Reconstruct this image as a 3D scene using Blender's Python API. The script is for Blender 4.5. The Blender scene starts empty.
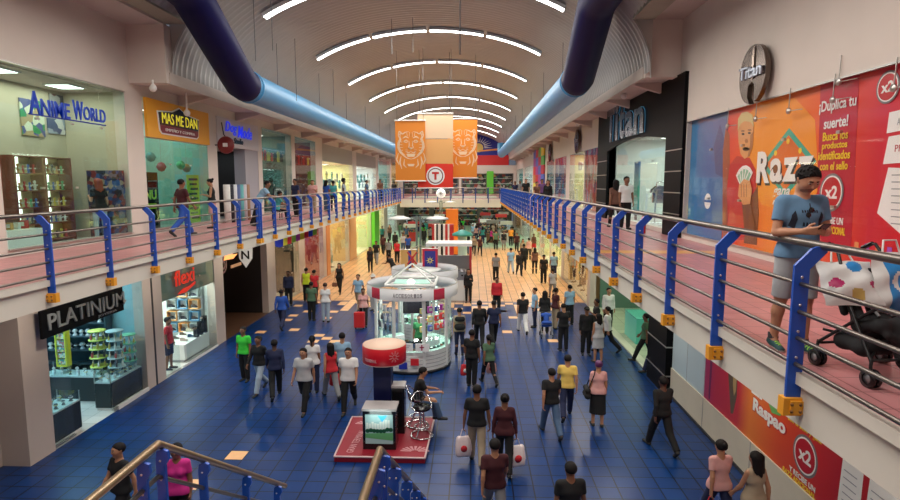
import bpy, bmesh, math, random
import numpy as np
from mathutils import Vector, Matrix
random.seed(7)
C = bpy.context.scene.collection
PI = math.pi
R = math.radians
# ------------------------------------------------------------ camera
F_PX = 570.0
CAMZ = 6.08
PITCH = math.atan(67.5 / F_PX)
YAW = math.atan(22 / F_PX * math.cos(PITCH))
cam_d = bpy.data.cameras.new('camera'); cam = bpy.data.objects.new('camera', cam_d); C.objects.link(cam)
cam_d.sensor_width = 36.0; cam_d.lens = F_PX * 36.0 / 900.0; cam_d.clip_end = 500; cam_d.clip_start = 0.05
cam.location = (0, 0, CAMZ); cam.rotation_euler = (PI/2 - PITCH, 0, YAW)
bpy.context.scene.camera = cam

def ray(u, v):
    x = (u-450)/F_PX; y = (250-v)/F_PX; a = PI/2-PITCH
    Y = y*math.cos(a)+math.sin(a); Z = y*math.sin(a)-math.cos(a)
    return Vector((x*math.cos(YAW)-Y*math.sin(YAW), x*math.sin(YAW)+Y*math.cos(YAW), Z))
def onz(u, v, z):
    r = ray(u, v); t = (z-CAMZ)/r.z; return Vector((r.x*t, r.y*t, z))
def onx(u, v, X):
    r = ray(u, v); t = X/r.x; return Vector((X, r.y*t, CAMZ+r.z*t))
def ony(u, v, Y):
    r = ray(u, v); t = Y/r.y; return Vector((r.x*t, Y, CAMZ+r.z*t))

# ------------------------------------------------------------ materials
MATS = {}
def mat(name, col, rough=0.5, metal=0.0, emit=0.0, ecol=None, noise=0.0, nscale=3.0, spec=0.5, coat=0.0):
    if name in MATS: return MATS[name]
    m = bpy.data.materials.new(name); m.use_nodes = True; nt = m.node_tree
    b = nt.nodes['Principled BSDF']
    c = (*col[:3], 1)
    b.inputs['Base Color'].default_value = c
    b.inputs['Roughness'].default_value = rough
    b.inputs['Metallic'].default_value = metal
    b.inputs['Specular IOR Level'].default_value = spec
    if coat: b.inputs['Coat Weight'].default_value = coat
    if emit > 0:
        b.inputs['Emission Color'].default_value = (*(ecol or col)[:3], 1)
        b.inputs['Emission Strength'].default_value = emit
    if noise > 0:
        tc = nt.nodes.new('ShaderNodeTexCoord'); n = nt.nodes.new('ShaderNodeTexNoise')
        n.inputs['Scale'].default_value = nscale; n.inputs['Detail'].default_value = 4
        mx = nt.nodes.new('ShaderNodeMix'); mx.data_type = 'RGBA'
        mx.inputs[6].default_value = (*[max(0, k*(1-noise)) for k in col[:3]], 1)
        mx.inputs[7].default_value = (*[min(1, k*(1+noise)) for k in col[:3]], 1)
        nt.links.new(tc.outputs['Object'], n.inputs['Vector']); nt.links.new(n.outputs['Fac'], mx.inputs[0])
        nt.links.new(mx.outputs[2], b.inputs['Base Color'])
    MATS[name] = m; return m

def glass_mat(name, tint=(0.85, 0.95, 0.93), refl=1.0):
    if name in MATS: return MATS[name]
    m = bpy.data.materials.new(name); m.use_nodes = True; nt = m.node_tree
    nt.nodes.clear()
    out = nt.nodes.new('ShaderNodeOutputMaterial'); t = nt.nodes.new('ShaderNodeBsdfTransparent')
    g = nt.nodes.new('ShaderNodeBsdfGlossy'); g.inputs['Roughness'].default_value = 0.02
    ge = nt.nodes.new('ShaderNodeNewGeometry'); dt = nt.nodes.new('ShaderNodeVectorMath'); dt.operation = 'DOT_PRODUCT'
    def mth(op, a, b_=None):
        q = nt.nodes.new('ShaderNodeMath'); q.operation = op
        for i, x in enumerate((a, b_)):
            if x is None: continue
            if isinstance(x, (int, float)): q.inputs[i].default_value = x
            else: nt.links.new(x, q.inputs[i])
        return q.outputs[0]
    nt.links.new(ge.outputs['Incoming'], dt.inputs[0]); nt.links.new(ge.outputs['Normal'], dt.inputs[1])
    sch = mth('POWER', mth('SUBTRACT', 1.0, mth('ABSOLUTE', dt.outputs['Value'])), 5.0)
    fac = mth('MULTIPLY', mth('ADD', mth('MULTIPLY', sch, 0.8), 0.04), refl)
    mx = nt.nodes.new('ShaderNodeMixShader'); t.inputs['Color'].default_value = (*tint, 1)
    nt.links.new(fac, mx.inputs[0])
    nt.links.new(t.outputs[0], mx.inputs[1]); nt.links.new(g.outputs[0], mx.inputs[2]); nt.links.new(mx.outputs[0], out.inputs[0])
    MATS[name] = m; return m

def tile_mat(name, cols, size, mortar, rough=0.25, bands=None, msize=0.012, bump=True, off=0.0, sizey=None, spec=0.5):
    """square tiles laid in world X/Y; bands = [(y, softness, colour)] changes tile colour beyond y"""
    if name in MATS: return MATS[name]
    m = bpy.data.materials.new(name); m.use_nodes = True; nt = m.node_tree; L = nt.links.new
    b = nt.nodes['Principled BSDF']
    tc = nt.nodes.new('ShaderNodeTexCoord')
    br = nt.nodes.new('ShaderNodeTexBrick'); br.offset = off; br.squash = 1.0
    br.inputs['Scale'].default_value = 1.0; br.inputs['Mortar Size'].default_value = msize
    br.inputs['Brick Width'].default_value = size; br.inputs['Row Height'].default_value = sizey or size
    br.inputs['Mortar Smooth'].default_value = 0.1
    br.inputs['Color1'].default_value = (1, 1, 1, 1); br.inputs['Color2'].default_value = (0.80, 0.80, 0.80, 1)
    br.inputs['Mortar'].default_value = (0, 0, 0, 1)
    L(tc.outputs['Object'], br.inputs['Vector'])
    n = nt.nodes.new('ShaderNodeTexNoise'); n.inputs['Scale'].default_value = 0.6; n.inputs['Detail'].default_value = 5
    L(tc.outputs['Object'], n.inputs['Vector'])
    base = nt.nodes.new('ShaderNodeMix'); base.data_type = 'RGBA'
    base.inputs[6].default_value = (*cols[0], 1); base.inputs[7].default_value = (*cols[1], 1)
    L(n.outputs['Fac'], base.inputs[0]); cur = base.outputs[2]
    if bands:
        sx = nt.nodes.new('ShaderNodeSeparateXYZ'); L(tc.outputs['Object'], sx.inputs[0])
        for (y0, soft, colr) in bands:
            mr = nt.nodes.new('ShaderNodeMapRange'); mr.inputs[1].default_value = y0-soft/2; mr.inputs[2].default_value = y0+soft/2
            L(sx.outputs['Y'], mr.inputs[0])
            mm = nt.nodes.new('ShaderNodeMix'); mm.data_type = 'RGBA'; mm.inputs[7].default_value = (*colr, 1)
            L(cur, mm.inputs[6]); L(mr.outputs[0], mm.inputs[0]); cur = mm.outputs[2]
    mul = nt.nodes.new('ShaderNodeMix'); mul.data_type = 'RGBA'; mul.blend_type = 'MULTIPLY'; mul.inputs[0].default_value = 1
    L(cur, mul.inputs[6]); L(br.outputs['Color'], mul.inputs[7])
    fin = nt.nodes.new('ShaderNodeMix'); fin.data_type = 'RGBA'; fin.inputs[7].default_value = (*mortar, 1)
    L(mul.outputs[2], fin.inputs[6]); L(br.outputs['Fac'], fin.inputs[0])
    L(fin.outputs[2], b.inputs['Base Color'])
    rr = nt.nodes.new('ShaderNodeMapRange'); rr.inputs[3].default_value = rough; rr.inputs[4].default_value = rough*1.35
    b.inputs['Specular IOR Level'].default_value = spec
    L(n.outputs['Fac'], rr.inputs[0]); L(rr.outputs[0], b.inputs['Roughness'])
    if bump:
        bp = nt.nodes.new('ShaderNodeBump'); bp.inputs['Strength'].default_value = 0.25; bp.inputs['Distance'].default_value = 0.01; bp.invert = True
        L(br.outputs['Fac'], bp.inputs['Height']); L(bp.outputs[0], b.inputs['Normal'])
    MATS[name] = m; return m

def patch_mat(name, cols, scale=4.0, rough=0.4, emit=0.0, stretch=(1, 1, 1)):
    """printed abstract patchwork: voronoi cells through a colour ramp"""
    if name in MATS: return MATS[name]
    m = bpy.data.materials.new(name); m.use_nodes = True; nt = m.node_tree; L = nt.links.new
    b = nt.nodes['Principled BSDF']; b.inputs['Roughness'].default_value = rough
    tc = nt.nodes.new('ShaderNodeTexCoord'); mp = nt.nodes.new('ShaderNodeMapping'); mp.inputs['Scale'].default_value = stretch
    v = nt.nodes.new('ShaderNodeTexVoronoi'); v.inputs['Scale'].default_value = scale
    sp = nt.nodes.new('ShaderNodeSeparateColor')
    cr = nt.nodes.new('ShaderNodeValToRGB'); cr.color_ramp.interpolation = 'CONSTANT'
    el = cr.color_ramp.elements
    while len(el) < len(cols): el.new(0.5)
    for i, c in enumerate(cols): el[i].position = i/len(cols); el[i].color = (*c, 1)
    L(tc.outputs['Object'], mp.inputs[0]); L(mp.outputs[0], v.inputs['Vector']); L(v.outputs['Color'], sp.inputs[0])
    L(sp.outputs[0], cr.inputs[0]); L(cr.outputs[0], b.inputs['Base Color'])
    if emit:
        L(cr.outputs[0], b.inputs['Emission Color']); b.inputs['Emission Strength'].default_value = emit
    MATS[name] = m; return m

def grad_mat(name, axis, a, b_, stops, rough=0.35, emit=0.0):
    """a print whose ink changes colour along one axis"""
    if name in MATS: return MATS[name]
    m = bpy.data.materials.new(name); m.use_nodes = True; nt = m.node_tree; L = nt.links.new
    b = nt.nodes['Principled BSDF']; b.inputs['Roughness'].default_value = rough
    tc = nt.nodes.new('ShaderNodeTexCoord'); sx = nt.nodes.new('ShaderNodeSeparateXYZ'); L(tc.outputs['Object'], sx.inputs[0])
    mr = nt.nodes.new('ShaderNodeMapRange'); mr.inputs[1].default_value = a; mr.inputs[2].default_value = b_
    L(sx.outputs[axis], mr.inputs[0]); cr = nt.nodes.new('ShaderNodeValToRGB'); el = cr.color_ramp.elements
    while len(el) < len(stops): el.new(0.5)
    for i, (p, c) in enumerate(stops): el[i].position = p; el[i].color = (*c, 1)
    L(mr.outputs[0], cr.inputs[0]); L(cr.outputs[0], b.inputs['Base Color'])
    if emit:
        L(cr.outputs[0], b.inputs['Emission Color']); b.inputs['Emission Strength'].default_value = emit
    MATS[name] = m; return m

M_ = mat
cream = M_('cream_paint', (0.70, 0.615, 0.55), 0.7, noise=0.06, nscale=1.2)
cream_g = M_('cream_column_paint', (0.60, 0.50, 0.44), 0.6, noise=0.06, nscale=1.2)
fascia_m = M_('slab_fascia_paint', (0.70, 0.66, 0.58), 0.6, noise=0.05)
dark_m = M_('dark_paint', (0.02, 0.02, 0.025), 0.35)
black_g = M_('black_gloss', (0.008, 0.008, 0.01), 0.15)
matte_black = M_('matte_black', (0.004, 0.004, 0.005), 0.5, spec=0.1)
white_m = M_('white_laminate', (0.8, 0.8, 0.78), 0.35)
grey_m = M_('grey_metal', (0.35, 0.35, 0.37), 0.35, 0.7)
steel = M_('brushed_steel', (0.55, 0.53, 0.50), 0.3, 0.9)
rail_steel = M_('rail_steel', (0.20, 0.17, 0.15), 0.32, 0.85)
chrome = M_('chrome', (0.75, 0.75, 0.77), 0.12, 1.0)
blue_post = M_('blue_enamel', (0.010, 0.085, 0.50), 0.35, noise=0.12, nscale=6)
orange_b = M_('orange_enamel', (0.85, 0.36, 0.02), 0.45)
bolt_m = M_('zinc_bolt', (0.6, 0.6, 0.6), 0.35, 0.8)
lamp_m = M_('lamp_glow', (1, 1, 0.97), 0.4, emit=9.0)
wood_m = M_('red_brown_wood', (0.20, 0.05, 0.025), 0.45, noise=0.25, nscale=5)
clear = glass_mat('clear_glass', (0.93, 0.98, 0.97), 0.9)
teal_glass = glass_mat('green_tinted_glass', (0.62, 0.84, 0.80), 1.2)
pale_glass = glass_mat('pale_glass', (0.82, 0.93, 0.91), 1.0)

# ------------------------------------------------------------ mesh helpers
class MB:
    def __init__(s): s.v = []; s.f = []; s.mi = []; s.sm = []
    def add(s, vs, fs, mi=0, smooth=False):
        o = len(s.v); s.v += [tuple(p) for p in vs]; s.f += [tuple(o+i for i in f) for f in fs]; s.mi += [mi]*len(fs); s.sm += [smooth]*len(fs); return s
    def box(s, c, d, mi=0, rz=0.0, M=None):
        x, y, z = [k/2 for k in d]; vs = [Vector((sx*x, sy*y, sz*z)) for sz in (-1, 1) for sy in (-1, 1) for sx in (-1, 1)]
        if rz: r = Matrix.Rotation(rz, 3, 'Z'); vs = [r @ v for v in vs]
        if M is not None: vs = [M @ v for v in vs]
        vs = [v + Vector(c) for v in vs]
        return s.add(vs, [(0, 2, 3, 1), (4, 5, 7, 6), (0, 1, 5, 4), (2, 6, 7, 3), (0, 4, 6, 2), (1, 3, 7, 5)], mi)
    def bb(s, x0, x1, y0, y1, z0, z1, mi=0):
        return s.box(((x0+x1)/2, (y0+y1)/2, (z0+z1)/2), (abs(x1-x0), abs(y1-y0), abs(z1-z0)), mi)
    def tube(s, pts, r, n=8, mi=0, closed=False, cap=True):
        P = [Vector(p) for p in pts]; N = len(P); rs = r if isinstance(r, (list, tuple)) else [r]*N
        ring = []; up = None
        for i in range(N):
            if closed: t = (P[(i+1) % N]-P[i-1]).normalized()
            else: t = (P[min(i+1, N-1)]-P[max(i-1, 0)]).normalized()
            if up is None: up = Vector((0, 0, 1)) if abs(t.z) < 0.9 else Vector((1, 0, 0))
            a = t.cross(up).normalized(); b = a.cross(t).normalized(); up = b
            ring.append([P[i]+(a*math.cos(2*PI*k/n)+b*math.sin(2*PI*k/n))*rs[i] for k in range(n)])
        vs = [p for rg in ring for p in rg]; fs = []
        for i in range(N if closed else N-1):
            j = (i+1) % N
            for k in range(n): fs.append((i*n+k, i*n+(k+1) % n, j*n+(k+1) % n, j*n+k))
        s.add(vs, fs, mi, True)
        if cap and not closed:
            s.add(ring[0], [tuple(range(n))[::-1]], mi); s.add(ring[-1], [tuple(range(n))], mi)
        return s
    def lathe(s, prof, c=(0, 0, 0), n=24, mi=0, M=None, smooth=True, a0=0.0, a1=2*PI):
        full = abs(a1-a0-2*PI) < 1e-6; m = n if full else n+1
        vs = []
        for (r, z) in prof:
            for k in range(m):
                a = a0+(a1-a0)*k/n; p = Vector((r*math.cos(a), r*math.sin(a), z))
                if M is not None: p = M @ p
                vs.append(p+Vector(c))
        fs = []
        for i in range(len(prof)-1):
            for k in range(n):
                k2 = (k+1) % m
                fs.append((i*m+k, i*m+k2, (i+1)*m+k2, (i+1)*m+k))
        return s.add(vs, fs, mi, smooth)
    def prism(s, pts2, z0, z1, M=None, mi=0):
        n = len(pts2); T = M if M is not None else Matrix.Identity(4)
        area = sum(pts2[i][0]*pts2[(i+1) % n][1]-pts2[(i+1) % n][0]*pts2[i][1] for i in range(n))
        if area < 0: pts2 = pts2[::-1]
        vs = [T @ Vector((x, y, z0)) for x, y in pts2]+[T @ Vector((x, y, z1)) for x, y in pts2]
        fs = [tuple(range(n))[::-1], tuple(range(n, 2*n))]+[(i, (i+1) % n, n+(i+1) % n, n+i) for i in range(n)]
        return s.add(vs, fs, mi)
    def mesh(s, name, mats):
        me = bpy.data.meshes.new(name); me.from_pydata(s.v, [], s.f)
        for m in (mats if isinstance(mats, (list, tuple)) else [mats]): me.materials.append(m)
        me.polygons.foreach_set('material_index', s.mi); me.polygons.foreach_set('use_smooth', s.sm); me.update(); return me

WM = {}
KIDS = {}
def put(name, me, parent=None, world=True):
    o = bpy.data.objects.new(name, me); C.objects.link(o)
    if parent is not None:
        o.parent = parent; KIDS.setdefault(parent.name, []).append(o)
        if world and parent.name in WM: o.matrix_parent_inverse = WM[parent.name].inverted()
    return o
def obj(name, mb, mats, parent=None, world=True):
    o = put(name, mb.mesh(name, mats), parent, world)
    WM[o.name] = Matrix.Identity(4)
    return o
def tag(o, label, cat, group=None):
    o['label'] = label; o['category'] = cat
    if group: o['group'] = group
    return o
def thing(name, label, cat, loc=(0, 0, 0), rotz=0.0, group=None):
    o = bpy.data.objects.new(name, None); C.objects.link(o); o.location = loc; o.rotation_euler = (0, 0, rotz); o.empty_display_size = 0.1
    WM[o.name] = Matrix.Translation(loc) @ Matrix.Rotation(rotz, 4, 'Z')
    return tag(o, label, cat, group)
def struct(name, mb, mats, kind='structure', parent=None):
    o = obj(name, mb, mats, parent)
    if parent is None: o['kind'] = kind
    return o
def dup(root, loc=None, rotz=None, label=None, group=None):
    """copy of a thing with copies of its parts and sub-parts"""
    r = root.copy(); C.objects.link(r)
    if loc is not None: r.location = loc
    if rotz is not None: r.rotation_euler = (0, 0, rotz)
    if label: r['label'] = label
    if group: r['group'] = group
    for ch in kids(root):
        c = ch.copy(); C.objects.link(c); c.parent = r
        for g in kids(ch):
            d = g.copy(); C.objects.link(d); d.parent = c
    return r
def kids(o):
    return KIDS.get(o.name, [])
def frame(loc, facing):
    """local x = reading direction, y = up, z = out of the surface"""
    ax = {'left': ((0, 1, 0), (0, 0, 1), (1, 0, 0)), 'right': ((0, -1, 0), (0, 0, 1), (-1, 0, 0)), 'cam': ((1, 0, 0), (0, 0, 1), (0, -1, 0)), 'floor': ((1, 0, 0), (0, 1, 0), (0, 0, 1))}[facing]
    m = Matrix.Identity(4)
    for i in range(3):
        for j in range(3): m[j][i] = ax[i][j]
    m.translation = Vector(loc); return m
FONT = {}
def text(s, M, w, h, m, parent, name='lettering', depth=0.02, shear=0.0, bold=0.0, label=None, space=1.0):
    cu = bpy.data.curves.new('t', 'FONT'); cu.body = s; cu.size = 1; cu.extrude = 0.5; cu.shear = shear; cu.offset = bold; cu.space_character = space; cu.resolution_u = 3
    o = bpy.data.objects.new('t', cu); C.objects.link(o)
    dg = bpy.context.evaluated_depsgraph_get(); dg.update()
    me = bpy.data.meshes.new_from_object(o.evaluated_get(dg)); bpy.data.objects.remove(o); bpy.data.curves.remove(cu)
    n = len(me.vertices); co = np.empty(n*3); me.vertices.foreach_get('co', co); co = co.reshape(-1, 3)
    lo, hi = co.min(0), co.max(0); co = (co-lo)/np.maximum(hi-lo, 1e-6)*np.array([w, h, depth])
    T = np.array(M); co = co @ T[:3, :3].T+T[:3, 3]; me.vertices.foreach_set('co', co.ravel())
    me.materials.clear(); me.materials.append(m); me.update(); me.name = name
    q = put(name, me, parent)
    if parent is None: q['kind'] = 'structure'
    return q
def disc(cx, cy, r, n=20): return [(cx+r*math.cos(2*PI*k/n), cy+r*math.sin(2*PI*k/n)) for k in range(n)]
def plate(name, pts, M, z0, z1, m, parent): return obj(name, MB().prism(pts, z0, z1, M), m, parent)
def rect(x0, x1, y0, y1): return [(x0, y0), (x1, y0), (x1, y1), (x0, y1)]
def area(loc, sx, sy, power, col=(1, 1, 1), rot=(0, 0, 0), spread=None):
    d = bpy.data.lights.new('area', 'AREA'); d.shape = 'RECTANGLE'; d.size = sx; d.size_y = sy; d.energy = power; d.color = col
    if spread: d.spread = spread
    o = bpy.data.objects.new('lamp_light', d); C.objects.link(o); o.location = loc; o.rotation_euler = rot; return o
# ============================================================ THE SETTING
GW_L, GW_R, UW_L, UW_R = -9.5, 5.76, -9.8, 6.0
ED_L, ED_R = -6.83, 2.74
YF = 80.0
blue_floor = tile_mat('blue_floor_tiles', [(0.0005, 0.020, 0.105), (0.001, 0.046, 0.205)], 0.42, (0.0002, 0.001, 0.008), rough=0.29, spec=0.34, msize=0.014,
    bands=[(28.8, 0.3, (0.75, 0.42, 0.20)), (53, 2.5, (0.42, 0.60, 0.42))])
pink_floor = tile_mat('pink_walkway_tiles', [(0.56, 0.22, 0.23), (0.66, 0.30, 0.30)], 0.33, (0.25, 0.09, 0.09), rough=0.29, msize=0.006)
inlay_m = M_('beige_inlay_tile', (0.85, 0.50, 0.25), 0.3, noise=0.15)
shop_floor = tile_mat('pale_shop_tiles', [(0.62, 0.60, 0.55), (0.72, 0.70, 0.66)], 0.45, (0.35, 0.33, 0.3), rough=0.29, msize=0.008)
vault_m = M_('vault_sheet_metal', (0.46, 0.44, 0.42), 0.42, 0.35, noise=0.07, nscale=0.8)
olive_m = M_('olive_panel', (0.33, 0.31, 0.24), 0.7, noise=0.08)
soffit_m = M_('soffit_paint', (0.56, 0.49, 0.44), 0.75, noise=0.06)
dark_int = M_('dark_interior', (0.03, 0.02, 0.02), 0.6)

# ground floor with inlaid beige tiles
fl = MB().bb(-16, 12, -4, YF+6, -0.2, 0.0)
T = 0.42
def snap(p): return (math.floor(p.x/T)*T, math.floor(p.y/T)*T)
spots = set()
for u, v in [(233, 454), (193, 481), (264, 332), (296, 330), (290, 321), (290, 315), (308, 311), (328, 317), (344, 310), (340, 304), (508, 331), (552, 341), (500, 300),
             (315, 340), (325, 339), (334, 341), (322, 336), (330, 337), (540, 300), (523, 297), (515, 305), (505, 311), (512, 318), (492, 305), (488, 313), (550, 308),
             (352, 301), (318, 303), (300, 306), (280, 303), (497, 322), (268, 300), (565, 303), (520, 311)]:
    spots.add(snap(onz(u, v, 0)))
rr = random.Random(3)
for j in range(6):
    for i in range(-16, 11):
        if rr.random() < 0.30+0.09*j: spots.add((round(i*T, 3), round((62+j)*T, 3)))
for x, y in spots: fl.bb(x+0.012, x+T-0.012, y+0.012, y+T-0.012, -0.01, 0.003, 1)
struct('floor', fl, [blue_floor, inlay_m])

def slab(name, x0, x1, y0, y1, z0, z1, top, side=fascia_m, under=soffit_m):
    b = MB(); b.bb(x0, x1, y0, y1, z0, z1); b.mi = [2, 0, 1, 1, 1, 1]
    return struct(name, b, [top, side, under])
slab('floor_upper_left', -14.5, ED_L, -4, YF+4, 4.06, 4.5, pink_floor)
slab('floor_upper_right', ED_R, 10.5, -4, YF+4, 4.06, 4.5, pink_floor)
slab('floor_bridge', ED_L, ED_R, 54, 57, 3.75, 4.5, pink_floor)
slab('floor_upper_far', ED_L, ED_R, 66, YF+4, 3.9, 4.5, pink_floor)
slab('floor_landing', -4.6, 0.6, -4.0, 4.25, 2.8, 3.0, pink_floor)
# crosswise beige stripe in the walkway
struct('floor_stripe', MB().bb(ED_R+0.12, UW_R-0.3, 12.85, 13.4, 4.5, 4.503), M_('yellow_stripe_tile', (0.80, 0.42, 0.12), 0.3))
# fascia lips under the railing
struct('trim_fascia_left', MB().bb(ED_L-0.02, ED_L+0.05, -4, 54, 4.42, 4.52), fascia_m)
struct('trim_fascia_right', MB().bb(ED_R-0.05, ED_R+0.02, -4, 54, 4.42, 4.52), fascia_m)

# ---- upper walls: lintels, columns and curbs
BAYS_L = [(11.6, 16.05), (16.95, 21.0), (21.85, 26.1), (26.6, 30.9), (31.6, 35.7), (37.4, 46.9), (48.5, 58.4), (60.0, 68.0), (69.5, 77.0)]
BAYS_R = [(3.0, 16.45), (17.9, 25.5), (27.6, 30.9), (31.1, 35.6), (37.0, 41.9), (42.3, 46.4), (47.5, 55.8), (57.5, 66.0), (68, 77)]
def up_wall(name, xa, xb, bays, ztop_near, ztop_far, ysplit, zh):
    b = MB(); b.bb(xa, xb, -4, ysplit, zh, ztop_near); b.bb(xa, xb, ysplit, YF, zh, ztop_far)
    y = -4
    for (y0, y1) in bays+[(YF, YF)]:
        b.bb(xa, xb, y, y0, 4.5, zh); y = y1
        if y1 > y0: b.bb(xa, xb, y0, y1, 4.5, 4.64)
    return struct(name, b, cream)
up_wall('wall_left', -10.1, UW_L, BAYS_L, 10.6, 9.2, 16.4, 8.62)
up_wall('wall_right', UW_R, 6.3, BAYS_R, 10.8, 9.4, 17.2, 7.78)
# soffits, ledges, bulkheads
struct('ceiling_soffit_left', MB().bb(-10.1, -8.7, -4, 16.5, 10.5, 10.62), soffit_m)
struct('ceiling_soffit_right', MB().bb(5.0, 6.3, -4, 17.3, 10.7, 10.82), soffit_m)
struct('wall_bulkhead_left', MB().bb(-9.8, -8.7, 16.35, 16.75, 8.9, 10.52), cream)
struct('wall_bulkhead_right', MB().bb(5.0, 6.0, 17.15, 17.55, 9.1, 10.72), cream)
def ledge(name, xa, xb, xo, y0, y1, z, bys, s):
    b = MB(); b.bb(xa, xb, y0, y1, z, z+0.16); b.bb(xo-0.04, xo+0.04, y0, y1, z-0.06, z+0.26)
    o = struct(name, b, soffit_m)
    for y in bys:
        M = Matrix(((1, 0, 0, 0), (0, 0, 1, y), (0, 1, 0, 0), (0, 0, 0, 1)))
        q = MB().prism([(xa if s > 0 else xb, z), (xo, z), (xo, z-0.06), ((xa if s > 0 else xb), z-0.34)], -0.09, 0.09, M)
        obj('bracket', q, cream_g, o)
    return o
ledge('trim_ledge_left', -9.8, -8.7, -8.7, 16.5, YF, 8.95, [19.2+4.6*i for i in range(13)], 1)
ledge('trim_ledge_right', 5.0, 6.0, 5.0, 17.3, YF, 9.17, [18.6+3.6*i for i in range(17)], -1)

# ---- barrel vault of curved corrugated sheets
VX, VA, VZ, VB = -1.85, 6.85, 9.2, 3.63
def vault_pt(th, y, off=0.0):
    c, s_ = math.cos(th), math.sin(th)
    n = Vector((c/VA, 0, s_/VB)).normalized()
    return Vector((VX+VA*c, y, VZ+VB*s_)) - n*off
def vault(name, y0, y1, t0, t1, m, nth=40, per=0.30, amp=0.033):
    ny = int((y1-y0)/per*4); vs = []; fs = []
    for j in range(ny+1):
        y = y0+(y1-y0)*j/ny; o = amp*math.sin(2*PI*y/per)
        for i in range(nth+1): vs.append(vault_pt(t0+(t1-t0)*i/nth, y, o))
    w = nth+1
    for j in range(ny):
        for i in range(nth): fs.append((j*w+i, j*w+i+1, (j+1)*w+i+1, (j+1)*w+i))
    return struct(name, MB().add(vs, fs, 0, True), m)
vault('ceiling', 16.6, YF+0.5, 0.0, PI, vault_m)
vault('ceiling_near', -4, 16.6, 0.396, PI-0.396, vault_m, 32)
b = MB(); b.bb(-8.72, -8.12, -4, 16.6, 10.56, 10.62); b.bb(4.42, 5.02, -4, 16.6, 10.56, 10.75); struct('ceiling_panel', b, olive_m)
b = MB(); MT = Matrix(((1, 0, 0, 0), (0, 0, -1, 16.72), (0, 1, 0, 0), (0, 0, 0, 1)))
for s_ in (-1, 1):
    cv = [(VX+s_*VA*math.cos(.45*i/8), VZ+VB*math.sin(.45*i/8)) for i in range(9)]
    b.prism([(VX+s_*(VA+.02), 9.0)]+cv+[(VX+s_*(VA+.02), cv[-1][1])], -.06, 0, MT)
struct('wall_tympanum', b, vault_m)
# back of the hall behind the viewer
b = MB(); b.bb(-10.1, 6.3, -4.3, -4.0, 4.5, 13.2); struct('wall_back', b, cream)

# ---- curved strip lights, four to an arch
frame_m = M_('lamp_frame', (0.75, 0.75, 0.72), 0.5)
def strip_light(y, k, lab):
    x0 = -6.95+k*2.53; x1 = x0+2.38
    ta = math.acos((x0-VX)/VA); tb = math.acos((x1-VX)/VA)
    vs = []; fs = []; vf = []; ff = []; n = 8
    for i in range(n+1):
        t = ta+(tb-ta)*i/n
        for yy in (y-0.15, y+0.15): vs.append(vault_pt(t, yy, 0.16))
        for (yy, o) in ((y-0.2, 0.15), (y+0.2, 0.15), (y+0.2, 0.04), (y-0.2, 0.04)): vf.append(vault_pt(t, yy, o))
    for i in range(n):
        fs.append((2*i, 2*i+1, 2*i+3, 2*i+2))
        for q in range(4): ff.append((4*i+q, 4*i+(q+1) % 4, 4*i+4+(q+1) % 4, 4*i+4+q))
    ff += [(0, 1, 2, 3), (4*n+3, 4*n+2, 4*n+1, 4*n)]
    o = obj('strip_light', MB().add(vf, ff), frame_m); tag(o, lab, 'ceiling light', 'curved strip lights of the vault')
    obj('diffuser', MB().add(vs, fs, 0, True), lamp_m, o)
ords = ['nearest', 'second', 'third', 'fourth', 'fifth', 'sixth', 'seventh', 'eighth', 'ninth', 'tenth']
poss = ['left end', 'left of crown', 'right of crown', 'right end']
ORDN = {0: 'nearest arch', 1: 'second arch from the viewer', 2: 'third arch from the viewer', 3: 'fourth arch from the viewer'}
for j, y in enumerate([19.4, 25.9, 32.4, 38.9, 45.4, 51.9, 58.4, 64.9, 71.4]):
    for k in range(4):
        strip_light(y, k, 'white curved strip light at the %s of the %s' % (poss[k], ['nearest fully visible arch', 'second arch', 'third arch', 'fourth arch', 'fifth arch', 'sixth arch', 'seventh arch', 'eighth arch', 'farthest arch'][j]))
for y in (12.9, 6.4):
    for k in range(4):
        strip_light(y, k, 'white curved strip light at the %s of the %s arch overhead' % (poss[k], 'closer' if y > 10 else 'closest'))
for y in (3, 9.5, 16.2, 22.6, 29.1, 35.6, 42.1, 48.6, 56, 64, 72):
    area((VX, y, 12.0), 6.5, 0.6, 430 if y > 12 else 520, (1.0, 0.94, 0.86))

# thin hanger rods with hooks
hang = M_('hanger_wire', (0.08, 0.08, 0.08), 0.5)
for i, (u, v0, v1, X) in enumerate([(254, 17, 60, -6.6), (272, 30, 50, -6.0), (295, 47, 100, -6.9), (333, 75, 105, -6.9), (413, 48, 52, -2.4), (392, 50, 54, -3.2), (460, 50, 55, -0.2)]):
    p = onx(u, v0, X); q = onx(u, v1, X)
    o = obj('hanger_rod', MB().tube([(X, p.y, min(p.z+1.2, vault_pt(math.acos((X-VX)/VA), p.y, .03).z)), (X, p.y, q.z)], 0.012, 5), hang)
    tag(o, 'thin dark hanger rod dropping from the vault, %s' % ['leftmost by the nearest lights', 'second beside the nearest lights', 'over the left duct', 'farther along the left duct', 'right of two left of the crown', 'left of two left of the crown', 'right of the crown'][i], 'hanger rod', 'hanger rods of the vault')

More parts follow.
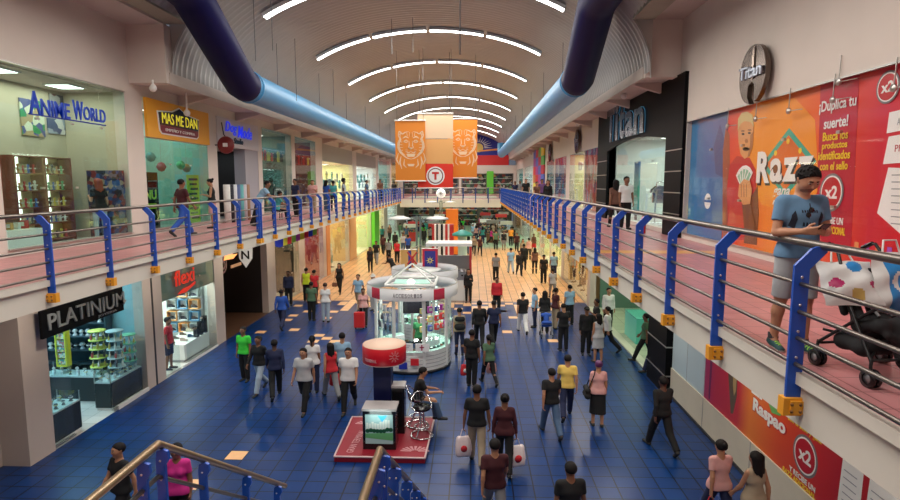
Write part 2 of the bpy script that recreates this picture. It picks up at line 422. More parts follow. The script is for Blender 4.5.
# ---- ducts
duct_lit = M_('blue_duct_lit', (0.07, 0.30, 0.56), 0.4, 0.0, noise=0.04)  # one blue duct: its brightly lit run, light put into the colour
duct_shaded = M_('blue_duct_shaded', (0.0008, 0.001, 0.05), 0.5, spec=0.12)  # same blue duct where shaded, the shade put into the colour
def duct(lab, X, Xn, yb, zb, yn, zn, yend, up):
    t = thing('ventilation_duct', lab, 'duct', (X, yb, zb))
    pts = [(X, yb+0.05, zb), (X, yend, zb)]
    if up: pts = [(X, yb+0.05, zb), (X, yend-0.5, zb), (X, yend-0.1, zb+0.25), (X, yend, zb+1.2)]
    obj('straight_section', MB().tube(pts, 0.49, 28), duct_lit, t)
    d = (Vector((Xn, yn, zn))-Vector((X, yb, zb)))
    obj('offset_section', MB().tube([(X, yb+0.25, zb), (X, yb-0.1, zb+0.02), (Xn, yn+0.15, zn-0.03), (Xn, yn-0.5, zn+0.05), (Xn, -3.9, zn+0.05)], 0.52, 28), duct_shaded, t)
    obj('collar', MB().lathe([(0.5, -0.06), (0.53, -0.06), (0.53, 0.06), (0.5, 0.06)], (X, yb+0.55, zb), 28, 0, Matrix.Rotation(PI/2, 3, 'X')), duct_lit, t)
    for yy in range(int(yb)+4, int(yend)-1, 6):
        zc = vault_pt(math.acos(max(-1, min(1, (X-VX)/VA))), yy).z
        obj('hanger', MB().tube([(X, yy, zb+0.42), (X, yy, zc)], 0.012, 5), hang, t)
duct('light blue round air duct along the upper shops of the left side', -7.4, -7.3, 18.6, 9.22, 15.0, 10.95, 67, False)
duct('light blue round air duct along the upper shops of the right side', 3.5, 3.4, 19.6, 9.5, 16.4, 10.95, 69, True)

# ---- far end wall with the painted arch
aw = MB(); pts = [(VX+VA*math.cos(t), VZ+VB*math.sin(t)) for t in [PI*i/40 for i in range(41)]]
MY = Matrix(((1, 0, 0, 0), (0, 0, -1, 78.3), (0, 1, 0, 0), (0, 0, 0, 1)))
aw.prism([(VX+VA, 8.4)]+pts+[(VX-VA, 8.4)], -0.3, 0, MY)
arch = struct('wall_far_arch', aw, M_('arch_navy', (0.015, 0.02, 0.30), 0.5))
MC = frame((0, 78.28, 0), 'cam')
obj('arch_red_band', MB().prism(rect(VX-6.8, VX+6.8, 8.4, 9.75), 0, 0.02, MC), M_('arch_red', (0.65, 0.02, 0.02), 0.5), arch)
sb = MB()
for k in range(14):
    a = PI*k/13; c_ = (0.9, 10.75)
    p0 = (c_[0]+0.75*math.cos(a+0.09), c_[1]+0.75*math.sin(a+0.09)); p1 = (c_[0]+0.75*math.cos(a-0.09), c_[1]+0.75*math.sin(a-0.09)); p2 = (c_[0]+1.9*math.cos(a), c_[1]+1.5*math.sin(a))
    sb.prism([p0, p1, p2], 0.02, 0.04, MC)
obj('sunburst', sb, M_('arch_white', (0.85, 0.85, 0.8), 0.5), arch)
obj('sun_disc', MB().prism(disc(0.9, 10.75, 0.6), 0.03, 0.05, MC), M_('arch_yellow', (0.8, 0.6, 0.15), 0.5), arch)
obj('streak', MB().prism([(0.9, 10.2), (4.6, 10.5), (4.6, 10.75), (0.9, 10.4)], 0.045, 0.06, MC), M_('arch_orange', (0.9, 0.35, 0.08), 0.5), arch)

# far shop fronts below the arch and on the ground
far_cols = [(.02, .02, .025), (.05, .04, .03), (.30, .05, .03), (.04, .06, .05), (.45, .42, .35), (.03, .05, .12), (.10, .25, .12), (.02, .02, .02), (.55, .30, .08)]
b = MB(); b.bb(-9.8, 6.0, 78.0, 78.3, 7.3, 8.4)
for x in (-9.8, -5.8, -1.8, 5.6): b.bb(x, x+0.35, 78.0, 78.3, 4.5, 7.3)
struct('wall_far_upper', b, cream)
struct('wall_far_green_column', MB().bb(2.0, 2.9, 77.8, 78.3, 4.5, 7.6), M_('column_green', (.12, .55, .03), .5))
for k, (x0, x1) in enumerate([(-9.3, -6.0), (-5.3, -2.0), (-1.3, 1.9), (3.0, 5.5)]):
    t = thing('display_wall', 'far display wall of dark goods under the arch, %s bay' % ['leftmost', 'second', 'third', 'rightmost'][k], 'display wall', ((x0+x1)/2, 79.5, 4.5))
    obj('goods_panel', MB().bb(x0, x1, 79.3, 79.7, 4.5, 7.2), patch_mat('far_goods', far_cols, 2.6), t)
    for z in (5.2, 5.9, 6.6): obj('shelf_board', MB().bb(x0, x1, 79.1, 79.3, z, z+.05), white_m, t)
b = MB(); b.bb(-9.5, 5.8, YF, YF+0.3, 3.3, 3.9)
for x in (-9.5, -6, -2.6, 0.8, 4.9): b.bb(x, x+0.5, YF, YF+0.3, 0, 3.3)
b.bb(-9.5, 5.8, YF+3.5, YF+3.8, 0, 3.9); b.bb(-9.8, 6.0, 82.0, 82.3, 4.5, 8.4)
struct('wall_far_ground', b, M_('far_wall_paint', (0.20, 0.20, 0.17), 0.6))
for k, (x0, x1) in enumerate([(-9.0, -6.1), (-5.4, -2.7), (-2.0, .7), (1.4, 4.8)]):
    t = thing('display_wall', 'far ground floor display wall of mixed goods, %s opening' % ['leftmost', 'second', 'third', 'rightmost'][k], 'display wall', ((x0+x1)/2, YF+1.5, 0))
    obj('goods_panel', MB().bb(x0, x1, YF+1.3, YF+1.7, 0, 3.2), patch_mat('far_goods', far_cols), t)
    for z in (.8, 1.5, 2.2, 2.9): obj('shelf_board', MB().bb(x0, x1, YF+1.1, YF+1.3, z, z+.05), white_m, t)
rq = random.Random(8); STALLS = []
for k in range(16):
    x = [-6.2, -4.0, 1.6, 3.6][k % 4]+rq.uniform(-.5, .5); y = 58.5+4.6*(k//4)+rq.uniform(-.6, .6); h = rq.uniform(1.3, 2.3)
    nm = ['red', 'white', 'black', 'orange', 'teal', 'grey', 'brown', 'yellow'][(k*3) % 8]; c = dict(red=(.5, .03, .03), white=(.7, .7, .66), black=(.02, .02, .02), orange=(.7, .25, .03), teal=(.05, .3, .25), grey=(.25, .25, .26), brown=(.15, .07, .03), yellow=(.7, .55, .08))[nm]
    STALLS.append((x, y)); t = thing('market_stall', 'small %s stall far beyond the bridge, row %s, %s' % (nm, ['one', 'two', 'three', 'four'][k//4], ['far left', 'left of middle', 'right of middle', 'far right'][k % 4]), 'stall', (x, y, 0), 0, 'stalls beyond the bridge')
    obj('counter', MB().bb(x-.6, x+.6, y-.35, y+.35, .0, .95), mat('stall_'+nm, c, .5), t)
    for s_ in (-.55, .55): obj('post', MB().bb(x+s_-.03, x+s_+.03, y-.03, y+.03, .951, h+.35), dark_m, t)
    obj('header', MB().bb(x-.62, x+.62, y-.2, y+.2, h, h+.35), mat('stall_'+['white', 'red', 'grey'][k % 3], dict(white=(.7, .7, .66), red=(.5, .03, .03), grey=(.25, .25, .26))[['white', 'red', 'grey'][k % 3]], .5), t)
    obj('goods', MB().bb(x-.5, x+.5, y-.25, y+.25, .951, 1.25), patch_mat('stall_goods', far_cols, 9), t)
struct('ceiling_far', MB().bb(-9.8, 6.0, 78.3, 82.3, 8.0, 8.1), cream)
area((-1.8, 80, 7.8), 12, 2, 150, (1, 0.9, 0.75)); area((-1.8, YF+.6, 3.7), 12, 1, 120, (1, .9, 0.8)); area((-1.8, 73, 3.8), 7, 8, 170, (0.9, 1.0, 0.85))
area((-1.8, 60.5, 6.4), 8, 5, 120, (0.95, 1, 0.9))
# ============================================================ RAILINGS
BARS = [0.09, 0.31, 0.53, 0.76]
def post_mb(s, h=1.07, base=-0.34, w=0.12):
    """flat plate standing across the rail line; s = +1 leans to +x"""
    M = Matrix(((s, 0, 0, 0), (0, 0, 1, 0), (0, 1, 0, 0), (0, 0, 0, 1)))
    b = MB().prism([(-w, base), (0, base), (0, h-0.19), (0.13, h-0.05), (0.13, h-0.005), (0.05, h-0.005), (0.01, h-0.02), (-w, h-0.16)], -0.014, 0.014, M)
    for z in BARS:
        for yy in (-0.016, 0.016):
            b.lathe([(0.0, -0.006), (0.012, -0.004), (0.012, 0.004), (0.0, 0.006)], (s*-w*0.5, yy, z+0.055), 6, 1, Matrix.Rotation(PI/2, 3, 'X'))
    return b
def bracket_mb(s, w=0.12):
    b = MB().box((s*(-w/2+0.0), 0, -0.27), (w+0.06, 0.09, 0.15)).box((s*(-w/2+0.03), 0.0, -0.27), (w+0.02, 0.13, 0.11))
    for x in (-0.035, 0.035):
        for z in (-0.30, -0.24):
            b.lathe([(0.0, -0.01), (0.014, -0.006), (0.014, 0.006), (0.0, 0.01)], (s*-w/2+x, -0.068, z), 6, 1, Matrix.Rotation(PI/2, 3, 'X'))
    return b
brk_m = [orange_b, M_('bolt_dark', (0.25, 0.10, 0.02), 0.5)]
def balcony_rail(lab, X, s, ys, y0, y1, z=4.5):
    t = thing('balcony_railing', lab, 'railing', (X, ys[0], z))
    top = z+1.07
    obj('handrail', MB().tube([(X+s*0.10, y0, top), (X+s*0.10, y1, top)], 0.034, 10), rail_steel, t)
    for h in BARS: obj('rail_bar', MB().tube([(X-s*0.06, y0, z+h), (X-s*0.06, y1, z+h)], 0.019, 8), rail_steel, t)
    pm = post_mb(s).mesh('post', [blue_post, bolt_m]); bm_ = bracket_mb(s).mesh('bracket', brk_m)
    for y in ys:
        p = put('post', pm, t, False); p.location = (0, y-ys[0], 0)
        q = put('bracket', bm_, None); q.parent = p
    return t
balcony_rail('blue post railing with dark rails along the right walkway edge', ED_R, 1, [0.19+1.5*k for k in range(36)], -3.5, 54.0)
ly = [-0.19+1.5*k for k in range(37)]; ly += [17.99]
balcony_rail('blue post railing with dark rails along the left walkway edge', ED_L, -1, sorted(ly), -3.5, 54.0)

# bridge railings (run along X)
def bridge_rail(lab, Y, s, z=4.5):
    t = thing('bridge_railing', lab, 'railing', (ED_L, Y, z))
    obj('handrail', MB().tube([(ED_L, Y, z+1.07), (ED_R, Y, z+1.07)], 0.035, 8), rail_steel, t)
    for h in BARS: obj('rail_bar', MB().tube([(ED_L, Y, z+h), (ED_R, Y, z+h)], 0.02, 6), rail_steel, t)
    pm = MB().box((0, 0, 0.36), (0.09, 0.10, 1.4)).mesh('post', M_('dark_blue_post', (0.01, 0.05, 0.22), 0.4))
    n = 8
    for i in range(n+1):
        p = put('post', pm, t, False); p.location = ((ED_R-ED_L)*i/n, 0, 0)
bridge_rail('dark railing on the near side of the crossing bridge', 54.0, -1)
bridge_rail('dark railing on the far side of the crossing bridge', 57.0, 1)

# stairs leading down from the landing in front of the viewer, with two railings
aL = ony(158, 444, 4.25); aR = ony(380, 450, 4.25)
eL = onx(285, 486, aL.x); eR = onx(425, 499, aR.x)
sb = MB(); n = 17; run = 4.75/n
for i in range(n):
    sb.bb(aL.x-0.2, aR.x+0.2, 4.25+i*run, 4.25+(i+1)*run+0.02, max(0, 3.0-(i+2.5)*3.0/n), 3.0-(i+1)*3.0/n)
struct('floor_stairs', sb, M_('stair_tread', (0.25, 0.25, 0.27), 0.5, noise=0.1))
hook = M_('rail_bronze', (0.42, 0.30, 0.18), 0.3, 0.8)
def stair_rail(lab, a, e, s):
    t = thing('stair_railing', lab, 'railing', (a.x, a.y, 3.0)); sl = (e.z-a.z)/(e.y-a.y); yE = e.y
    obj('handrail', MB().tube([(a.x, -3.5, a.z), (a.x, a.y, a.z), (a.x, yE, e.z)], 0.033, 10), hook, t)
    for k in (0.26, 0.5, 0.72):
        obj('rail_bar', MB().tube([(a.x, -3.5, a.z-k), (a.x, a.y-0.03, a.z-k), (a.x, yE-0.08, e.z-k)], 0.02, 8), rail_steel, t)
    for y in [-3.0, -1.5, 0.0, 1.4, 2.8, 4.02, 4.28]+[4.95+0.95*i for i in range(int((yE-4.9)/0.95)+1)]:
        zt = a.z+(sl*(y-a.y) if y > a.y else 0)
        zb = 3.0 if y <= 4.26 else max(0.0, 3.0-(y-4.25)*3.0/4.75)-0.1
        w = (0.075 if s < 0 else 0.10)
        M = Matrix(((1, 0, 0, a.x), (0, 0, 1, y), (0, 1, 0, 0), (0, 0, 0, 1)))
        q = MB().prism([(-w/2, zb), (w/2, zb), (w/2, zt-0.17), (w/2+0.03, zt-0.12), (w/2+0.025, zt-0.05), (0.02, zt-0.035), (-w/2+0.01, zt-0.05), (-w/2, zt-0.12)], -0.015, 0.015, M)
        for k in (0.10, 0.26, 0.5, 0.72):
            if zt-k > zb:
                for xx in ((0.0,) if s < 0 else (-0.03, 0.03)): q.lathe([(0.0, -0.024), (0.010, -0.02), (0.010, 0.02), (0.0, 0.024)], (a.x+xx, y, zt-k-0.03), 6, 1, Matrix.Rotation(PI/2, 3, 'X'))
        obj('post', q, [blue_post, bolt_m], t)
    return t
stair_rail('blue stair railing with bronze handrail at the bottom left beside two shoppers', aL, eL, -1)
stair_rail('blue stair railing with bronze handrail in front of the red kiosk platform', aR, eR, 1)
# ============================================================ SHOPS
PROD = {}
def prod_mesh(kind):
    if kind in PROD: return PROD[kind]
    b = MB()
    if kind == 'box': b.box((0, 0, .09), (.13, .10, .18), 0); b.box((0, -.052, .10), (.09, .004, .09), 1)
    elif kind == 'bottle': b.lathe([(0, 0), (.032, 0), (.036, .02), (.036, .12), (.014, .16), (.014, .19)], (0, 0, 0), 10, 0); b.lathe([(.016, .185), (.016, .215), (0, .215)], (0, 0, 0), 10, 1)
    elif kind == 'handbag':
        b.prism([(-.15, 0), (.15, 0), (.12, .2), (-.12, .2)], -.05, .05, Matrix(((1, 0, 0, 0), (0, 0, 1, 0), (0, 1, 0, 0), (0, 0, 0, 1))), 0)
        b.tube([(-.08, 0, .19), (-.07, 0, .28), (0, 0, .32), (.07, 0, .28), (.08, 0, .19)], .01, 6, 1)
    elif kind == 'shoe':
        b.prism([(-.13, 0), (.13, 0), (.14, .03), (.05, .06), (-.03, .11), (-.12, .11)], -.04, .04, Matrix(((1, 0, 0, 0), (0, 0, 1, 0), (0, 1, 0, 0), (0, 0, 0, 1))), 0)
        b.box((0, 0, -.006), (.28, .09, .014), 1)
    elif kind == 'figurine':
        b.lathe([(0, 0), (.05, 0), (.05, .015), (.018, .02), (.03, .07), (.034, .12), (.015, .15), (.032, .18), (.03, .21), (0, .235)], (0, 0, 0), 10, 0); b.box((0, 0, .12), (.12, .03, .03), 1)
    elif kind == 'watch_stand': b.lathe([(0, 0), (.05, 0), (.04, .02), (.02, .05), (.045, .10), (.03, .13), (0, .13)], (0, 0, 0), 10, 0); b.lathe([(.046, .075), (.052, .09), (.046, .105)], (0, 0, 0), 10, 1)
    elif kind == 'garment':
        b.prism([(-.22, 0), (.22, 0), (.2, .5), (.3, .42), (.34, .5), (.16, .66), (.06, .64), (-.06, .64), (-.16, .66), (-.34, .5), (-.3, .42), (-.2, .5)], -.03, .03, Matrix(((1, 0, 0, 0), (0, 0, 1, 0), (0, 1, 0, 0), (0, 0, 0, 1))), 0)
        b.tube([(0, 0, .62), (0, 0, .70), (.03, 0, .73), (.03, 0, .76)], .006, 5, 1)
    PROD[kind] = b.mesh(kind, [white_m, white_m]); return PROD[kind]
SIZES = {'garment': .5, 'handbag': .34, 'shoe': .3, 'box': .17, 'bottle': .1, 'figurine': .14, 'watch_stand': .13}
CNAMES = [('black', (.02, .02, .02)), ('white', (.78, .78, .76)), ('grey', (.4, .4, .4)), ('dark grey', (.15, .14, .13)), ('red', (.6, .04, .04)), ('dark red', (.28, .03, .04)), ('blue', (.05, .12, .5)), ('navy', (.02, .04, .14)), ('green', (.1, .4, .2)), ('teal', (.1, .32, .34)), ('yellow', (.75, .65, .12)), ('orange', (.65, .3, .07)), ('purple', (.5, .05, .4)), ('brown', (.3, .12, .05)), ('beige', (.6, .55, .4)), ('dark green', (.03, .15, .1)), ('pale blue', (.5, .6, .68))]
def cname(c): return min(CNAMES, key=lambda q: sum((math.sqrt(a)-math.sqrt(b))**2 for a, b in zip(q[1], c)))[0]
ORD = ['lowest', 'second', 'third', 'fourth', 'fifth', 'sixth', 'seventh', 'eighth', 'ninth']
def goods(kind, pts, rot, cols, label, group, cat=None, cols2=((.8, .8, .78),), sc=1.0, rng=random.Random(5), emit=0.0):
    me = prod_mesh(kind); zs = sorted({round(p[2], 2) for p in pts})
    for p in pts:
        o = bpy.data.objects.new({'box': 'product_box'}.get(kind, kind), me); C.objects.link(o); o.location = p; o.rotation_euler = (0, 0, rot+rng.uniform(-.15, .15))
        s = sc*rng.uniform(.85, 1.12); o.scale = (s, s, s)
        for i, cl in ((0, cols), (1, cols2)):
            c = rng.choice(cl); o.material_slots[i].link = 'OBJECT'; o.material_slots[i].material = mat('goods_%02x%02x%02x' % tuple(int(k*255) for k in c), c, .4)
        c0 = o.material_slots[0].material.node_tree.nodes['Principled BSDF'].inputs['Base Color'].default_value[:3]
        lb = label
        for w_ in ('bright ', 'dark ', 'pale ', 'colourful ', 'small '):
            if lb.startswith(w_): lb = lb[len(w_):]
        lb = cname(c0)+' '+lb
        if len(zs) > 1 and len(lb.split()) <= 14: lb += ', %s tier' % (ORD[zs.index(round(p[2], 2))] if zs.index(round(p[2], 2)) < len(zs)-1 else 'top')
        tag(o, lb, cat or {'box': 'product box', 'watch_stand': 'display stand'}.get(kind, kind), group)

nwin = [0]
def window(side, x, y0, y1, z0, z1, n, gm, bar=.03, fm=None):
    nwin[0] += 1
    b = MB(); b.bb(x-.03, x+.03, y0, y1, z0, z0+bar); b.bb(x-.03, x+.03, y0, y1, z1-bar, z1)
    o = struct('window_%d' % nwin[0], b, fm or steel)
    for i in range(n):
        a = y0+(y1-y0)*i/n+.008; c = y0+(y1-y0)*(i+1)/n-.008
        obj('pane', MB().bb(x-.006, x+.006, a, c, z0+bar, z1-bar), gm, o)
        if i:
            f = MB()
            for zz in (z0+(z1-z0)*.33, z0+(z1-z0)*.72): f.box((x, a-.008, zz), (.05, .10, .05))
            obj('glass_clamp', f, steel, o)
    return o
def room(side, x, y0, y1, z0, z1, dep, wm, power, col=(1, .95, .85), fm=None, cm=None, lights=True, z_light=None):
    s = -1 if side == 'left' else 1; xb = x+s*dep; xi = x+s*.3
    b = MB(); b.bb(xb, xb+s*.1, y0-.1, y1+.1, z0, z1); b.bb(xi, xb, y0-.1, y0, z0, z1); b.bb(xi, xb, y1, y1+.1, z0, z1)
    struct('wall_%s_shop' % side, b, wm)
    struct('floor_shop', MB().bb(x+s*.0, xb, y0, y1, z0-.0, z0+.006), fm or shop_floor)
    struct('ceiling_shop', MB().bb(xi, xb, y0, y1, z1, z1+.06), cm or cream)
    if power: area((x+s*(dep*.5+.15), (y0+y1)/2, z1-.06), dep*.6, (y1-y0)*.8, power, col)
    if lights:
        k = MB(); lm = MB()
        for i in range(2):
            yy = y0+(y1-y0)*(i+.5)/2
            k.bb(x+s*(dep*.5)-.35, x+s*(dep*.5)+.35, yy-.35, yy+.35, z1-.03, z1-.001); lm.bb(x+s*(dep*.5)-.3, x+s*(dep*.5)+.3, yy-.3, yy+.3, z1-.04, z1-.03)
        o = struct('ceiling_light_panel', k, frame_m); obj('diffuser', lm, M_('panel_glow', (1, .97, .9), .5, emit=4), o)
def shelf(side, x, y0, y1, z0, z1, nb, lab, back=None, wm=white_m, dep=.35, group=None, glow=False):
    """shelving unit with its back to plane x"""
    s = 1 if side == 'left' else -1
    t = thing('display_shelf', lab, 'shelf', (x+s*dep/2, (y0+y1)/2, z0), 0, group)
    f = MB()
    for y in (y0, y1): f.bb(x+.0, x+s*dep, y-.02, y+.02, z0, z1)
    obj('side_panel', f, wm, t)
    obj('back_panel', MB().bb(x+s*.005, x+s*.03, y0, y1, z0, z1), back or wm, t)
    hs = [z0+.08+(z1-z0-.1)*i/nb for i in range(nb+1)]
    for h in hs: obj('shelf_board', MB().bb(x+s*.03, x+s*dep, y0+.02, y1-.02, h-.012, h+.012), wm, t)
    if glow: obj('light_strip', MB().bb(x+s*.04, x+s*.08, (y0+y1)/2-.03, (y0+y1)/2+.03, z0+.1, z1), M_('cabinet_glow', (1, .97, .85), .5, emit=3), t)
    return [h+.013 for h in hs[:-1]], x+s*dep*.55
def grid(xs, y0, y1, n, zs): return [(xs, y0+(y1-y0)*(i+.5)/n, z) for z in zs for i in range(n)]
RGBs = [(.6, .05, .05), (.05, .15, .5), (.75, .6, .1), (.7, .7, .68), (.03, .03, .04), (.1, .4, .2), (.6, .3, .1)]
DARKS = [(.03, .03, .04), (.1, .08, .06), (.35, .3, .25), (.02, .05, .12), (.6, .55, .4)]
wall_beige = M_('shop_beige', (.55, .50, .38), .7, noise=.05); wall_white = M_('shop_white', (.75, .76, .72), .6, noise=.04)
wall_teal = M_('shop_teal', (.25, .52, .50), .6, noise=.08); wall_dark = M_('shop_dark', (.02, .015, .015), .6); wall_cy = M_('shop_cyan', (.30, .52, .58), .6, noise=.08)
wall_warm = M_('shop_warm', (.70, .45, .20), .6, noise=.06); wall_red = M_('shop_red', (.40, .06, .05), .6); wall_yel = M_('shop_yellowish', (.75, .70, .40), .6, noise=.05)

# ---------------- LEFT, upper floor
Z1 = 4.5; XL = UW_L
# bay A: comics and figures shop behind tall glass
room('left', XL, 11.6, 16.05, Z1, 8.6, 1.75, wall_beige, 60, (1, .93, .75))
window('left', XL+.02, 11.6, 16.05, 4.64, 8.62, 4, pale_glass)
ML = frame((XL+.03, 0, 0), 'left')
def sign_letters(name, lab, cat, s, M, y0, z0, w, h, m, depth=.06, back=None, backm=None, **k):
    t = thing(name, lab, cat, M @ Vector((y0+w/2, z0, 0)))
    if back: obj('backing', MB().prism(back, 0, .03, M), backm, t)
    text(s, M @ Matrix.Translation((y0, z0, .031 if back else 0)), w, h, m, t, depth=depth, **k)
    return t
neon_b = M_('sign_blue', (.01, .05, .42), .3, emit=.08, ecol=(.0, .06, .8)); neon_w = M_('sign_white', (.9, .9, .88), .4)
t = thing('shop_sign', 'blue ANIME WORLD letters fixed on the glass of the upper left shop', 'sign', (XL+.05, 13.7, 7.6))
MA = Matrix.Translation((0, 0, 0)) @ frame((XL+.05, 0, 0), 'left')
for (ch, y, w, h, z) in [('A', 12.45, .34, .52, 7.58), ('NIME', 12.8, .93, .36, 7.60), ('W', 13.85, .36, .46, 7.62), ('ORLD', 14.22, .86, .34, 7.64)]:
    text(ch, MA @ Matrix.Translation((y, z, 0)), w, h, neon_b, t, depth=.03, bold=.01)
obj('mounting_rail', MB().bb(XL+.03, XL+.06, 12.45, 15.1, 7.57, 7.60), M_('sign_blue_dark', (.01, .03, .3), .4), t)
for i, (u0, u1, v0, v1, cols, lab) in enumerate([(20, 46, 100, 136, [(.05, .3, .12), (.7, .75, .6), (.45, .35, .2), (.1, .12, .3)], 'green and white poster on the back wall of the comics shop'),
        (50, 66, 95, 112, [(.1, .1, .12), (.4, .4, .42), (.2, .1, .1)], 'dark poster high on the back wall of the comics shop'),
        (48, 66, 119, 134, [(.1, .12, .25), (.35, .4, .5), (.7, .7, .7)], 'blue and grey poster behind the ANIME WORLD letters')]):
    a_ = onx(u0, v0, -11.5); c_ = onx(u1, v1, -11.5); zm = ((onx(u0, v0, -11.5).z+onx(u1, v0, -11.5).z)/2, (onx(u0, v1, -11.5).z+onx(u1, v1, -11.5).z)/2)
    t = thing('wall_poster', lab, 'poster', (-11.5, (a_.y+c_.y)/2, zm[1]))
    obj('print', MB().bb(-11.54, -11.51, a_.y, min(c_.y, 16.0), zm[1], zm[0]), patch_mat('poster_%d' % i, cols, 5), t)
# two glazed cabinets in dark wood
for k, (y0, y1) in enumerate([(13.55, 14.5), (14.55, 15.5)]):
    hs, xs = shelf('left', -11.48, y0, y1, Z1, 6.75, 5, 'dark wooden cabinet of lit figures, %s in the comics shop' % ('nearer one' if k == 0 else 'farther one'), wall_yel, wood_m, .40, None, True)
    goods('figurine', grid(xs, y0+.05, y1-.05, 5, hs), 0, RGBs, 'small collectable figure on the lit cabinet shelves of the comics shop', 'figures in the comics shop cabinets', 'figure')
t = thing('printed_banner', 'large busy dark blue and red printed panel standing behind the shop glass', 'banner', (-10.4, 15.95, Z1))
obj('print', MB().bb(-10.95, -9.88, 15.93, 15.97, Z1+.01, 6.42), patch_mat('busy_print', [(.02, .03, .10), (.20, .03, .03), (.03, .08, .25), (.35, .27, .2), (.02, .02, .02), (.15, .15, .22)], 9), t)
obj('foot', MB().bb(-10.95, -9.88, 15.82, 15.99, Z1, Z1+.03), dark_m, t)
t = thing('glass_counter', 'low lit counter of small items behind the nearest upper left glass', 'counter', (-10.5, 12.3, Z1))
obj('base', MB().bb(-10.9, -10.3, 11.8, 13.3, Z1, 5.0), white_m, t); obj('glass_case', MB().bb(-10.9, -10.3, 11.8, 13.3, 5.0, 5.35), clear, t)
goods('box', grid(-10.6, 11.9, 13.2, 6, [5.0]), 0, RGBs, 'small boxed item inside the low counter of the comics shop', 'boxed items in the comics shop counter')

# bay B: yellow fascia shop
room('left', XL, 16.95, 21.0, Z1, 8.6, 2.6, M_('shop_pale_teal', (.45, .62, .56), .6, noise=.1), 55, (.9, 1, .95))
window('left', XL+.02, 16.95, 21.0, 4.64, 7.45, 3, teal_glass)
t = thing('shop_sign', 'yellow fascia with black framed MAS ME DAN sign above the green glass', 'sign', (XL+.05, 19, 7.45))
MB_ = frame((XL+.04, 0, 0), 'left')
obj('fascia_board', MB().prism(rect(16.95, 21.0, 7.45, 8.6), 0, .08, MB_), M_('fascia_yellow', (.85, .38, .02), .45), t)
obj('white_border', MB().prism([(17.50, 8.28), (18.4, 8.36), (18.85, 8.52), (19.3, 8.36), (20.2, 8.28), (20.12, 7.66), (20.0, 7.58), (17.72, 7.58), (17.58, 7.68)], .08, .10, MB_), neon_w, t)
obj('black_panel', MB().prism([(17.56, 8.24), (18.4, 8.32), (18.85, 8.48), (19.3, 8.32), (20.14, 8.24), (20.08, 7.86), (17.62, 7.86)], .10, .12, MB_), black_g, t)
obj('maroon_panel', MB().prism([(17.62, 7.86), (20.08, 7.86), (20.06, 7.70), (19.96, 7.62), (17.74, 7.62), (17.64, 7.70)], .10, .12, MB_), M_('maroon', (.22, .01, .03), .4), t)
text('MAS ME DAN', MB_ @ Matrix.Translation((17.72, 7.92, .12)), 2.28, .34, M_('sign_yellow', (.95, .85, .05), .4, emit=.35), t, depth=.012)
text('EMPEÑO Y COMPRA', MB_ @ Matrix.Translation((17.9, 7.69, .12)), 1.9, .11, neon_w, t, depth=.01)
t = thing('door_banner', 'black panel with yellow lettering inside the green glass front', 'banner', (XL-.25, 17.6, Z1))
MBa = frame((XL-.25, 0, 0), 'left')
obj('board', MB().prism(rect(17.1, 17.95, Z1+.02, 6.4), 0, .03, MBa), black_g, t)
text('NU', MBa @ Matrix.Translation((17.2, 5.55, .03)), .62, .3, M_('sign_yellow2', (.9, .85, .05), .4), t, depth=.01, bold=.03)
for k in range(2): obj('text_line', MB().prism(rect(17.25, 17.8, 5.38-k*.12, 5.43-k*.12), .03, .035, MBa), M_('sign_yellow2', (.9, .85, .05)), t)
t = thing('door_banner', 'tall yellow banner with dark lines at the right of the green glass', 'banner', (XL-.2, 20.2, Z1))
MBb = frame((XL-.2, 0, 0), 'left'); by = M_('banner_yellow', (.78, .75, .05), .5)
obj('board', MB().prism(rect(19.75, 20.6, Z1+.02, 6.35), 0, .03, MBb), by, t)
for k in range(9): obj('text_line', MB().prism(rect(19.85+.05*(k % 3), 20.5-.07*(k % 2), 6.15-k*.17, 6.23-k*.17), .03, .035, MBb), dark_m, t)
for k, (y, z, c, nm) in enumerate([(18.9, 6.6, (.7, .1, .15), 'red'), (20.2, 6.7, (.2, .5, .25), 'green'), (20.6, 6.6, (.75, .3, .1), 'orange'), (18.3, 6.9, (.15, .45, .5), 'teal')]):
    o = obj('paper_lantern', MB().lathe([(0.01, -.16), (.1, -.12), (.16, 0), (.1, .12), (.01, .16)], (XL-.6, y, z), 10, 0).tube([(XL-.6, y, z+.14), (XL-.6, y, 8.6)], .004, 4), M_('lantern_%d' % k, c, .6))
    tag(o, '%s paper lantern hanging behind the green glass' % nm, 'lantern', 'paper lanterns behind the green glass')

# bay C: shop with blue script sign
room('left', XL, 21.85, 26.1, Z1, 7.5, 3.2, wall_dark, 25, (.8, .95, 1), lights=False)
struct('wall_left_sign_panel', MB().bb(XL-.2, XL+.04, 21.85, 26.1, 7.5, 8.62), M_('sign_wall_lilac', (.62, .58, .60), .6))
struct('wall_left_reveal', MB().bb(XL-.5, XL-.02, 24.6, 26.1, 4.64, 7.5), M_('reveal_grey', (.40, .38, .42), .6))
t = thing('shop_sign', 'blue glowing script sign reading Dog Mode on the pale wall', 'sign', (XL+.06, 24, 7.9))
MD = frame((XL+.05, 0, 0), 'left'); neon_b2 = M_('sign_neon_blue', (.02, .04, .7), .3, emit=.45, ecol=(.02, .05, 1))
text('Dog', MD @ Matrix.Translation((22.55, 7.98, 0)), 1.15, .52, neon_b2, t, depth=.02, shear=.3, bold=.012)
text('Mode', MD @ Matrix.Translation((23.75, 7.94, 0)), 1.55, .50, neon_b2, t, depth=.02, shear=.3, bold=.012)
text('Studio', MD @ Matrix.Translation((23.3, 7.66, 0)), .95, .24, black_g, t, depth=.03, shear=.3, bold=.01)
obj('scissor_line', MB().tube([(XL+.07, 22.2, 8.4), (XL+.07, 22.35, 7.95), (XL+.07, 22.7, 7.75), (XL+.07, 23.2, 7.8)], .02, 6), black_g, t)
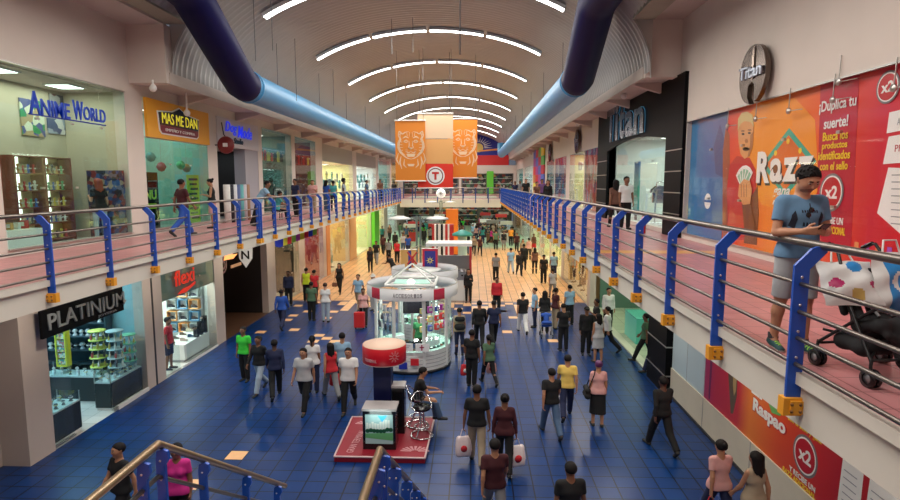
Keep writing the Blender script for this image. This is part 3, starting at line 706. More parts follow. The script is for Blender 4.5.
t = thing('round_sign', 'dark red round blade sign beside the blue script sign', 'sign', (XL+.3, 21.6, 7.5))
obj('disc', MB().lathe([(0, -.05), (.3, -.05), (.33, 0), (.3, .05), (0, .05)], (XL+.42, 21.7, 7.5), 24, 0, Matrix.Rotation(PI/2, 3, 'X')), M_('sign_dark_red', (.22, .02, .02), .4), t)
obj('ring', MB().lathe([(.2, -.06), (.24, -.06), (.24, -.05), (.2, -.05)], (XL+.42, 21.7, 7.5), 24, 0, Matrix.Rotation(PI/2, 3, 'X')).box((XL+.42, 21.635, 7.5), (.18, .02, .14)), neon_w, t)
obj('arm', MB().bb(XL, XL+.12, 21.68, 21.72, 7.48, 7.52), dark_m, t)
rl = MB().lathe([(0, 0), (.13, 0), (.13, 1.5), (0, 1.5)], (0, 0, 0), 14)
fab = [((.75, .74, .70), 'white'), ((.02, .02, .03), 'black'), ((.7, .7, .72), 'pale grey'), ((.1, .14, .3), 'navy'), ((.15, .45, .45), 'teal'), ((.6, .55, .6), 'lilac'), ((.35, .2, .12), 'brown')]
rm = rl.mesh('fabric_roll', [white_m])
for k, (c, nm) in enumerate(fab):
    o = bpy.data.objects.new('fabric_roll', rm); C.objects.link(o); o.location = (XL+.22, 22.05+.33*k, Z1); o.material_slots[0].link = 'OBJECT'; o.material_slots[0].material = cloth(c, 'roll') if 'cloth' in globals() else mat('roll%d' % k, c, .8, noise=.15, nscale=12)
    tag(o, '%s fabric roll standing upright outside the blue script sign shop' % nm, 'fabric roll', 'fabric rolls outside the script sign shop')
hs, xs = shelf('left', -12.4, 21.9, 24.5, Z1, 7.4, 6, 'dark wall shelf of bottles deep in the script sign shop', wall_dark, dark_m)
goods('bottle', grid(xs, 22, 24.4, 6, hs), 0, [(.1, .3, .3), (.5, .5, .45), (.05, .05, .05), (.3, .1, .2)], 'small bottle on the dark shelf of the script sign shop', 'bottles in the script sign shop', sc=1.3)

# bays D, E: glazed gift shop fronts
for nm, y0, y1, wm_, lab in (('first', 26.6, 30.9, M_('gift_dark_green', (.10, .17, .14), .6, noise=.3), 'green lit gift shop'), ('second', 31.6, 35.7, M_('gift_dark_red', (.20, .05, .04), .6, noise=.3), 'red walled gift shop')):
    room('left', XL, y0, y1, Z1, 8.55, 3.0, wm_, 60, (1, .95, .8))
    window('left', XL+.02, y0, y1, 4.64, 8.62, 3, pale_glass)
    goods('garment', [(XL-.35, y0+.4+.48*i, 7.15) for i in range(8)], PI/2, [(.75, .03, .03), (.85, .72, .1), (.02, .02, .02), (.7, .05, .05), (.02, .02, .02)], 'bright hanging garment high in the window of the %s' % lab, 'hanging garments in the %s' % lab, sc=.75)
    struct('trim_garment_rail', MB().tube([(XL-.35, y0+.02, 7.72), (XL-.35, y1-.02, 7.72)], .015, 6), steel)
    t = thing('display_table', 'tiered display table in the window of the %s' % lab, 'table', (XL-1, (y0+y1)/2, Z1)); y1 -= 1.5 if nm == 'first' else 0
    for i, (w, z) in enumerate(((1.25, 5.0), (.95, 5.45), (.6, 5.9))): obj('tier', MB().bb(XL-1.0-w/3, XL-1.0+w/3, (y0+y1)/2-w, (y0+y1)/2+w, z-.05 if i else z-.05, z), wood_m, t)
    obj('pedestal', MB().bb(XL-1.2, XL-.8, (y0+y1)/2-.3, (y0+y1)/2+.3, Z1, 5.86), wood_m, t)
    pts = [(XL-.62, (y0+y1)/2-1.12+.25*i, 5.0) for i in range(10)]+[(XL-.76, (y0+y1)/2-.85+.28*i, 5.45) for i in range(7)]+[(XL-.95, (y0+y1)/2-.45+.25*i, 5.9) for i in range(4)]
    goods('handbag' if nm == 'first' else 'figurine', pts, PI/2, [(.75, .65, .2), (.7, .7, .65), (.5, .1, .1), (.1, .35, .2), (.6, .3, .05), (.02, .02, .02)], 'small colourful item on the tiered table of the %s' % lab, 'items on the tiered table of the %s' % lab, sc=.8 if nm == 'first' else 1.6)
# artificial tree in the first gift window
t = thing('artificial_tree', 'dark leafy artificial tree in the window of the green lit gift shop', 'tree', (XL-.8, 30.2, Z1))
obj('trunk', MB().tube([(XL-.8, 30.2, Z1), (XL-.75, 30.15, 5.6), (XL-.8, 30.1, 6.6)], [.08, .06, .03], 8), M_('bark', (.06, .04, .03), .8), t)
r_ = random.Random(2); lf = MB()
for i in range(260):
    a = r_.uniform(0, 6.28); q = r_.uniform(.1, .62)*1.2; z = 6.6+r_.uniform(-.9, .55)*(1.1-q*.7); c = Vector((XL-.8+q*math.cos(a)*.7, 30.1+q*math.sin(a)*.75, z)); d = Vector((r_.uniform(-1, 1), r_.uniform(-1, 1), r_.uniform(-.6, .6))).normalized()*.13; e = d.cross(Vector((r_.uniform(-1, 1), r_.uniform(-1, 1), 1))).normalized()*.045
    lf.add([c-d, c+e, c+d, c-e], [(0, 1, 2, 3)])
obj('foliage', lf, M_('leaf_dark', (.015, .03, .012), .6), t)

# bays F..I : beige headers over lit openings
for k, (y0, y1, wm_, col, pw) in enumerate([(37.4, 46.9, wall_yel, (1, .92, .6), 600), (48.5, 58.4, wall_white, (.9, 1, 1), 560), (60, 68, wall_teal, (.9, 1, .95), 200), (69.5, 77, wall_warm, (1, .85, .6), 200)]):
    zt = 7.5 if k < 2 else 8.6
    room('left', XL, y0, y1, Z1, zt, 3.5, wm_, pw, col)
    if k < 2: struct('wall_left_header', MB().bb(XL-.15, XL-.02, y0, y1, 7.5, 8.62), M_('header_beige', (.42, .38, .33), .6))
    window('left', XL+.02, y0, y1, 4.64, zt, 4, clear)
    goods('garment', [(XL-.5, y0+.5+.8*i, 5.6+.5*(i % 2)) for i in range(int((y1-y0)/.8)-1)], PI/2, [(.8, .8, .7), (.1, .35, .35), (.6, .55, .3), (.2, .25, .3)], 'garment hung in the %s lit window beyond the gift shops' % ['first', 'second', 'third', 'fourth'][k], 'garments in the %s far left window' % ['first', 'second', 'third', 'fourth'][k], sc=1.1)

# ---------------- RIGHT, upper floor: the big printed window
XR = UW_R; MR = frame((XR+.12, 0, 0), 'right')   # local x = -Y
def pr_(u, v):
    q = onx(u, v, XR+.12); return (-q.y, q.z)
t = thing('window_poster', 'huge red and orange printed poster reading Razz behind the upper right glass', 'poster', (XR+.12, 9, 4.64))
def yr(a, b, z0, z1): return rect(-a, -b, z0, z1)
obj('red_print', MB().prism(yr(14.15, 3.0, 4.64, 7.78), -.02, 0, MR), grad_mat('razz_red', 1, 3.0, 14.15, [(0, (.62, .01, .012)), (.45, (.66, .01, .012)), (.53, (.62, .008, .03)), (.66, (.80, .09, .01)), (.80, (.90, .25, .02)), (.93, (.80, .07, .01)), (1, (.70, .02, .01))]), t)
obj('orange_glow_print', MB().prism([pr_(742, 165), pr_(745, 118), pr_(760, 103), pr_(795, 98), pr_(815, 120), pr_(819, 190), pr_(800, 215), pr_(762, 205)], 0, .002, MR), M_('print_orange', (.90, .30, .02), .35), t)
obj('crimson_panel', MB().prism([pr_(816, 240), pr_(821, 78), pr_(860, 66), pr_(851, 250)], .002, .004, MR), M_('print_crimson', (.50, .008, .03), .35), t)
teal_p = M_('print_teal', (.05, .40, .30), .35); yel_p = M_('print_yellow', (.90, .62, .03), .35); whi_p = M_('print_white', (.88, .86, .82), .35); blk_p = M_('print_black', (.03, .02, .02), .4); drk_p = M_('print_brown', (.22, .07, .02), .4)
def dia(cx, cz, w, h): return [(cx-w, cz), (cx, cz-h), (cx+w, cz), (cx, cz+h)]
dc = pr_(787, 163); dt = pr_(787, 128.5); dl = pr_(759, 163); hw_, hh_ = (dc[0]-dl[0])*.88, dt[1]-dc[1]
obj('diamond', MB().prism(dia(dc[0], dc[1], hw_, hh_), .004, .006, MR), teal_p, t)
obj('diamond_center', MB().prism(dia(dc[0], dc[1], hw_*.80, hh_*.80), .006, .008, MR), M_('print_orange2', (.75, .16, .02), .35), t)
for k, (a, b) in enumerate([(-.45, .32), (0, .62), (.45, .32)]): obj('diamond_stud', MB().prism(disc(dc[0]+a*hw_, dc[1]+b*hh_, .055, 10), .008, .01, MR), yel_p, t)
T_ = Matrix.Translation
rL, rR = pr_(756.5, 183), pr_(814, 179); zt_ = pr_(758, 152)[1]; W4 = (rR[0]-rL[0]); zb_ = rL[1]
for (ch, f0, fw, dz_, fh) in [('R', 0, .27, 0, 1.0), ('a', .265, .23, .02, .72), ('z', .50, .245, .03, .70), ('z', .745, .245, .03, .70)]:
    x = rL[0]+f0*W4; w = fw*W4*.97; h = (zt_-zb_)*fh; z = zb_+dz_
    text(ch, MR @ T_((x+.05, z-.05, .009)), w, h, blk_p, t, depth=.002, bold=.05); text(ch, MR @ T_((x, z, .011)), w, h, whi_p, t, depth=.003, bold=.04)
obj('curl', MB().prism(disc(rL[0]+.37*W4, zb_+.28, .09, 12), .016, .018, MR), drk_p, t)
def ptext(s_, u0, v0, u1, hh, m, sh=0.0, bd=.02):
    a = pr_(u0, v0); c = pr_(u1, v0); text(s_, MR @ T_((a[0], a[1], .012)), c[0]-a[0], hh, m, t, depth=.003, shear=sh, bold=bd)
ptext('gana', 773, 198, 790, .20, whi_p, .3); ptext('más', 773, 204.5, 786, .13, whi_p, .3)
for s_, u0, v0, u1, hh, m in [('¡Duplica tu', 819.6, 116, 856, .24, whi_p), ('suerte!', 824.4, 129.5, 848.3, .19, whi_p), ('Busca los', 823.3, 141.5, 848.3, .15, yel_p), ('productos', 822.5, 151.5, 847.5, .15, yel_p), ('identificados', 818.8, 160.5, 850.4, .15, yel_p), ('con el sello', 820.5, 170.5, 848.2, .14, yel_p),
                       ('Y RECIBE UN', 819, 222.5, 843.6, .12, whi_p), ('RAZZ ADICIONAL', 818, 232, 846, .13, yel_p)]: ptext(s_, u0, v0, u1, hh, m)
def roundel(M, cx, cz, r, t, base=.006):
    obj('seal_rim', MB().prism(disc(cx, cz, r, 32), base, base+.002, M), M_('seal_grey', (.18, .17, .17), .35), t)
    obj('seal_ring', MB().prism(disc(cx, cz, r*.88, 32), base+.002, base+.004, M), whi_p, t)
    obj('seal_face', MB().prism(disc(cx, cz, r*.80, 32), base+.004, base+.006, M), M_('seal_red', (.50, .01, .015), .35), t)
    text('x2', M @ T_((cx-r*.52, cz-r*.32, base+.006)), r*1.04, r*.68, whi_p, t, depth=.003, bold=.03)
c1 = pr_(832, 192.5); roundel(MR, c1[0], c1[1], .325, t, .012); c2 = pr_(888.6, 87); roundel(MR, c2[0], c2[1], .24, t, .012)
# painted man with cards on the print
skp = M_('print_skin', (.72, .33, .12), .4); skd = M_('print_skin_dark', (.40, .15, .05), .4)
def oval(cx, cy, a, b, n=22): return [(cx+a*math.cos(2*PI*k/n), cy+b*math.sin(2*PI*k/n)) for k in range(n)]
def pp(name, pts, z, m): obj(name, MB().prism([pr_(u, v) for u, v in pts], z, z+.002, MR), m, t)
def po(name, u, v, ru, rv, z, m, n=18): obj(name, MB().prism([pr_(u+ru*math.cos(2*PI*k/n), v+rv*math.sin(2*PI*k/n)) for k in range(n)], z, z+.0015, MR), m, t)
pp('printed_figure', [(722.6, 238), (723, 150), (726, 128), (729.5, 134), (730, 165), (727, 238)], .003, M_('print_umber', (.35, .08, .03), .4))
pp('printed_body', [(729, 240), (727, 190), (730, 165), (737, 156), (750, 158), (756, 170), (757, 205), (756, 240)], .004, M_('print_red_shirt', (.55, .02, .02), .4))
pp('printed_body_shade', [(744, 243), (752, 196), (758, 186), (759, 215), (757, 245)], .007, drk_p)
pp('printed_head', [(738.5, 128), (739, 118), (743, 113), (749, 112.5), (753, 117), (754, 128), (753.5, 145), (750, 156), (745, 159), (741, 154), (739, 142)], .009, skp)
pp('printed_hat', [(738.2, 131), (738.6, 119), (742, 113), (748, 111.5), (753, 115), (754.6, 127), (751, 122), (745, 121), (741, 124)], .011, M_('print_hat', (.62, .48, .20), .4))
pp('printed_cheek_shade', [(751, 135), (753.6, 132), (753, 146), (750, 156), (748, 157), (750.5, 146)], .011, skd)
for (u, v, a, b_, m) in [(743.6, 134, 1.5, 1.1, blk_p), (750, 133, 1.5, 1.1, blk_p), (743.4, 131, 2, .7, drk_p), (750.3, 130, 2, .7, drk_p), (747, 141, 1.6, 2.2, skd), (746.6, 149, 3.6, 1.9, blk_p), (746.6, 148.5, 3.0, 1.1, whi_p)]: po('printed_feature', u, v, a, b_, .0125, m, 10)
for k in range(5):
    c0 = pr_(744.5, 188); a = R(-46+21*k); Mk = MR @ T_((c0[0], c0[1], .014+.001*k)) @ Matrix.Rotation(-a, 4, 'Z')
    obj('printed_card', MB().prism(rect(-.09, .09, .03, .50), 0, .001, Mk), whi_p, t); obj('card_face', MB().prism(rect(-.05, .05, .12, .42), .001, .0014, Mk), M_('print_card_green', (.25, .50, .32), .35), t)
pp('printed_hand', [(739, 196), (740, 185), (745, 179), (751, 181), (753, 190), (751, 204), (744, 205)], .021, skp)
for k in range(3): pp('printed_finger_line', [(742+2.6*k, 184), (742.6+2.6*k, 184), (742.8+2.6*k, 197), (742.2+2.6*k, 197)], .0235, skd)
pp('printed_arm', [(743, 204), (751, 203), (756, 226), (755, 241), (746, 241)], .019, drk_p)
# white forms at the near end
for k, (pts) in enumerate([[(-8.80, 6.80), (-8.78, 7.10), (-3.4, 7.4), (-3.4, 7.1)], [(-8.82, 6.35), (-8.75, 6.75), (-3.4, 7.0), (-3.4, 6.5)], [(-8.85, 5.62), (-8.70, 6.30), (-7.9, 6.25), (-7.9, 5.42), (-8.25, 5.30)]]):
    obj('printed_form', MB().prism(pts, .006, .008, MR), whi_p, t)
for k in range(8): obj('form_line', MB().prism(rect(-8.62+.01*k, -8.0, 6.18-.1*k, 6.195-.1*k), .008, .009, MR), grey_m, t)
text('PREMIO', MR @ T_((-8.6, 6.52, .009)), .5, .1, M_('seal_red', (.5, .01, .015)), t, depth=.002)
text('A PARTIR DE', MR @ T_((-8.6, 6.9, .009)), .5, .1, grey_m, t, depth=.002)
for k in range(7): obj('light_dot', MB().prism(rect(-9.3+.16*k*1.5, -9.2+.16*k*1.5, 5.02, 5.14), .006, .008, MR), [M_('dot_orange', (.8, .3, .1), .4), M_('dot_violet', (.4, .1, .5), .4)][k % 2], t)
t = thing('window_poster', 'tall blue printed panel with a white emblem beside the red poster', 'poster', (XR+.12, 15.2, 4.64))
obj('blue_print', MB().prism(yr(16.43, 14.17, 4.64, 7.78), -.02, 0, MR), grad_mat('blue_panel', 1, 14.17, 16.2, [(0, (.08, .15, .33)), (.5, (.03, .14, .40)), (1, (.02, .20, .45))]), t)
obj('emblem', MB().prism(disc(-15.1, 5.6, .20, 20), 0, .003, MR), whi_p, t); obj('emblem_bar', MB().prism(rect(-15.32, -14.88, 5.57, 5.63), .003, .006, MR), M_('panel_blue', (.02, .12, .38), .4), t)
obj('fern_print', MB().prism([(-14.7, 6.3), (-14.9, 7.0), (-14.6, 7.5), (-14.3, 7.1), (-14.25, 6.2)], 0, .003, MR), M_('panel_blue_dark', (.05, .09, .25), .4), t)
window('right', XR-.0, 3.0, 16.45, 4.64, 7.78, 8, glass_mat('poster_glass', (1, 1, 1), .35))
struct('wall_right_backing', MB().bb(XR+.16, XR+.3, 3, 16.45, 4.5, 7.8), dark_m)
for k, (u, v) in enumerate([(727, 126), (755, 119), (788, 111), (832, 100), (838, 82), (893, 88)]):
    p = onx(u, v, XR-.04)
    o = obj('glass_fitting', MB().lathe([(0, -.02), (.055, -.02), (.06, 0), (.05, .02), (0, .02)], (XR-.03, p.y, p.z), 14, 0, Matrix.Rotation(PI/2, 3, 'Y')).tube([(XR-.03, p.y, p.z), (XR-.03, p.y-.02, p.z+.42)], .01, 5).tube([(XR-.03, p.y, p.z), (XR-.03, p.y-.45, p.z-.02)], .008, 5), steel)
    tag(o, 'steel disc fitting with thin stays on the poster glass, %s' % ['by the blue panel', 'above the printed man', 'above the teal diamond', 'left of the word Duplica', 'over the word Duplica', 'at the upper badge'][k], 'glass fitting', 'disc fittings on the poster glass')

# Titan shop: black portal
bt = MB(); bt.bb(5.90, 6.3, 16.5, 17.9, 4.5, 9.15); bt.bb(5.90, 6.3, 25.5, 27.4, 4.5, 9.15)
pts = [(-25.5, 9.15), (-17.9, 9.15)]+[(-17.9-7.6*i/16, 7.42+.28*math.sin(PI*i/16)) for i in range(17)]
M2 = frame((6.0, 0, 0), 'right'); bt.prism(pts, 0, .10, M2)
tt = struct('wall_right_portal', bt, matte_black)
bands = MB()
for (a, b_) in ((16.5, 17.9), (25.5, 27.4)):
    for k in range(4): bands.bb(5.885, 5.91, a, b_, 5.15+.62*k, 5.18+.62*k)
obj('steel_band', bands, steel, tt)
t = thing('shop_sign', 'large dark chrome Titan letters on the black portal', 'sign', (5.85, 21.7, 7.6))
M3 = frame((5.89, 0, 0), 'right'); tl = M_('titan_steel', (.25, .27, .30), .25, .9); te = M_('titan_edge', (.10, .30, .45), .3, .3, emit=.25, ecol=(.1, .5, .9))
for ch, x, w, h in [('T', -25.2, 1.2, 1.36), ('i', -23.85, .42, 1.40), ('t', -23.25, .8, 1.25), ('a', -22.35, 1.1, .95), ('n', -21.15, 1.15, .92)]:
    text(ch, M3 @ T_((x-.05, 7.79, 0)), w, h, te, t, depth=.03, bold=.03, name='letter_glow'); text(ch, M3 @ T_((x, 7.77, .03)), w, h, tl, t, depth=.06, bold=.03, name='letter')
room('right', XR, 17.9, 25.5, Z1, 7.9, 4.0, wall_white, 170, (.85, 1, .92))
window('right', XR+.12, 17.9, 25.5, 4.52, 7.7, 4, clear)
for k, (y, x) in enumerate([(18.9, 7.0), (20.3, 7.4), (21.6, 7.0)]):
    t = thing('clothes_rack', 'chrome clothes rack in the Titan shop, %s from the extinguisher' % ['first', 'second', 'third'][k], 'clothes rack', (x, y, Z1))
    obj('frame', MB().tube([(x, y-.5, Z1), (x, y-.5, 5.95), (x, y-.4, 6.1), (x, y+.4, 6.1), (x, y+.5, 5.95), (x, y+.5, Z1)], .022, 8).tube([(x-.25, y-.5, Z1+.03), (x+.25, y-.5, Z1+.03)], .022, 6).tube([(x-.25, y+.5, Z1+.03), (x+.25, y+.5, Z1+.03)], .022, 6), chrome, t)
    goods('garment', [(x, y-.32+.16*i, 5.33) for i in range(5)], 0, [(.02, .02, .03), (.1, .12, .2), (.5, .5, .48), (.3, .05, .06)], 'garment on a chrome rack in the Titan shop', 'garments on the Titan shop racks', sc=1.0)
hs, xs = shelf('right', 9.9, 18.2, 22.2, Z1, 7.2, 3, 'dark wall rack of garments at the back of the Titan shop', M_('rack_back_dark', (.03, .03, .035), .6), dark_m)
goods('garment', [(xs, 18.45+.38*i, h) for h in hs for i in range(10)], PI/2, [(.03, .03, .05), (.3, .3, .32), (.08, .02, .03), (.1, .15, .3), (.55, .55, .5)], 'folded garment on the dark wall rack of the Titan shop', 'garments on the dark wall rack', sc=.55)
t = thing('fire_extinguisher', 'red fire extinguisher standing beside the black portal column', 'fire extinguisher', (5.35, 18.0, Z1))
obj('cylinder', MB().lathe([(0, 0), (.08, 0), (.085, .03), (.085, .42), (.05, .5), (.025, .53), (0, .53)], (5.35, 18.0, Z1), 16), M_('extinguisher_red', (.6, .02, .02), .3), t)
obj('valve', MB().box((5.35, 18.0, Z1+.56), (.03, .14, .04)).tube([(5.35, 18.05, Z1+.55), (5.35, 18.13, Z1+.4), (5.35, 18.1, Z1+.2)], .012, 6), dark_m, t)
t = thing('info_stand', 'tall blue information stand inside the Titan shop entrance', 'stand', (6.6, 23.2, Z1))
obj('panel', MB().bb(6.55, 6.62, 22.9, 23.5, Z1+.3, 6.9), grad_mat('stand_blue', 2, 4.5, 6.9, [(0, (.05, .3, .5)), (.5, (.1, .45, .3)), (1, (.02, .15, .45))]), t); obj('foot', MB().bb(6.35, 6.85, 22.8, 23.6, Z1, Z1+.05).bb(6.56, 6.61, 23.1, 23.3, Z1, Z1+.4), dark_m, t)

# further right upper windows
for k, (y0, y1, cols, lab, sc, st) in enumerate([(27.6, 30.9, [(.75, .05, .04), (.75, .25, .15), (.6, .5, .45), (.1, .05, .05), (.7, .6, .55)], 'red patterned window print next to the black portal', 3.2, (1, 1, .5)),
        (37.0, 41.9, [(.03, .12, .45), (.1, .4, .7), (.55, .7, .8), (.3, .02, .1)], 'blue window print with pale splashes on the right wall', 1.5, (1, 1, .5)),
        (42.3, 46.4, [(.5, .7, .8), (.1, .3, .6), (.75, .78, .8), (.15, .5, .6)], 'pale blue window print on the right wall', 1.6, (1, 1, .4))]):
    t = thing('window_poster', lab, 'poster', (XR+.1, (y0+y1)/2, 4.64)); obj('print', MB().bb(XR+.08, XR+.12, y0, y1, 4.64, 7.78), patch_mat('wprint%d' % k, cols, sc, .4, 0, st), t)
    window('right', XR+.0, y0, y1, 4.64, 7.78, 2, clear)
    struct('wall_right_backing', MB().bb(XR+.14, XR+.3, y0, y1, 4.5, 7.8), dark_m)
room('right', XR, 31.1, 35.6, Z1, 7.8, 2.5, wall_yel, 130, (1, .97, .85)); window('right', XR, 31.1, 35.6, 4.64, 7.78, 3, clear)
goods('garment', [(XR+.5, 31.6+.7*i, 6.8) for i in range(6)], PI/2, [(.75, .74, .7), (.5, .45, .3), (.8, .8, .8)], 'pale garment in the cream lit window beyond the black portal', 'garments in the cream lit window', sc=.8)
t = thing('colour_block_panel', 'rainbow chequered panel rising above the far right shops', 'panel', (XR-.15, 52, 4.6))
cl = [(.75, .02, .03), (.8, .6, .05), (.1, .15, .6), (.7, .25, .05), (.1, .5, .1), (.45, .05, .35), (.85, .75, .1), (.6, .02, .05)]
for i in range(4):
    for j in range(6):
        obj('colour_square', MB().bb(XR-.12, XR-.02, 47.6+2.0*i, 49.58+2.0*i, 4.51+.76*j, 5.26+.76*j), mat('square_%d' % ((i*3+j*5) % 8), cl[(i*3+j*5) % 8], .5), t)
for y0, y1, wm_, pw in ((57.5, 66, wall_white, 260), (68, 77, wall_teal, 200)):
    room('right', XR, y0, y1, Z1, 7.8, 2.5, wm_, pw, (.9, 1, 1)); window('right', XR, y0, y1, 4.64, 7.78, 3, clear)
struct('wall_right_fill', MB().bb(XR+.02, XR+.3, 47.5, 55.8, 4.5, 7.8), cream)
for k, (y, z, s) in enumerate([(12.42, 8.31, 1), (32.5, 8.35, 1.1), (43.7, 8.30, 1.1)]):
    t = thing('oval_sign', ['dark metal oval Titan sign on the cream wall above the red poster', 'dark oval wall sign above the cream lit window', 'dark oval wall sign above the pale blue prints'][k], 'sign', (XR-.1, y, z))
    MO = frame((XR-.1, 0, 0), 'right'); N = 30; P = []
    for i in range(N):
        a = -PI/2+2*PI*(i+.5)/N; P.append((-y+.56*s*math.cos(a), z+.60*s*math.sin(a)))
    P = P[:1]+P[1:]; 
    notch = [(-y-.03, z-.60*s), (-y-.16, z-.45*s), (-y-.14, z-.22*s), (-y+.02, z-.14*s), (-y+.14, z-.24*s), (-y+.13, z-.45*s)]
    P = P[1:-1]+notch
    bb_ = MB().prism(P, 0, .10, MO); obj('plate', bb_, M_('sign_bronze', (.13, .10, .085), .22, .9), t)
    obj('crease', MB().prism(rect(-y+.02, -y+.10, z-.1, z+.54*s), .10, .125, MO), M_('sign_bronze_light', (.35, .28, .24), .2, .9), t)
    text('Titan', MO @ T_((-y-.48*s, z-.07, .125)), .95*s, .26, M_('oval_letter', (.45, .5, .6), .25, .6), t, depth=.03, bold=.02)
    obj('bracket', MB().bb(XR-.1, XR, y-.2, y+.2, z-.02, z+.02), dark_m, t)

# globe lamps under the ledges
gl = M_('globe_white', (.8, .78, .74), .4)
for k, (u, v, X) in enumerate([(153, 88, -9.0), (187, 113, -9.2), (624, 96, 5.3), (578, 124, 5.4), (288, 126, -9.2), (344, 143, -9.2)]):
    p = onx(u, v, X); zt = 8.95 if X < 0 else 9.17
    o = obj('globe_lamp', MB().lathe([(0, -.11), (.06, -.09), (.10, -.03), (.10, .03), (.06, .09), (.03, .11), (.03, zt-p.z)], (X, p.y, p.z), 16), gl)
    tag(o, ['white globe lamp under the bulkhead corner on the left', 'white globe lamp under the ledge by the yellow sign', 'white globe lamp beside the Titan letters', 'white globe lamp above the cream lit window', 'white globe lamp above the gift shop windows', 'white globe lamp farther along the left ledge'][k], 'lamp', 'globe lamps under the ledges')
for (x, ya, n, st) in ((-8.3, 8, 9, 7.5), (4.4, 8, 9, 7.5)):
    pass

# ---------------- LEFT, ground floor
XG = GW_L; ZT = 4.06
gl_bays = [(12.07, 15.85), (16.85, 20.45), (21.2, 25.9), (27.0, 30.8), (31.9, 36.0), (37.5, 43.6), (46.3, 53.3), (56.2, 61.4), (64.0, 72)]
b = MB(); y = 11.5
for (a, c) in gl_bays+[(YF, YF)]: b.bb(XG-.3, XG, y, a, 0, ZT); y = c
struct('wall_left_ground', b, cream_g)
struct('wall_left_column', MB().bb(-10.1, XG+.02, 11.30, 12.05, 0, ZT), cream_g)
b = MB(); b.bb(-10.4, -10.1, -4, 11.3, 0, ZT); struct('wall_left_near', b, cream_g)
struct('trim_dark_joint', MB().bb(XG-.05, XG+.01, 16.28, 16.36, 0, ZT), dark_m)
kick = MB(); kick.bb(XG-.02, XG+.03, 14.4, 15.85, 0, .10); kick.bb(XG-.02, XG+.03, 17.9, 20.45, 0, .08); struct('baseboard_left', kick, white_m)
# jewellery shop
room('left', XG, 12.07, 15.85, 0, 3.95, 3.4, wall_cy, 130, (.55, .88, 1), cm=wall_white)
window('left', XG-.02, 14.2, 15.85, .05, 3.95, 2, clear); window('left', XG-.02, 12.07, 12.75, .05, 3.95, 1, clear)
t = thing('shop_sign', 'long black PLATINIUM sign with grey letters under the left walkway', 'sign', (-9.2, 13, 2.8))
MP = frame((-9.22, 0, 0), 'left')
obj('board', MB().prism(rect(11.62, 14.5, 2.72, 3.36), -.06, 0, MP), matte_black, t)
text('PLATINIUM', MP @ T_((11.80, 2.87, 0)), 2.72, .36, M_('sign_grey', (.42, .44, .45), .35, .4), t, depth=.03, bold=.004)
text('JOYERIA', MP @ T_((13.45, 2.75, 0)), .75, .07, M_('sign_grey', (.42, .44, .45)), t, depth=.01)
obj('hanger', MB().tube([(-9.25, 12.2, 3.3), (-9.25, 12.2, ZT)], .01, 5).tube([(-9.25, 14.0, 3.3), (-9.25, 14.0, ZT)], .01, 5), steel, t)
case_top = M_('counter_white', (.6, .7, .72), .3)
def jewel_counter(lab, x0, x1, y0, y1, h=.95, grp=None):
    t = thing('jewellery_counter', lab, 'counter', ((x0+x1)/2, (y0+y1)/2, 0))
    obj('cabinet', MB().bb(x0, x1, y0, y1, .08, h-.2), M_('counter_black', (.012, .02, .025), .25), t)
    obj('plinth', MB().bb(x0+.02, x1-.02, y0+.02, y1-.02, 0, .08), white_m, t)
    obj('display_deck', MB().bb(x0+.01, x1-.01, y0+.01, y1-.01, h-.2, h-.16), case_top, t)
    obj('glass_case', MB().bb(x0, x1, y0, y1, h-.16, h+.06), clear, t)
    f = MB()
    for xx in (x0+.01, x1-.01):
        for yy in (y0+.01, y1-.01): f.bb(xx-.01, xx+.01, yy-.01, yy+.01, .08, h+.07)
    obj('frame', f, steel, t)
    pts = []; nx = max(1, int((x1-x0)/.22)); ny = max(1, int((y1-y0)/.22))
    for i in range(nx):
        for j in range(ny): pts.append((x0+(i+.5)*(x1-x0)/nx, y0+(j+.5)*(y1-y0)/ny, h-.16))
    goods('watch_stand', pts, 0, [(.75, .78, .8), (.1, .12, .14), (.5, .55, .6)], 'small jewellery stand inside a glass counter of the PLATINIUM shop', 'jewellery stands in the PLATINIUM counters', cols2=((.7, .6, .3), (.8, .8, .82)), sc=.95)
jewel_counter('dark jewellery counter along the front window of the PLATINIUM shop', -10.05, -9.6, 14.3, 15.75)
jewel_counter('dark jewellery counter facing the entrance of the PLATINIUM shop', -11.9, -10.1, 14.75, 15.3, .95)
jewel_counter('dark jewellery counter at the near side of the PLATINIUM entrance', -10.2, -9.62, 12.15, 13.15, .95)
def shelf_y(x0, x1, y, z0, z1, nb, lab, back, wm, dep=.3):
    """shelving unit with its back to a wall at plane y, facing the viewer"""
    t = thing('display_shelf', lab, 'shelf', ((x0+x1)/2, y-dep/2, z0)); f = MB()
    for x in (x0, x1): f.bb(x-.02, x+.02, y-dep, y, z0, z1)
    obj('side_panel', f, wm, t); obj('back_panel', MB().bb(x0, x1, y-.03, y-.005, z0, z1), back, t)
    hs = [z0+.08+(z1-z0-.1)*i/nb for i in range(nb+1)]
    for h in hs: obj('shelf_board', MB().bb(x0+.02, x1-.02, y-dep, y-.03, h-.012, h+.012), wm, t)
    return [h+.013 for h in hs[:-1]]
hs = shelf_y(-12.5, -10.45, 15.8, 0, 3.3, 8, 'tall dark wall shelf of jewellery stands at the end of the PLATINIUM shop', M_('shelf_navy', (.01, .04, .06), .5), M_('shelf_dark', (.03, .06, .08), .4))
goods('watch_stand', [(-12.4+.19*i, 15.66, z) for z in hs[3:] for i in range(10)], 0, [(.75, .8, .85), (.5, .6, .65), (.05, .08, .1), (.85, .85, .85)], 'small jewellery stand on the end wall shelf of the PLATINIUM shop', 'jewellery stands on the PLATINIUM end wall', sc=1.35)
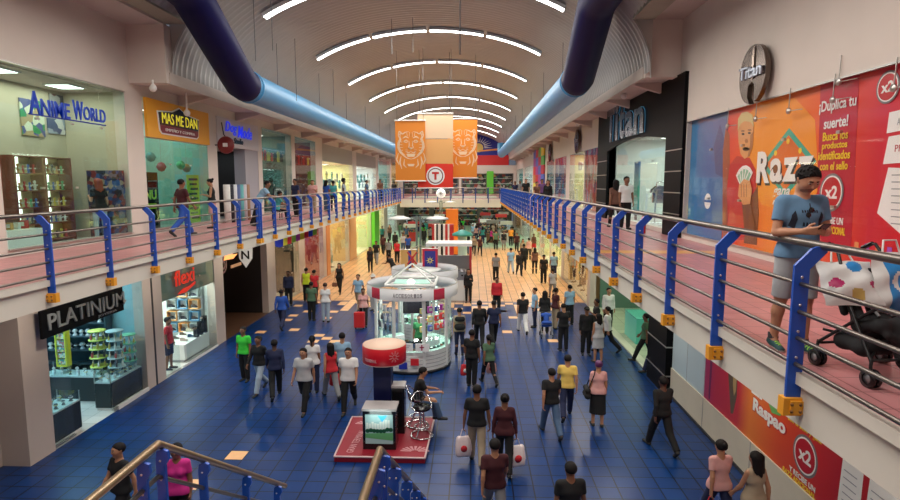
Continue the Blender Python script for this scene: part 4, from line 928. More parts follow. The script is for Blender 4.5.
def spinner(x, y, z0, h, r, c, lab, zs=4):
    t = thing('spinner_rack', lab, 'display rack', (x, y, z0))
    obj('pole', MB().tube([(x, y, z0), (x, y, z0+h)], .02, 8), steel, t)
    for k in range(zs+1): obj('tier', MB().lathe([(0, 0), (r, 0), (r, .03), (0, .03)], (x, y, z0+h*k/zs), 20), mat('tier_%d%d' % (int(c[0]*100), int(c[1]*100)), c, .4), t)
    pts = [(x+r*.75*math.cos(a), y+r*.75*math.sin(a), z0+h*k/zs+.03) for k in range(zs) for a in [2*PI*i/6 for i in range(6)]]
    goods('bottle', pts, 0, [(.7, .65, .5), (.6, .1, .1), (.8, .8, .75), (.6, .5, .1), (.1, .1, .1)], 'small colourful trinket on the '+lab.split(',')[0], 'trinkets on the '+lab.split(',')[0], 'trinket', sc=h/zs*3.0)
spinner(-10.35, 15.0, 1.0, 1.0, .22, (.65, .75, .15), 'yellow green round rack of the PLATINIUM shop')
spinner(-9.85, 15.0, 1.0, 1.0, .22, (.5, .65, .65), 'pale round rack of the PLATINIUM shop')
spinner(-9.8, 15.55, 1.0, .75, .18, (.2, .6, .35), 'green round rack of the PLATINIUM shop', 3)
t = thing('card_rack', 'tall yellow wire rack beside the PLATINIUM counter', 'display rack', (-11.35, 15.0, .95))
obj('frame', MB().bb(-11.5, -11.47, 14.9, 15.1, 1.01, 2.0).bb(-11.23, -11.2, 14.9, 15.1, 1.01, 2.0).bb(-11.5, -11.2, 14.9, 15.1, 1.98, 2.02).bb(-11.5, -11.2, 14.9, 15.1, 1.0, 1.03), M_('rack_yellow', (.8, .75, .05), .4), t)
for k in range(5): obj('card_row', MB().bb(-11.46, -11.24, 14.93, 14.97, 1.06+.18*k, 1.2+.18*k), patch_mat('cards', [(.7, .7, .6), (.1, .3, .3), (.6, .2, .2), (.8, .7, .2)], 20), t)

# shoe shop
room('left', XG, 16.85, 20.45, 0, 3.95, 3.2, wall_white, 230, (.85, 1, .97), cm=wall_white)
window('left', XG-.02, 16.85, 17.75, .05, 3.95, 1, clear); window('left', XG-.02, 18.2, 20.45, .05, 3.95, 2, clear)
struct('wall_left_header_ground', MB().bb(XG-.12, XG-.03, 16.85, 20.45, 2.42, 3.95), M_('header_green_grey', (.16, .24, .22), .5))
t = thing('shop_sign', 'red flexi letters with a red swoosh over the shoe shop', 'sign', (XG, 18.4, 2.9))
MF = frame((XG+.0, 0, 0), 'left'); fr_ = M_('sign_red', (.80, .03, .015), .35, emit=.5)
text('flexi', MF @ T_((17.6, 2.76, .02)), 1.3, .50, fr_, t, depth=.02, bold=.012)
obj('swoosh', MB().prism([(17.75, 2.50), (18.2, 2.48), (18.85, 2.64), (18.9, 2.72), (18.5, 2.63), (18.1, 2.62)], .02, .07, MF), fr_, t)
for (x, y0, y1, lab) in ((-10.15, 18.4, 20.2, 'white shoe plinth inside the window of the red sign shop'),):
    t = thing('display_plinth', lab, 'plinth', (x, (y0+y1)/2, 0)); obj('block', MB().bb(x-.45, x+.45, y0, y1, .1, .62), white_m, t); obj('base', MB().bb(x-.4, x+.4, y0+.05, y1-.05, 0, .1), grey_m, t)
goods('shoe', [(-10.35+.42*(i % 2), 18.6+.25*i, .645) for i in range(7)], .3, DARKS, 'dark shoe on the white plinth of the shoe shop', 'shoes on the white plinth', sc=1.0)
for k in range(3):
    o = obj('column_stand', MB().bb(-9.85, -9.7, 19.35+.32*k, 19.5+.32*k, .621, 1.0+.12*k), black_g); tag(o, 'slim black block stand on the white plinth of the shoe shop', 'stand', 'black block stands on the plinth')
t = thing('shoe_wall', 'white panel of framed shoes on the end wall of the shoe shop', 'display wall', (-10.5, 20.35, 0))
obj('panel', MB().bb(-11.3, -9.95, 20.33, 20.38, 0, 2.42), M_('panel_lit_white', (.8, .82, .8), .5), t)
pts = []
for i in range(3):
    for j in range(4):
        x = -11.2+.42*i; z = .62+.44*j; m = M_('niche_%d' % ((i+j) % 3), [(.1, .3, .5), (.8, .35, .1), (.5, .55, .55)][(i+j) % 3], .5)
        obj('niche', MB().bb(x, x+.36, 20.12, 20.33, z-.03, z).bb(x, x+.02, 20.12, 20.33, z, z+.30).bb(x+.34, x+.36, 20.12, 20.33, z, z+.30).bb(x, x+.36, 20.12, 20.33, z+.30, z+.32), m, t); pts.append((x+.18, 20.22, z+.013))
goods('shoe', pts, 0, [(.02, .02, .02), (.02, .02, .03), (.02, .03, .06)], 'dark shoe in a coloured niche of the shoe shop end wall', 'shoes in the end wall niches', sc=1.0)

# dark restaurant front
room('left', XG, 21.2, 25.9, 0, 3.95, 3.0, wall_dark, 12, (1, .6, .3), M_('dark_wood_floor', (.10, .05, .03), .4, noise=.3), dark_m, lights=False)
t = thing('shop_sign', 'white shield shaped sign hanging at the dark left shop front', 'sign', (XG+.3, 23.3, 3.2))
MS = frame((-8.9, 22.3, 0), 'cam')
p = ony(246, 257, 22.3); MS = frame((p.x, 22.3, p.z), 'cam')
obj('shield', MB().prism([(-.28, .36), (0, .42), (.28, .36), (.26, -.05), (0, -.42), (-.26, -.05)], 0, .06, MS), neon_w, t)
text('N', MS @ T_((-.16, -.08, .06)), .32, .34, black_g, t, depth=.01, bold=.02)
obj('arm', MB().bb(XG-.1, p.x+.02, 22.22, 22.28, p.z+.30, p.z+.34), dark_m, t)
t = thing('shop_sign', 'small orange glowing flame sign in the dark left shop front', 'sign', (XG-.4, 21.9, 3.2))
p = onx(229, 256, XG-.3); og = M_('sign_orange_glow', (.9, .35, .1), .4, emit=1.5); MQ = frame((XG-.3, 0, 0), 'left')
obj('flame', MB().prism([(p.y-.6, p.z-.1), (p.y-.35, p.z+.22), (p.y-.1, p.z+.05), (p.y+.1, p.z+.25), (p.y+.3, p.z+.02), (p.y+.75, p.z), (p.y+.3, p.z-.15)], 0, .04, MQ), og, t)
obj('bar', MB().prism(rect(p.y+.1, p.y+1.1, p.z-.52, p.z-.40), 0, .04, MQ), M_('sign_tan', (.6, .3, .15), .4, emit=.4), t)
p = onx(225, 265, XG-.2)
t = thing('round_sign', 'dark spiral round sign at the edge of the dark left shop', 'sign', (XG-.2, p.y, p.z))
for r0, m in ((.34, M_('spiral_a', (.2, .08, .12), .4)), (.26, black_g), (.19, M_('spiral_a', (.2, .08, .12))), (.1, black_g)): obj('ring', MB().prism([(a, b_) for a, b_ in disc(p.y, p.z, r0, 24)], .02+(.34-r0)*.05, .03+(.34-r0)*.06, MQ), m, t)
for k in range(3):
    x, y = -10.8-.5*k, 22.2+1.2*k
    t = thing('bar_table', 'dark bar table inside the dark left shop, %s from its corner' % ['first', 'second', 'third'][k], 'table', (x, y, 0))
    obj('top', MB().lathe([(0, 0), (.35, 0), (.35, .04), (0, .04)], (x, y, .75), 18), wood_m, t); obj('leg', MB().tube([(x, y, .02), (x, y, .75)], .035, 8), dark_m, t); obj('foot', MB().lathe([(0, 0), (.22, 0), (.2, .03), (0, .03)], (x, y, 0), 16), dark_m, t)

# colourful shops further on
specs = [(27.0, 30.8, wall_dark, 90, (1, .75, .4), 'dark arcade window of bright toys'), (31.9, 36.0, wall_red, 90, (1, .6, .7), 'red and violet toy shop'), (37.5, 43.6, wall_warm, 260, (1, .8, .45), 'amber lit fashion shop'),
         (46.3, 53.3, wall_yel, 380, (1, .97, .6), 'yellow lit glass shop'), (56.2, 61.4, wall_yel, 320, (1, 1, .7), 'pale lit far shop'), (64.0, 72.0, wall_white, 320, (.9, 1, .9), 'farthest left ground shop')]
for k, (y0, y1, wm_, pw, cc, lab) in enumerate(specs):
    room('left', XG, y0, y1, 0, 3.9, 3.0, wm_, pw, cc)
    window('left', XG-.02, y0, y1, .05, 3.9, 3, clear)
    if k < 3:
        hs, xs = shelf('left', -12.45, y0+.2, y1-.2, 0, 3.0, 4, 'wall shelf of goods in the '+lab, None, wood_m)
        goods('box' if k != 2 else 'handbag', grid(xs, y0+.3, y1-.3, 6, hs), 0, RGBs+[(.7, .1, .4), (.8, .5, .1)], 'bright item on the wall shelf of the '+lab, 'items in the '+lab, sc=2.0 if k != 2 else 1.0)
for k, (y, c, nm) in enumerate([(37.2-.0, (.75, .30, .10), 'orange'), (44.9, (.75, .42, .18), 'amber')]):
    struct('wall_left_pilaster', MB().bb(XG-.1, XG+.06, y-.5 if k == 0 else y-1.2, y+.3 if k == 0 else y+1.3, 0, ZT), mat('pilaster_%d' % k, c, .6))
struct('wall_left_green_column', MB().bb(XG-.1, XG+.35, 53.4, 56.0, 0, ZT), M_('column_green', (.25, .55, .05), .5))
# bunting under the walkway
bc = [((.02, .05, .7), 'blue'), ((.3, .6, .05), 'green'), ((.85, .02, .05), 'red'), ((.9, .8, .05), 'yellow'), ((.55, .03, .45), 'purple')]
for k in range(9):
    p = onx(279+4.3*k, 240.5-k*1.35, -7.3); c, nm = bc[[0, 3, 2, 1, 4, 3, 2, 0, 1][k]]
    MK = frame((p.x, p.y, 0), 'cam')
    o = obj('pennant', MB().prism([(-.17, 4.05), (.17, 4.05), (.15, p.z-.22), (0, p.z-.26), (-.15, p.z-.22)], -.006, .006, frame((p.x, p.y, 0), 'cam')), mat('pennant_'+nm, c, .6)); tag(o, '%s pennant hanging under the left walkway, number %s along the string' % (nm, ['one', 'two', 'three', 'four', 'five', 'six', 'seven', 'eight', 'nine'][k]), 'pennant', 'pennants under the left walkway')

# ---------------- RIGHT, ground floor
XQ = GW_R; MG = frame((XQ-.0, 0, 0), 'right')
b = MB(); b.bb(XQ, XQ+.3, -4, 16.0, 0, ZT); y = 27.6
for (a, c) in [(28.2, 35.6), (36.6, 41.5), (42.2, 47.6), (48.5, 55.5), (57, 66), (67.5, 77)]+[(YF, YF)]: b.bb(XQ, XQ+.3, y, a, 0, ZT); y = c
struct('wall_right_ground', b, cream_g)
struct('wall_right_sill', MB().bb(XQ-.06, XQ, -4, 16.0, .06, .83), M_('sill_white_wood', (.66, .60, .48), .5, noise=.1, nscale=2))
struct('baseboard_right', MB().bb(XQ-.09, XQ, -4, 16.0, 0, .07), dark_m)
struct('trim_sill_joint', MB().bb(XQ-.064, XQ-.06, 13.70, 13.72, .07, .83).bb(XQ-.064, XQ-.06, 11.3, 11.32, .07, .83).bb(XQ-.064, XQ-.06, 8.9, 8.92, .07, .83), grey_m)
t = thing('window_poster', 'pale blue blank window panel beside the black banded column', 'poster', (XQ, 14.9, .83)); obj('print', MB().prism(rect(-16.0, -13.8, .83, 4.0), .0, .03, MG), M_('panel_pale_blue', (.55, .68, .74), .35), t)
obj('joint', MB().prism(rect(-14.92, -14.90, .83, 4.0), .03, .032, MG), grey_m, t)
t = thing('window_poster', 'long red and orange poster reading Raspao under the right walkway', 'poster', (XQ, 8, .83))
obj('red_print', MB().prism(rect(-13.75, -3.0, .83, 4.0), 0, .03, MG), grad_mat('raspao_red', 1, 5.0, 13.75, [(0, (.55, .01, .015)), (.38, (.45, .01, .015)), (.47, (.60, .02, .015)), (.62, (.72, .08, .015)), (.74, (.85, .22, .02)), (.80, (.60, .02, .03)), (.93, (.55, .012, .05)), (1, (.40, .02, .12))]), t)
for k, (y, z) in enumerate([(-12.55, 1.9), (-13.5, 2.2)]):
    obj('printed_dark_shape', MB().prism([(y-.1, 2.2), (y+.45, 2.05), (y+.48, 1.5), (y+.35, 1.05), (y+.25, 1.02), (y+.1, 1.6)] if k == 0 else [(y, 2.4), (y+.15, 2.4), (y+.1, .9), (y+.02, .9)], .03, .032, MG), [M_('print_olive', (.12, .08, .04), .4), M_('print_violet', (.15, .01, .08), .4)][k], t)
obj('printed_glove', MB().prism([(-12.28, 2.2), (-12.1, 2.1), (-12.12, 1.6), (-12.2, 1.45), (-12.27, 1.7)], .032, .034, MG), M_('print_tan', (.45, .3, .12), .4), t)
obj('green_leaf_print', MB().prism([(-11.0, 2.05), (-10.65, 1.72), (-10.35, 1.78), (-10.3, 2.1)], .03, .032, MG), M_('print_green', (.15, .4, .1), .4), t)
text('Raspao', MG @ T_((-11.35, 1.42, .036)), 1.20, .34, whi_p, t, depth=.004, bold=.04); text('Raspao', MG @ T_((-11.37, 1.40, .031)), 1.26, .38, M_('seal_red', (.5, .01, .015)), t, depth=.004, bold=.07)
text('El', MG @ T_((-11.45, 1.82, .033)), .42, .22, whi_p, t, depth=.004, bold=.03)
roundel(MG, -9.52, 1.42, .36, t, .03)
text('Y RECIBE UN', MG @ T_((-9.95, 1.0-.06, .033)), .78, .10, whi_p, t, depth=.004, bold=.03)
text('RAZZ ADICIONAL', MG @ T_((-10.15, .85-.02, .033)), 1.0, .09, yel_p, t, depth=.004, bold=.03)
text('con el sello y gana', MG @ T_((-10.1, 1.80, .033)), 1.0, .12, yel_p, t, depth=.004, bold=.02)
for (a, c) in [(-8.62, -8.12), (-8.02, -7.3)]:
    obj('printed_form', MB().prism([(a, .95), (a+.06, 1.95), (c+.02, 1.85), (c, .85)], .03, .033, MG), whi_p, t)
    for k in range(6): obj('form_line', MB().prism(rect(a+.1, c-.1, 1.1+.12*k, 1.115+.12*k), .033, .034, MG), grey_m, t)
# black banded column
bt = MB(); bt.bb(5.55, 6.1, 16.02, 17.7, 0, ZT); o = struct('wall_right_black_column', bt, matte_black)
bd = MB()
for k in range(4): bd.bb(5.53, 5.56, 16.02, 17.7, .55+.85*k, .58+.85*k).bb(5.53, 6.1, 15.995, 16.02, .55+.85*k, .58+.85*k)
obj('steel_band', bd, steel, o)
# open shop with glass
room('right', XQ+.2, 17.7, 27.6, 0, 3.9, 3.4, M_('shop_green', (.10, .20, .15), .6), 130, (.8, 1, .7), tile_mat('pale_green_tiles', [(.45, .55, .38), (.55, .62, .45)], .6, (.2, .25, .15), .3))
struct('floor_shop_step', MB().bb(XQ-.1, XQ+.2, 17.7, 27.6, 0, .05), M_('step_stone', (.60, .62, .48), .4))
t = thing('glass_counter', 'teal lit counter inside the green shop on the right', 'counter', (7.0, 21.6, 0))
p = onz(625, 322, 0.0)
obj('body', MB().bb(6.2, 7.1, 21.2, 22.8, 0.01, 1.0), M_('counter_teal', (.10, .50, .38), .3, emit=.15), t); obj('top', MB().bb(6.15, 7.15, 21.15, 22.85, 1.0, 1.05), clear, t)
t = thing('glass_counter', 'long low glass counter deep in the green shop on the right', 'counter', (8.2, 20, 0))
obj('body', MB().bb(7.9, 8.5, 18.4, 20.6, .01, .9), M_('counter_dark', (.05, .12, .09), .3), t); obj('top', MB().bb(7.9, 8.5, 18.4, 20.6, .9, 1.1), clear, t)
hs, xs = shelf('right', 9.25, 18.2, 27.2, 0, 3.0, 4, 'dark wall shelf at the back of the green shop', M_('shop_green2', (.06, .16, .12), .6), dark_m)
goods('box', grid(xs, 18.4, 27, 9, hs), 0, RGBs, 'small packaged item on the back shelf of the green shop', 'items on the green shop back shelf', sc=1.6)
# warm mannequin window
room('right', XQ, 28.2, 35.6, 0, 3.9, 2.6, wall_warm, 160, (1, .75, .4)); window('right', XQ+.02, 28.2, 35.6, .05, 3.9, 4, clear)
for k, (y0, y1, wm_, pw, cc) in enumerate([(36.6, 41.5, wall_yel, 260, (1, .95, .6)), (42.2, 47.6, wall_yel, 300, (1, 1, .7)), (48.5, 55.5, wall_yel, 300, (1, 1, .7)), (57, 66, wall_white, 260, (1, 1, .8)), (67.5, 77, wall_warm, 160, (1, .8, .7))]):
    room('right', XQ, y0, y1, 0, 3.9, 2.4, wm_, pw, cc); window('right', XQ+.02, y0, y1, .05, 3.9, 2, clear)
# downlights under the walkways
dm = MB().lathe([(0, 0), (.09, 0), (.11, .02), (.11, .03)], (0, 0, 0), 16).mesh('downlight', [M_('downlight_glow', (1, .95, .85), .5, emit=8)])
for sx, lab in ((-8.2, 'left'), (4.2, 'right')):
    for k in range(14):
        o = bpy.data.objects.new('downlight', dm); C.objects.link(o); o.location = (sx, 6+5*k, 4.03); tag(o, 'round recessed downlight under the %s walkway, %s along from the viewer' % (lab, ['first', 'second', 'third', 'fourth', 'fifth', 'sixth', 'seventh', 'eighth', 'ninth', 'tenth', 'eleventh', 'twelfth', 'thirteenth', 'last'][k]), 'ceiling light', 'downlights under the %s walkway' % lab)
        if k < 10: area((sx, 6+5*k, 4.0), .3, .3, 60 if sx > 0 else 30, (1, .9, .75))
# ============================================================ KIOSKS, LAMP POSTS, BANNERS IN THE MIDDLE OF THE HALL
ring_w = M_('canopy_white', (.70, .70, .72), .4); ring_r = M_('canopy_red', (.40, .01, .04), .4); frame_w = M_('kiosk_frame_white', (.78, .79, .76), .35)
lit_glass = glass_mat('kiosk_glass', (.86, .96, .93), 1.0)
def arc_band(cx, cy, r, z0, z1, a0, a1, th=.03, n=12):
    b = MB(); b.lathe([(r, z0), (r, z1), (r-th, z1), (r-th, z0), (r, z0)], (cx, cy, 0), n, 0, None, True, a0, a1); return b
def curved_text(s, cx, cy, r, zc, h, a_mid, arc, m, parent, name='lettering', w=None):
    n = len(s)
    for i, ch in enumerate(s):
        if ch == ' ': continue
        a = a_mid+arc*((i+.5)/n-.5)
        M = Matrix.Translation((cx+r*math.cos(a), cy+r*math.sin(a), zc)) @ Matrix.Rotation(a+PI/2, 4, 'Z') @ Matrix.Rotation(PI/2, 4, 'X')
        wd = (w or arc*r/n*.78)*(.4 if ch in 'il1' else 1)
        text(ch, M @ T_((-wd/2, -h/2, 0)), wd, h*(1 if ch.isupper() or ch in 'lbdfthk' else .75), m, parent, name, depth=.01, bold=.02)
def kiosk(cx, cy, r, lab, band_text, clutter, grp=None, zb=2.42, zt=2.78, glow=True, roof=True, red=True):
    t = thing('round_kiosk', lab, 'kiosk', (cx, cy, 0))
    obj('base', MB().lathe([(r-.45, 0), (r-.08, 0), (r-.08, .10), (r-.45, .10)], (cx, cy, 0), 32), dark_m, t)
    # slatted counter ring in eight bays with glass fronts
    for k in range(8):
        a0 = PI/8+k*PI/4+.03; a1 = a0+PI/4-.06
        if k == 1: continue    # way in at the rear
        c = obj('counter_bay', MB().lathe([(r-.45, .10), (r-.10, .10), (r-.10, .72), (r-.45, .72), (r-.45, .10)], (cx, cy, 0), 6, 0, None, False, a0, a1), frame_w, t)
        s_ = MB()
        for z in (.2, .32, .44, .56): s_.lathe([(r-.098, z), (r-.09, z+.01), (r-.098, z+.02)], (cx, cy, 0), 6, 0, None, False, a0, a1)
        obj('slats', s_, grey_m, c)
        obj('glass_case', MB().lathe([(r-.45, .74), (r-.08, .74), (r-.08, 1.08), (r-.45, 1.08), (r-.45, .74)], (cx, cy, 0), 6, 0, None, False, a0, a1), lit_glass, c)
        obj('deck', MB().lathe([(r-.44, .721), (r-.1, .721), (r-.1, .735), (r-.44, .735), (r-.44, .721)], (cx, cy, 0), 6, 0, None, False, a0, a1), M_('deck_lit', (.75, .85, .8), .4, emit=.35), c)
    for k in range(8):
        a = PI/8+k*PI/4; obj('corner_post', MB().tube([(cx+(r-.12)*math.cos(a), cy+(r-.12)*math.sin(a), .1), (cx+(r-.12)*math.cos(a), cy+(r-.12)*math.sin(a), zb+.05)], .058, 10), frame_w, t)
    # open shelving between the posts above the counter on both sides
    for k in (3, 4, 7, 0):
        a0 = PI/8+k*PI/4+.04; a1 = a0+PI/4-.08
        s_ = MB()
        for z in (1.32, 1.62, 1.92): s_.lathe([(r-.40, z), (r-.14, z), (r-.14, z+.02), (r-.40, z+.02), (r-.4, z)], (cx, cy, 0), 5, 0, None, False, a0, a1)
        obj('glass_shelf', s_, lit_glass, t)
    rk = r; r = r+.14
    bd = obj('canopy_band', MB().lathe([(r, zb), (r, zt), (r-.04, zt), (r-.04, zb), (r, zb)], (cx, cy, 0), 48), ring_w, t)
    if red:
        for am in (-PI/2-.78, -PI/2+.70): obj('red_patch', arc_band(cx, cy, r+.006, zb+.01, zt-.01, am-.14, am+.14, .004), ring_r, bd)
    rim = MB()
    for z in (zt,): rim.tube([(cx+(r-.02)*math.cos(2*PI*k/40), cy+(r-.02)*math.sin(2*PI*k/40), z) for k in range(40)], .018, 6, 0, True)
    obj('canopy_rim', rim, steel, t)
    if band_text: curved_text(band_text, cx, cy, r+.01, (zb+zt)/2, .13, -PI/2, .085*len(band_text)/r*1.1, M_('letter_grey', (.30, .30, .33), .4), t)
    r = rk
    if roof:
        q = MB(); e = r*.58
        for (x0, y0, x1, y1) in ((-e, -e, e, -e), (e, -e, e, e), (e, e, -e, e), (-e, e, -e, -e)):
            q.tube([(cx+x0, cy+y0, zt+.02), (cx+x1, cy+y1, zt+.02)], .05, 6)
        obj('roof_frame', q, frame_w, t)
        q = MB()
        for (x, y) in ((-e, -e), (e, -e), (e, e), (-e, e)): q.tube([(cx+x, cy+y, zt+.03), (cx, cy, zt+.62)], .028, 6)
        obj('roof_strut', q, frame_w, t)
        obj('roof_panel', MB().bb(cx-e*.75, cx+e*.75, cy-e*.3, cy+e*.6, zt-.02, zt), M_('roof_glow', (.4, .75, .62), .4, emit=.3), t)
        obj('roof_lamp', MB().lathe([(0, 0), (.1, 0), (.12, .05), (.07, .12), (0, .12)], (cx, cy-e*.5, zt+.03), 14), M_('kiosk_lamp', (1, .95, .8), .4, emit=6), t)
    obj('inner_ceiling', MB().lathe([(0, zt-.1), (r*.55, zt-.1), (r*.55, zt-.06), (0, zt-.06)], (cx, cy, 0), 24), frame_w, t)
    area((cx, cy, zb-.12), 1.0, 1.0, 55, (.92, 1, .95))
    return t
kiosk(-1.98, 18.75, 1.37, 'nearest round white kiosk with a pale canopy band and dark red patches', 'ACCESORIOS', True)
# contents of the nearest kiosk
rg = random.Random(11)
def ring_goods(cx, cy, r, z, a0, a1, n, kind, cols, lab, grp, sc=1.0):
    for i in range(n):
        a = a0+(a1-a0)*(i+.5)/n; goods(kind, [(cx+r*math.cos(a), cy+r*math.sin(a), z)], a+PI/2, cols, lab, grp, sc=sc, rng=rg)
for z, n in ((1.341, 5), (1.641, 5), (1.941, 5)):
    ring_goods(-1.98, 18.75, 1.11, z, -PI*.42, -PI*.02, n, 'box', [(.7, .05, .05), (.05, .1, .5), (.8, .8, .78), (.8, .7, .2), (.5, .05, .4)], 'small packet on the right hand glass shelves of the nearest kiosk', 'packets on the right shelves of the nearest kiosk')
    ring_goods(-1.98, 18.75, 1.11, z, -PI*.98, -PI*.66, n, 'bottle', [(.05, .05, .07), (.6, .6, .62), (.1, .3, .35), (.75, .75, .7)], 'small item on the left hand glass shelves of the nearest kiosk', 'items on the left shelves of the nearest kiosk', sc=1.1)
ring_goods(-1.98, 18.75, 1.10, .74, -PI*.48, -PI*.05, 8, 'shoe', [(.02, .15, .12), (.05, .05, .05), (.3, .1, .05)], 'small dark gadget in the glass case of the nearest kiosk', 'gadgets in the case of the nearest kiosk', sc=.6)
ring_goods(-1.98, 18.75, 1.10, .74, -PI*.95, -PI*.52, 8, 'box', [(.02, .05, .25), (.75, .75, .75), (.65, .05, .05), (.3, .35, .4)], 'small boxed gadget in the glass case of the nearest kiosk', 'boxed gadgets in the case of the nearest kiosk', sc=1.0)
MKc = frame((-1.93, 18.75-1.36, 0), 'cam')
for (x, c, nm) in ((-.35, (.02, .04, .4), 'blue'), (.02, (.65, .02, .03), 'red')):
    o = obj('price_card', MB().prism(rect(x, x+.26, .22+(.12 if nm == 'red' else 0), .44+(.12 if nm == 'red' else 0)), .0, .02, MKc), mat('card_'+nm, c, .5)); tag(o, '%s square card fixed low on the front of the nearest kiosk' % nm, 'card')
t = thing('price_board', 'white board with a small red and blue cross on the kiosk front', 'board', (-1.3, 17.3, .8)); obj('board', MB().prism(rect(.18, .62, .80, 1.06), .02, .035, MKc), neon_w, t); obj('cross', MB().prism(rect(.36, .40, .84, 1.02), .035, .04, MKc).prism(rect(.31, .45, .92, .96), .035, .04, MKc), M_('cross_red', (.5, .02, .1), .5), t)
t = thing('price_board', 'white board with grey lines on the kiosk front', 'board', (-1.9, 17.3, .8)); obj('board', MB().prism(rect(-.42, .10, .80, 1.06), .02, .035, MKc), neon_w, t)
for k in range(4): obj('text_line', MB().prism(rect(-.36, .02-.05*k, .98-.05*k, .995-.05*k), .035, .04, MKc), grey_m, t)
t = thing('display_screen', 'dark screen hanging under the canopy of the nearest kiosk', 'screen', (-1.9, 19.1, 1.7)); obj('screen', MB().bb(-2.35, -1.45, 19.1, 19.16, 1.62, 2.25), black_g, t); obj('mount', MB().tube([(-1.9, 19.13, 2.2), (-1.9, 19.13, 2.7)], .02, 6), steel, t)

kiosk(-1.83, 22.0, 1.16, 'second round white kiosk with grey canopy lettering behind the nearest one', 'x Lens Spice', True, red=False, roof=False)
ring_goods(-1.83, 22.0, .92, .74, -PI*.95, -PI*.05, 12, 'box', RGBs, 'small boxed item in the glass case of the second kiosk', 'boxed items in the case of the second kiosk')
ring_goods(-1.83, 22.0, .92, 1.641, -PI*.4, -PI*.02, 5, 'box', RGBs, 'small boxed item on the upper shelf of the second kiosk', 'boxed items on the shelf of the second kiosk')
# red and white gate-shaped stand behind
t = thing('red_frame_stand', 'red and white rectangular stall with grey machines behind the second kiosk', 'stall', (-1.2, 29.5, 0))
rs = M_('stall_red', (.55, .02, .03), .4)
obj('post', MB().bb(-.12, .0, 28.8, 28.95, 0, 2.85), rs, t); obj('post', MB().bb(-2.35, -2.21, 28.8, 28.95, 0, 2.85), frame_w, t)
obj('lintel', MB().bb(-2.35, .02, 28.8, 30.4, 2.85, 3.0), frame_w, t); obj('backboard', MB().bb(-2.2, -.1, 30.3, 30.4, 0, 2.2), grey_m, t)
obj('counter', MB().bb(-2.2, -.15, 29.0, 29.6, 0, 1.05), white_m, t)
for k in range(3):
    x = -1.85+.68*k; q = thing('coffee_machine', 'grey rounded machine on the counter of the red and white stall, %s along' % ['first', 'second', 'third'][k], 'machine', (x, 29.3, 1.05))
    obj('body', MB().bb(x-.25, x+.25, 29.1, 29.5, 1.051, 1.5).lathe([(.0, .14), (.2, .1), (.24, 0)], (x, 29.3, 1.5), 16), grey_m, q); obj('spout', MB().box((x, 29.06, 1.32), (.1, .08, .06)), black_g, q)
# farther stalls: striped panels, teal round kiosk
t = thing('striped_stall', 'tall stall of red, white and black upright stripes beyond the lamp post', 'stall', (-1.9, 40, 0))
xs0 = ony(432, 240, 40).x
for k, (w, m) in enumerate([(.16, rs), (.14, neon_w), (.12, black_g), (.2, white_m), (.16, black_g), (.15, neon_w), (.18, rs), (.12, neon_w), (.3, rs)]):
    obj('stripe', MB().bb(xs0, xs0+w, 40, 40.4, 0, 3.15), m, t); xs0 += w
t = thing('orange_pillar_panel', 'tall orange panel wrapped round a stall pillar under the bridge', 'pillar', (-1.2, 47, 0)); x0, x1 = ony(446, 230, 47).x, ony(458, 230, 47).x
obj('face', MB().bb(x0, x1, 47, 47.8, 0, 3.9), M_('panel_orange', (.85, .22, .02), .45), t); obj('plinth', MB().bb(x0-.04, x1+.04, 46.95, 47.85, 0, .15), dark_m, t)
cx = ony(462.5, 225, 37).x
t = thing('teal_kiosk', 'small round teal topped kiosk right of the orange panel', 'kiosk', (cx, 37, 0)); tq = M_('kiosk_teal', (.05, .35, .30), .4)
obj('canopy', MB().lathe([(0, 3.05), (.15, 3.0), (.65, 2.78), (.68, 2.65), (.3, 2.6), (0, 2.6)], (cx, 37, 0), 24), tq, t)
obj('column', MB().lathe([(.3, 1.1), (.3, 2.6)], (cx, 37, 0), 16), M_('kiosk_pale_teal', (.45, .65, .6), .4), t)
obj('counter', MB().lathe([(0, 0), (.6, 0), (.62, 1.05), (0, 1.1)], (cx, 37, 0), 24), frame_w, t); obj('foot_ring', MB().lathe([(.63, 0), (.66, .02), (.63, .16)], (cx, 37, 0), 24), tq, t)

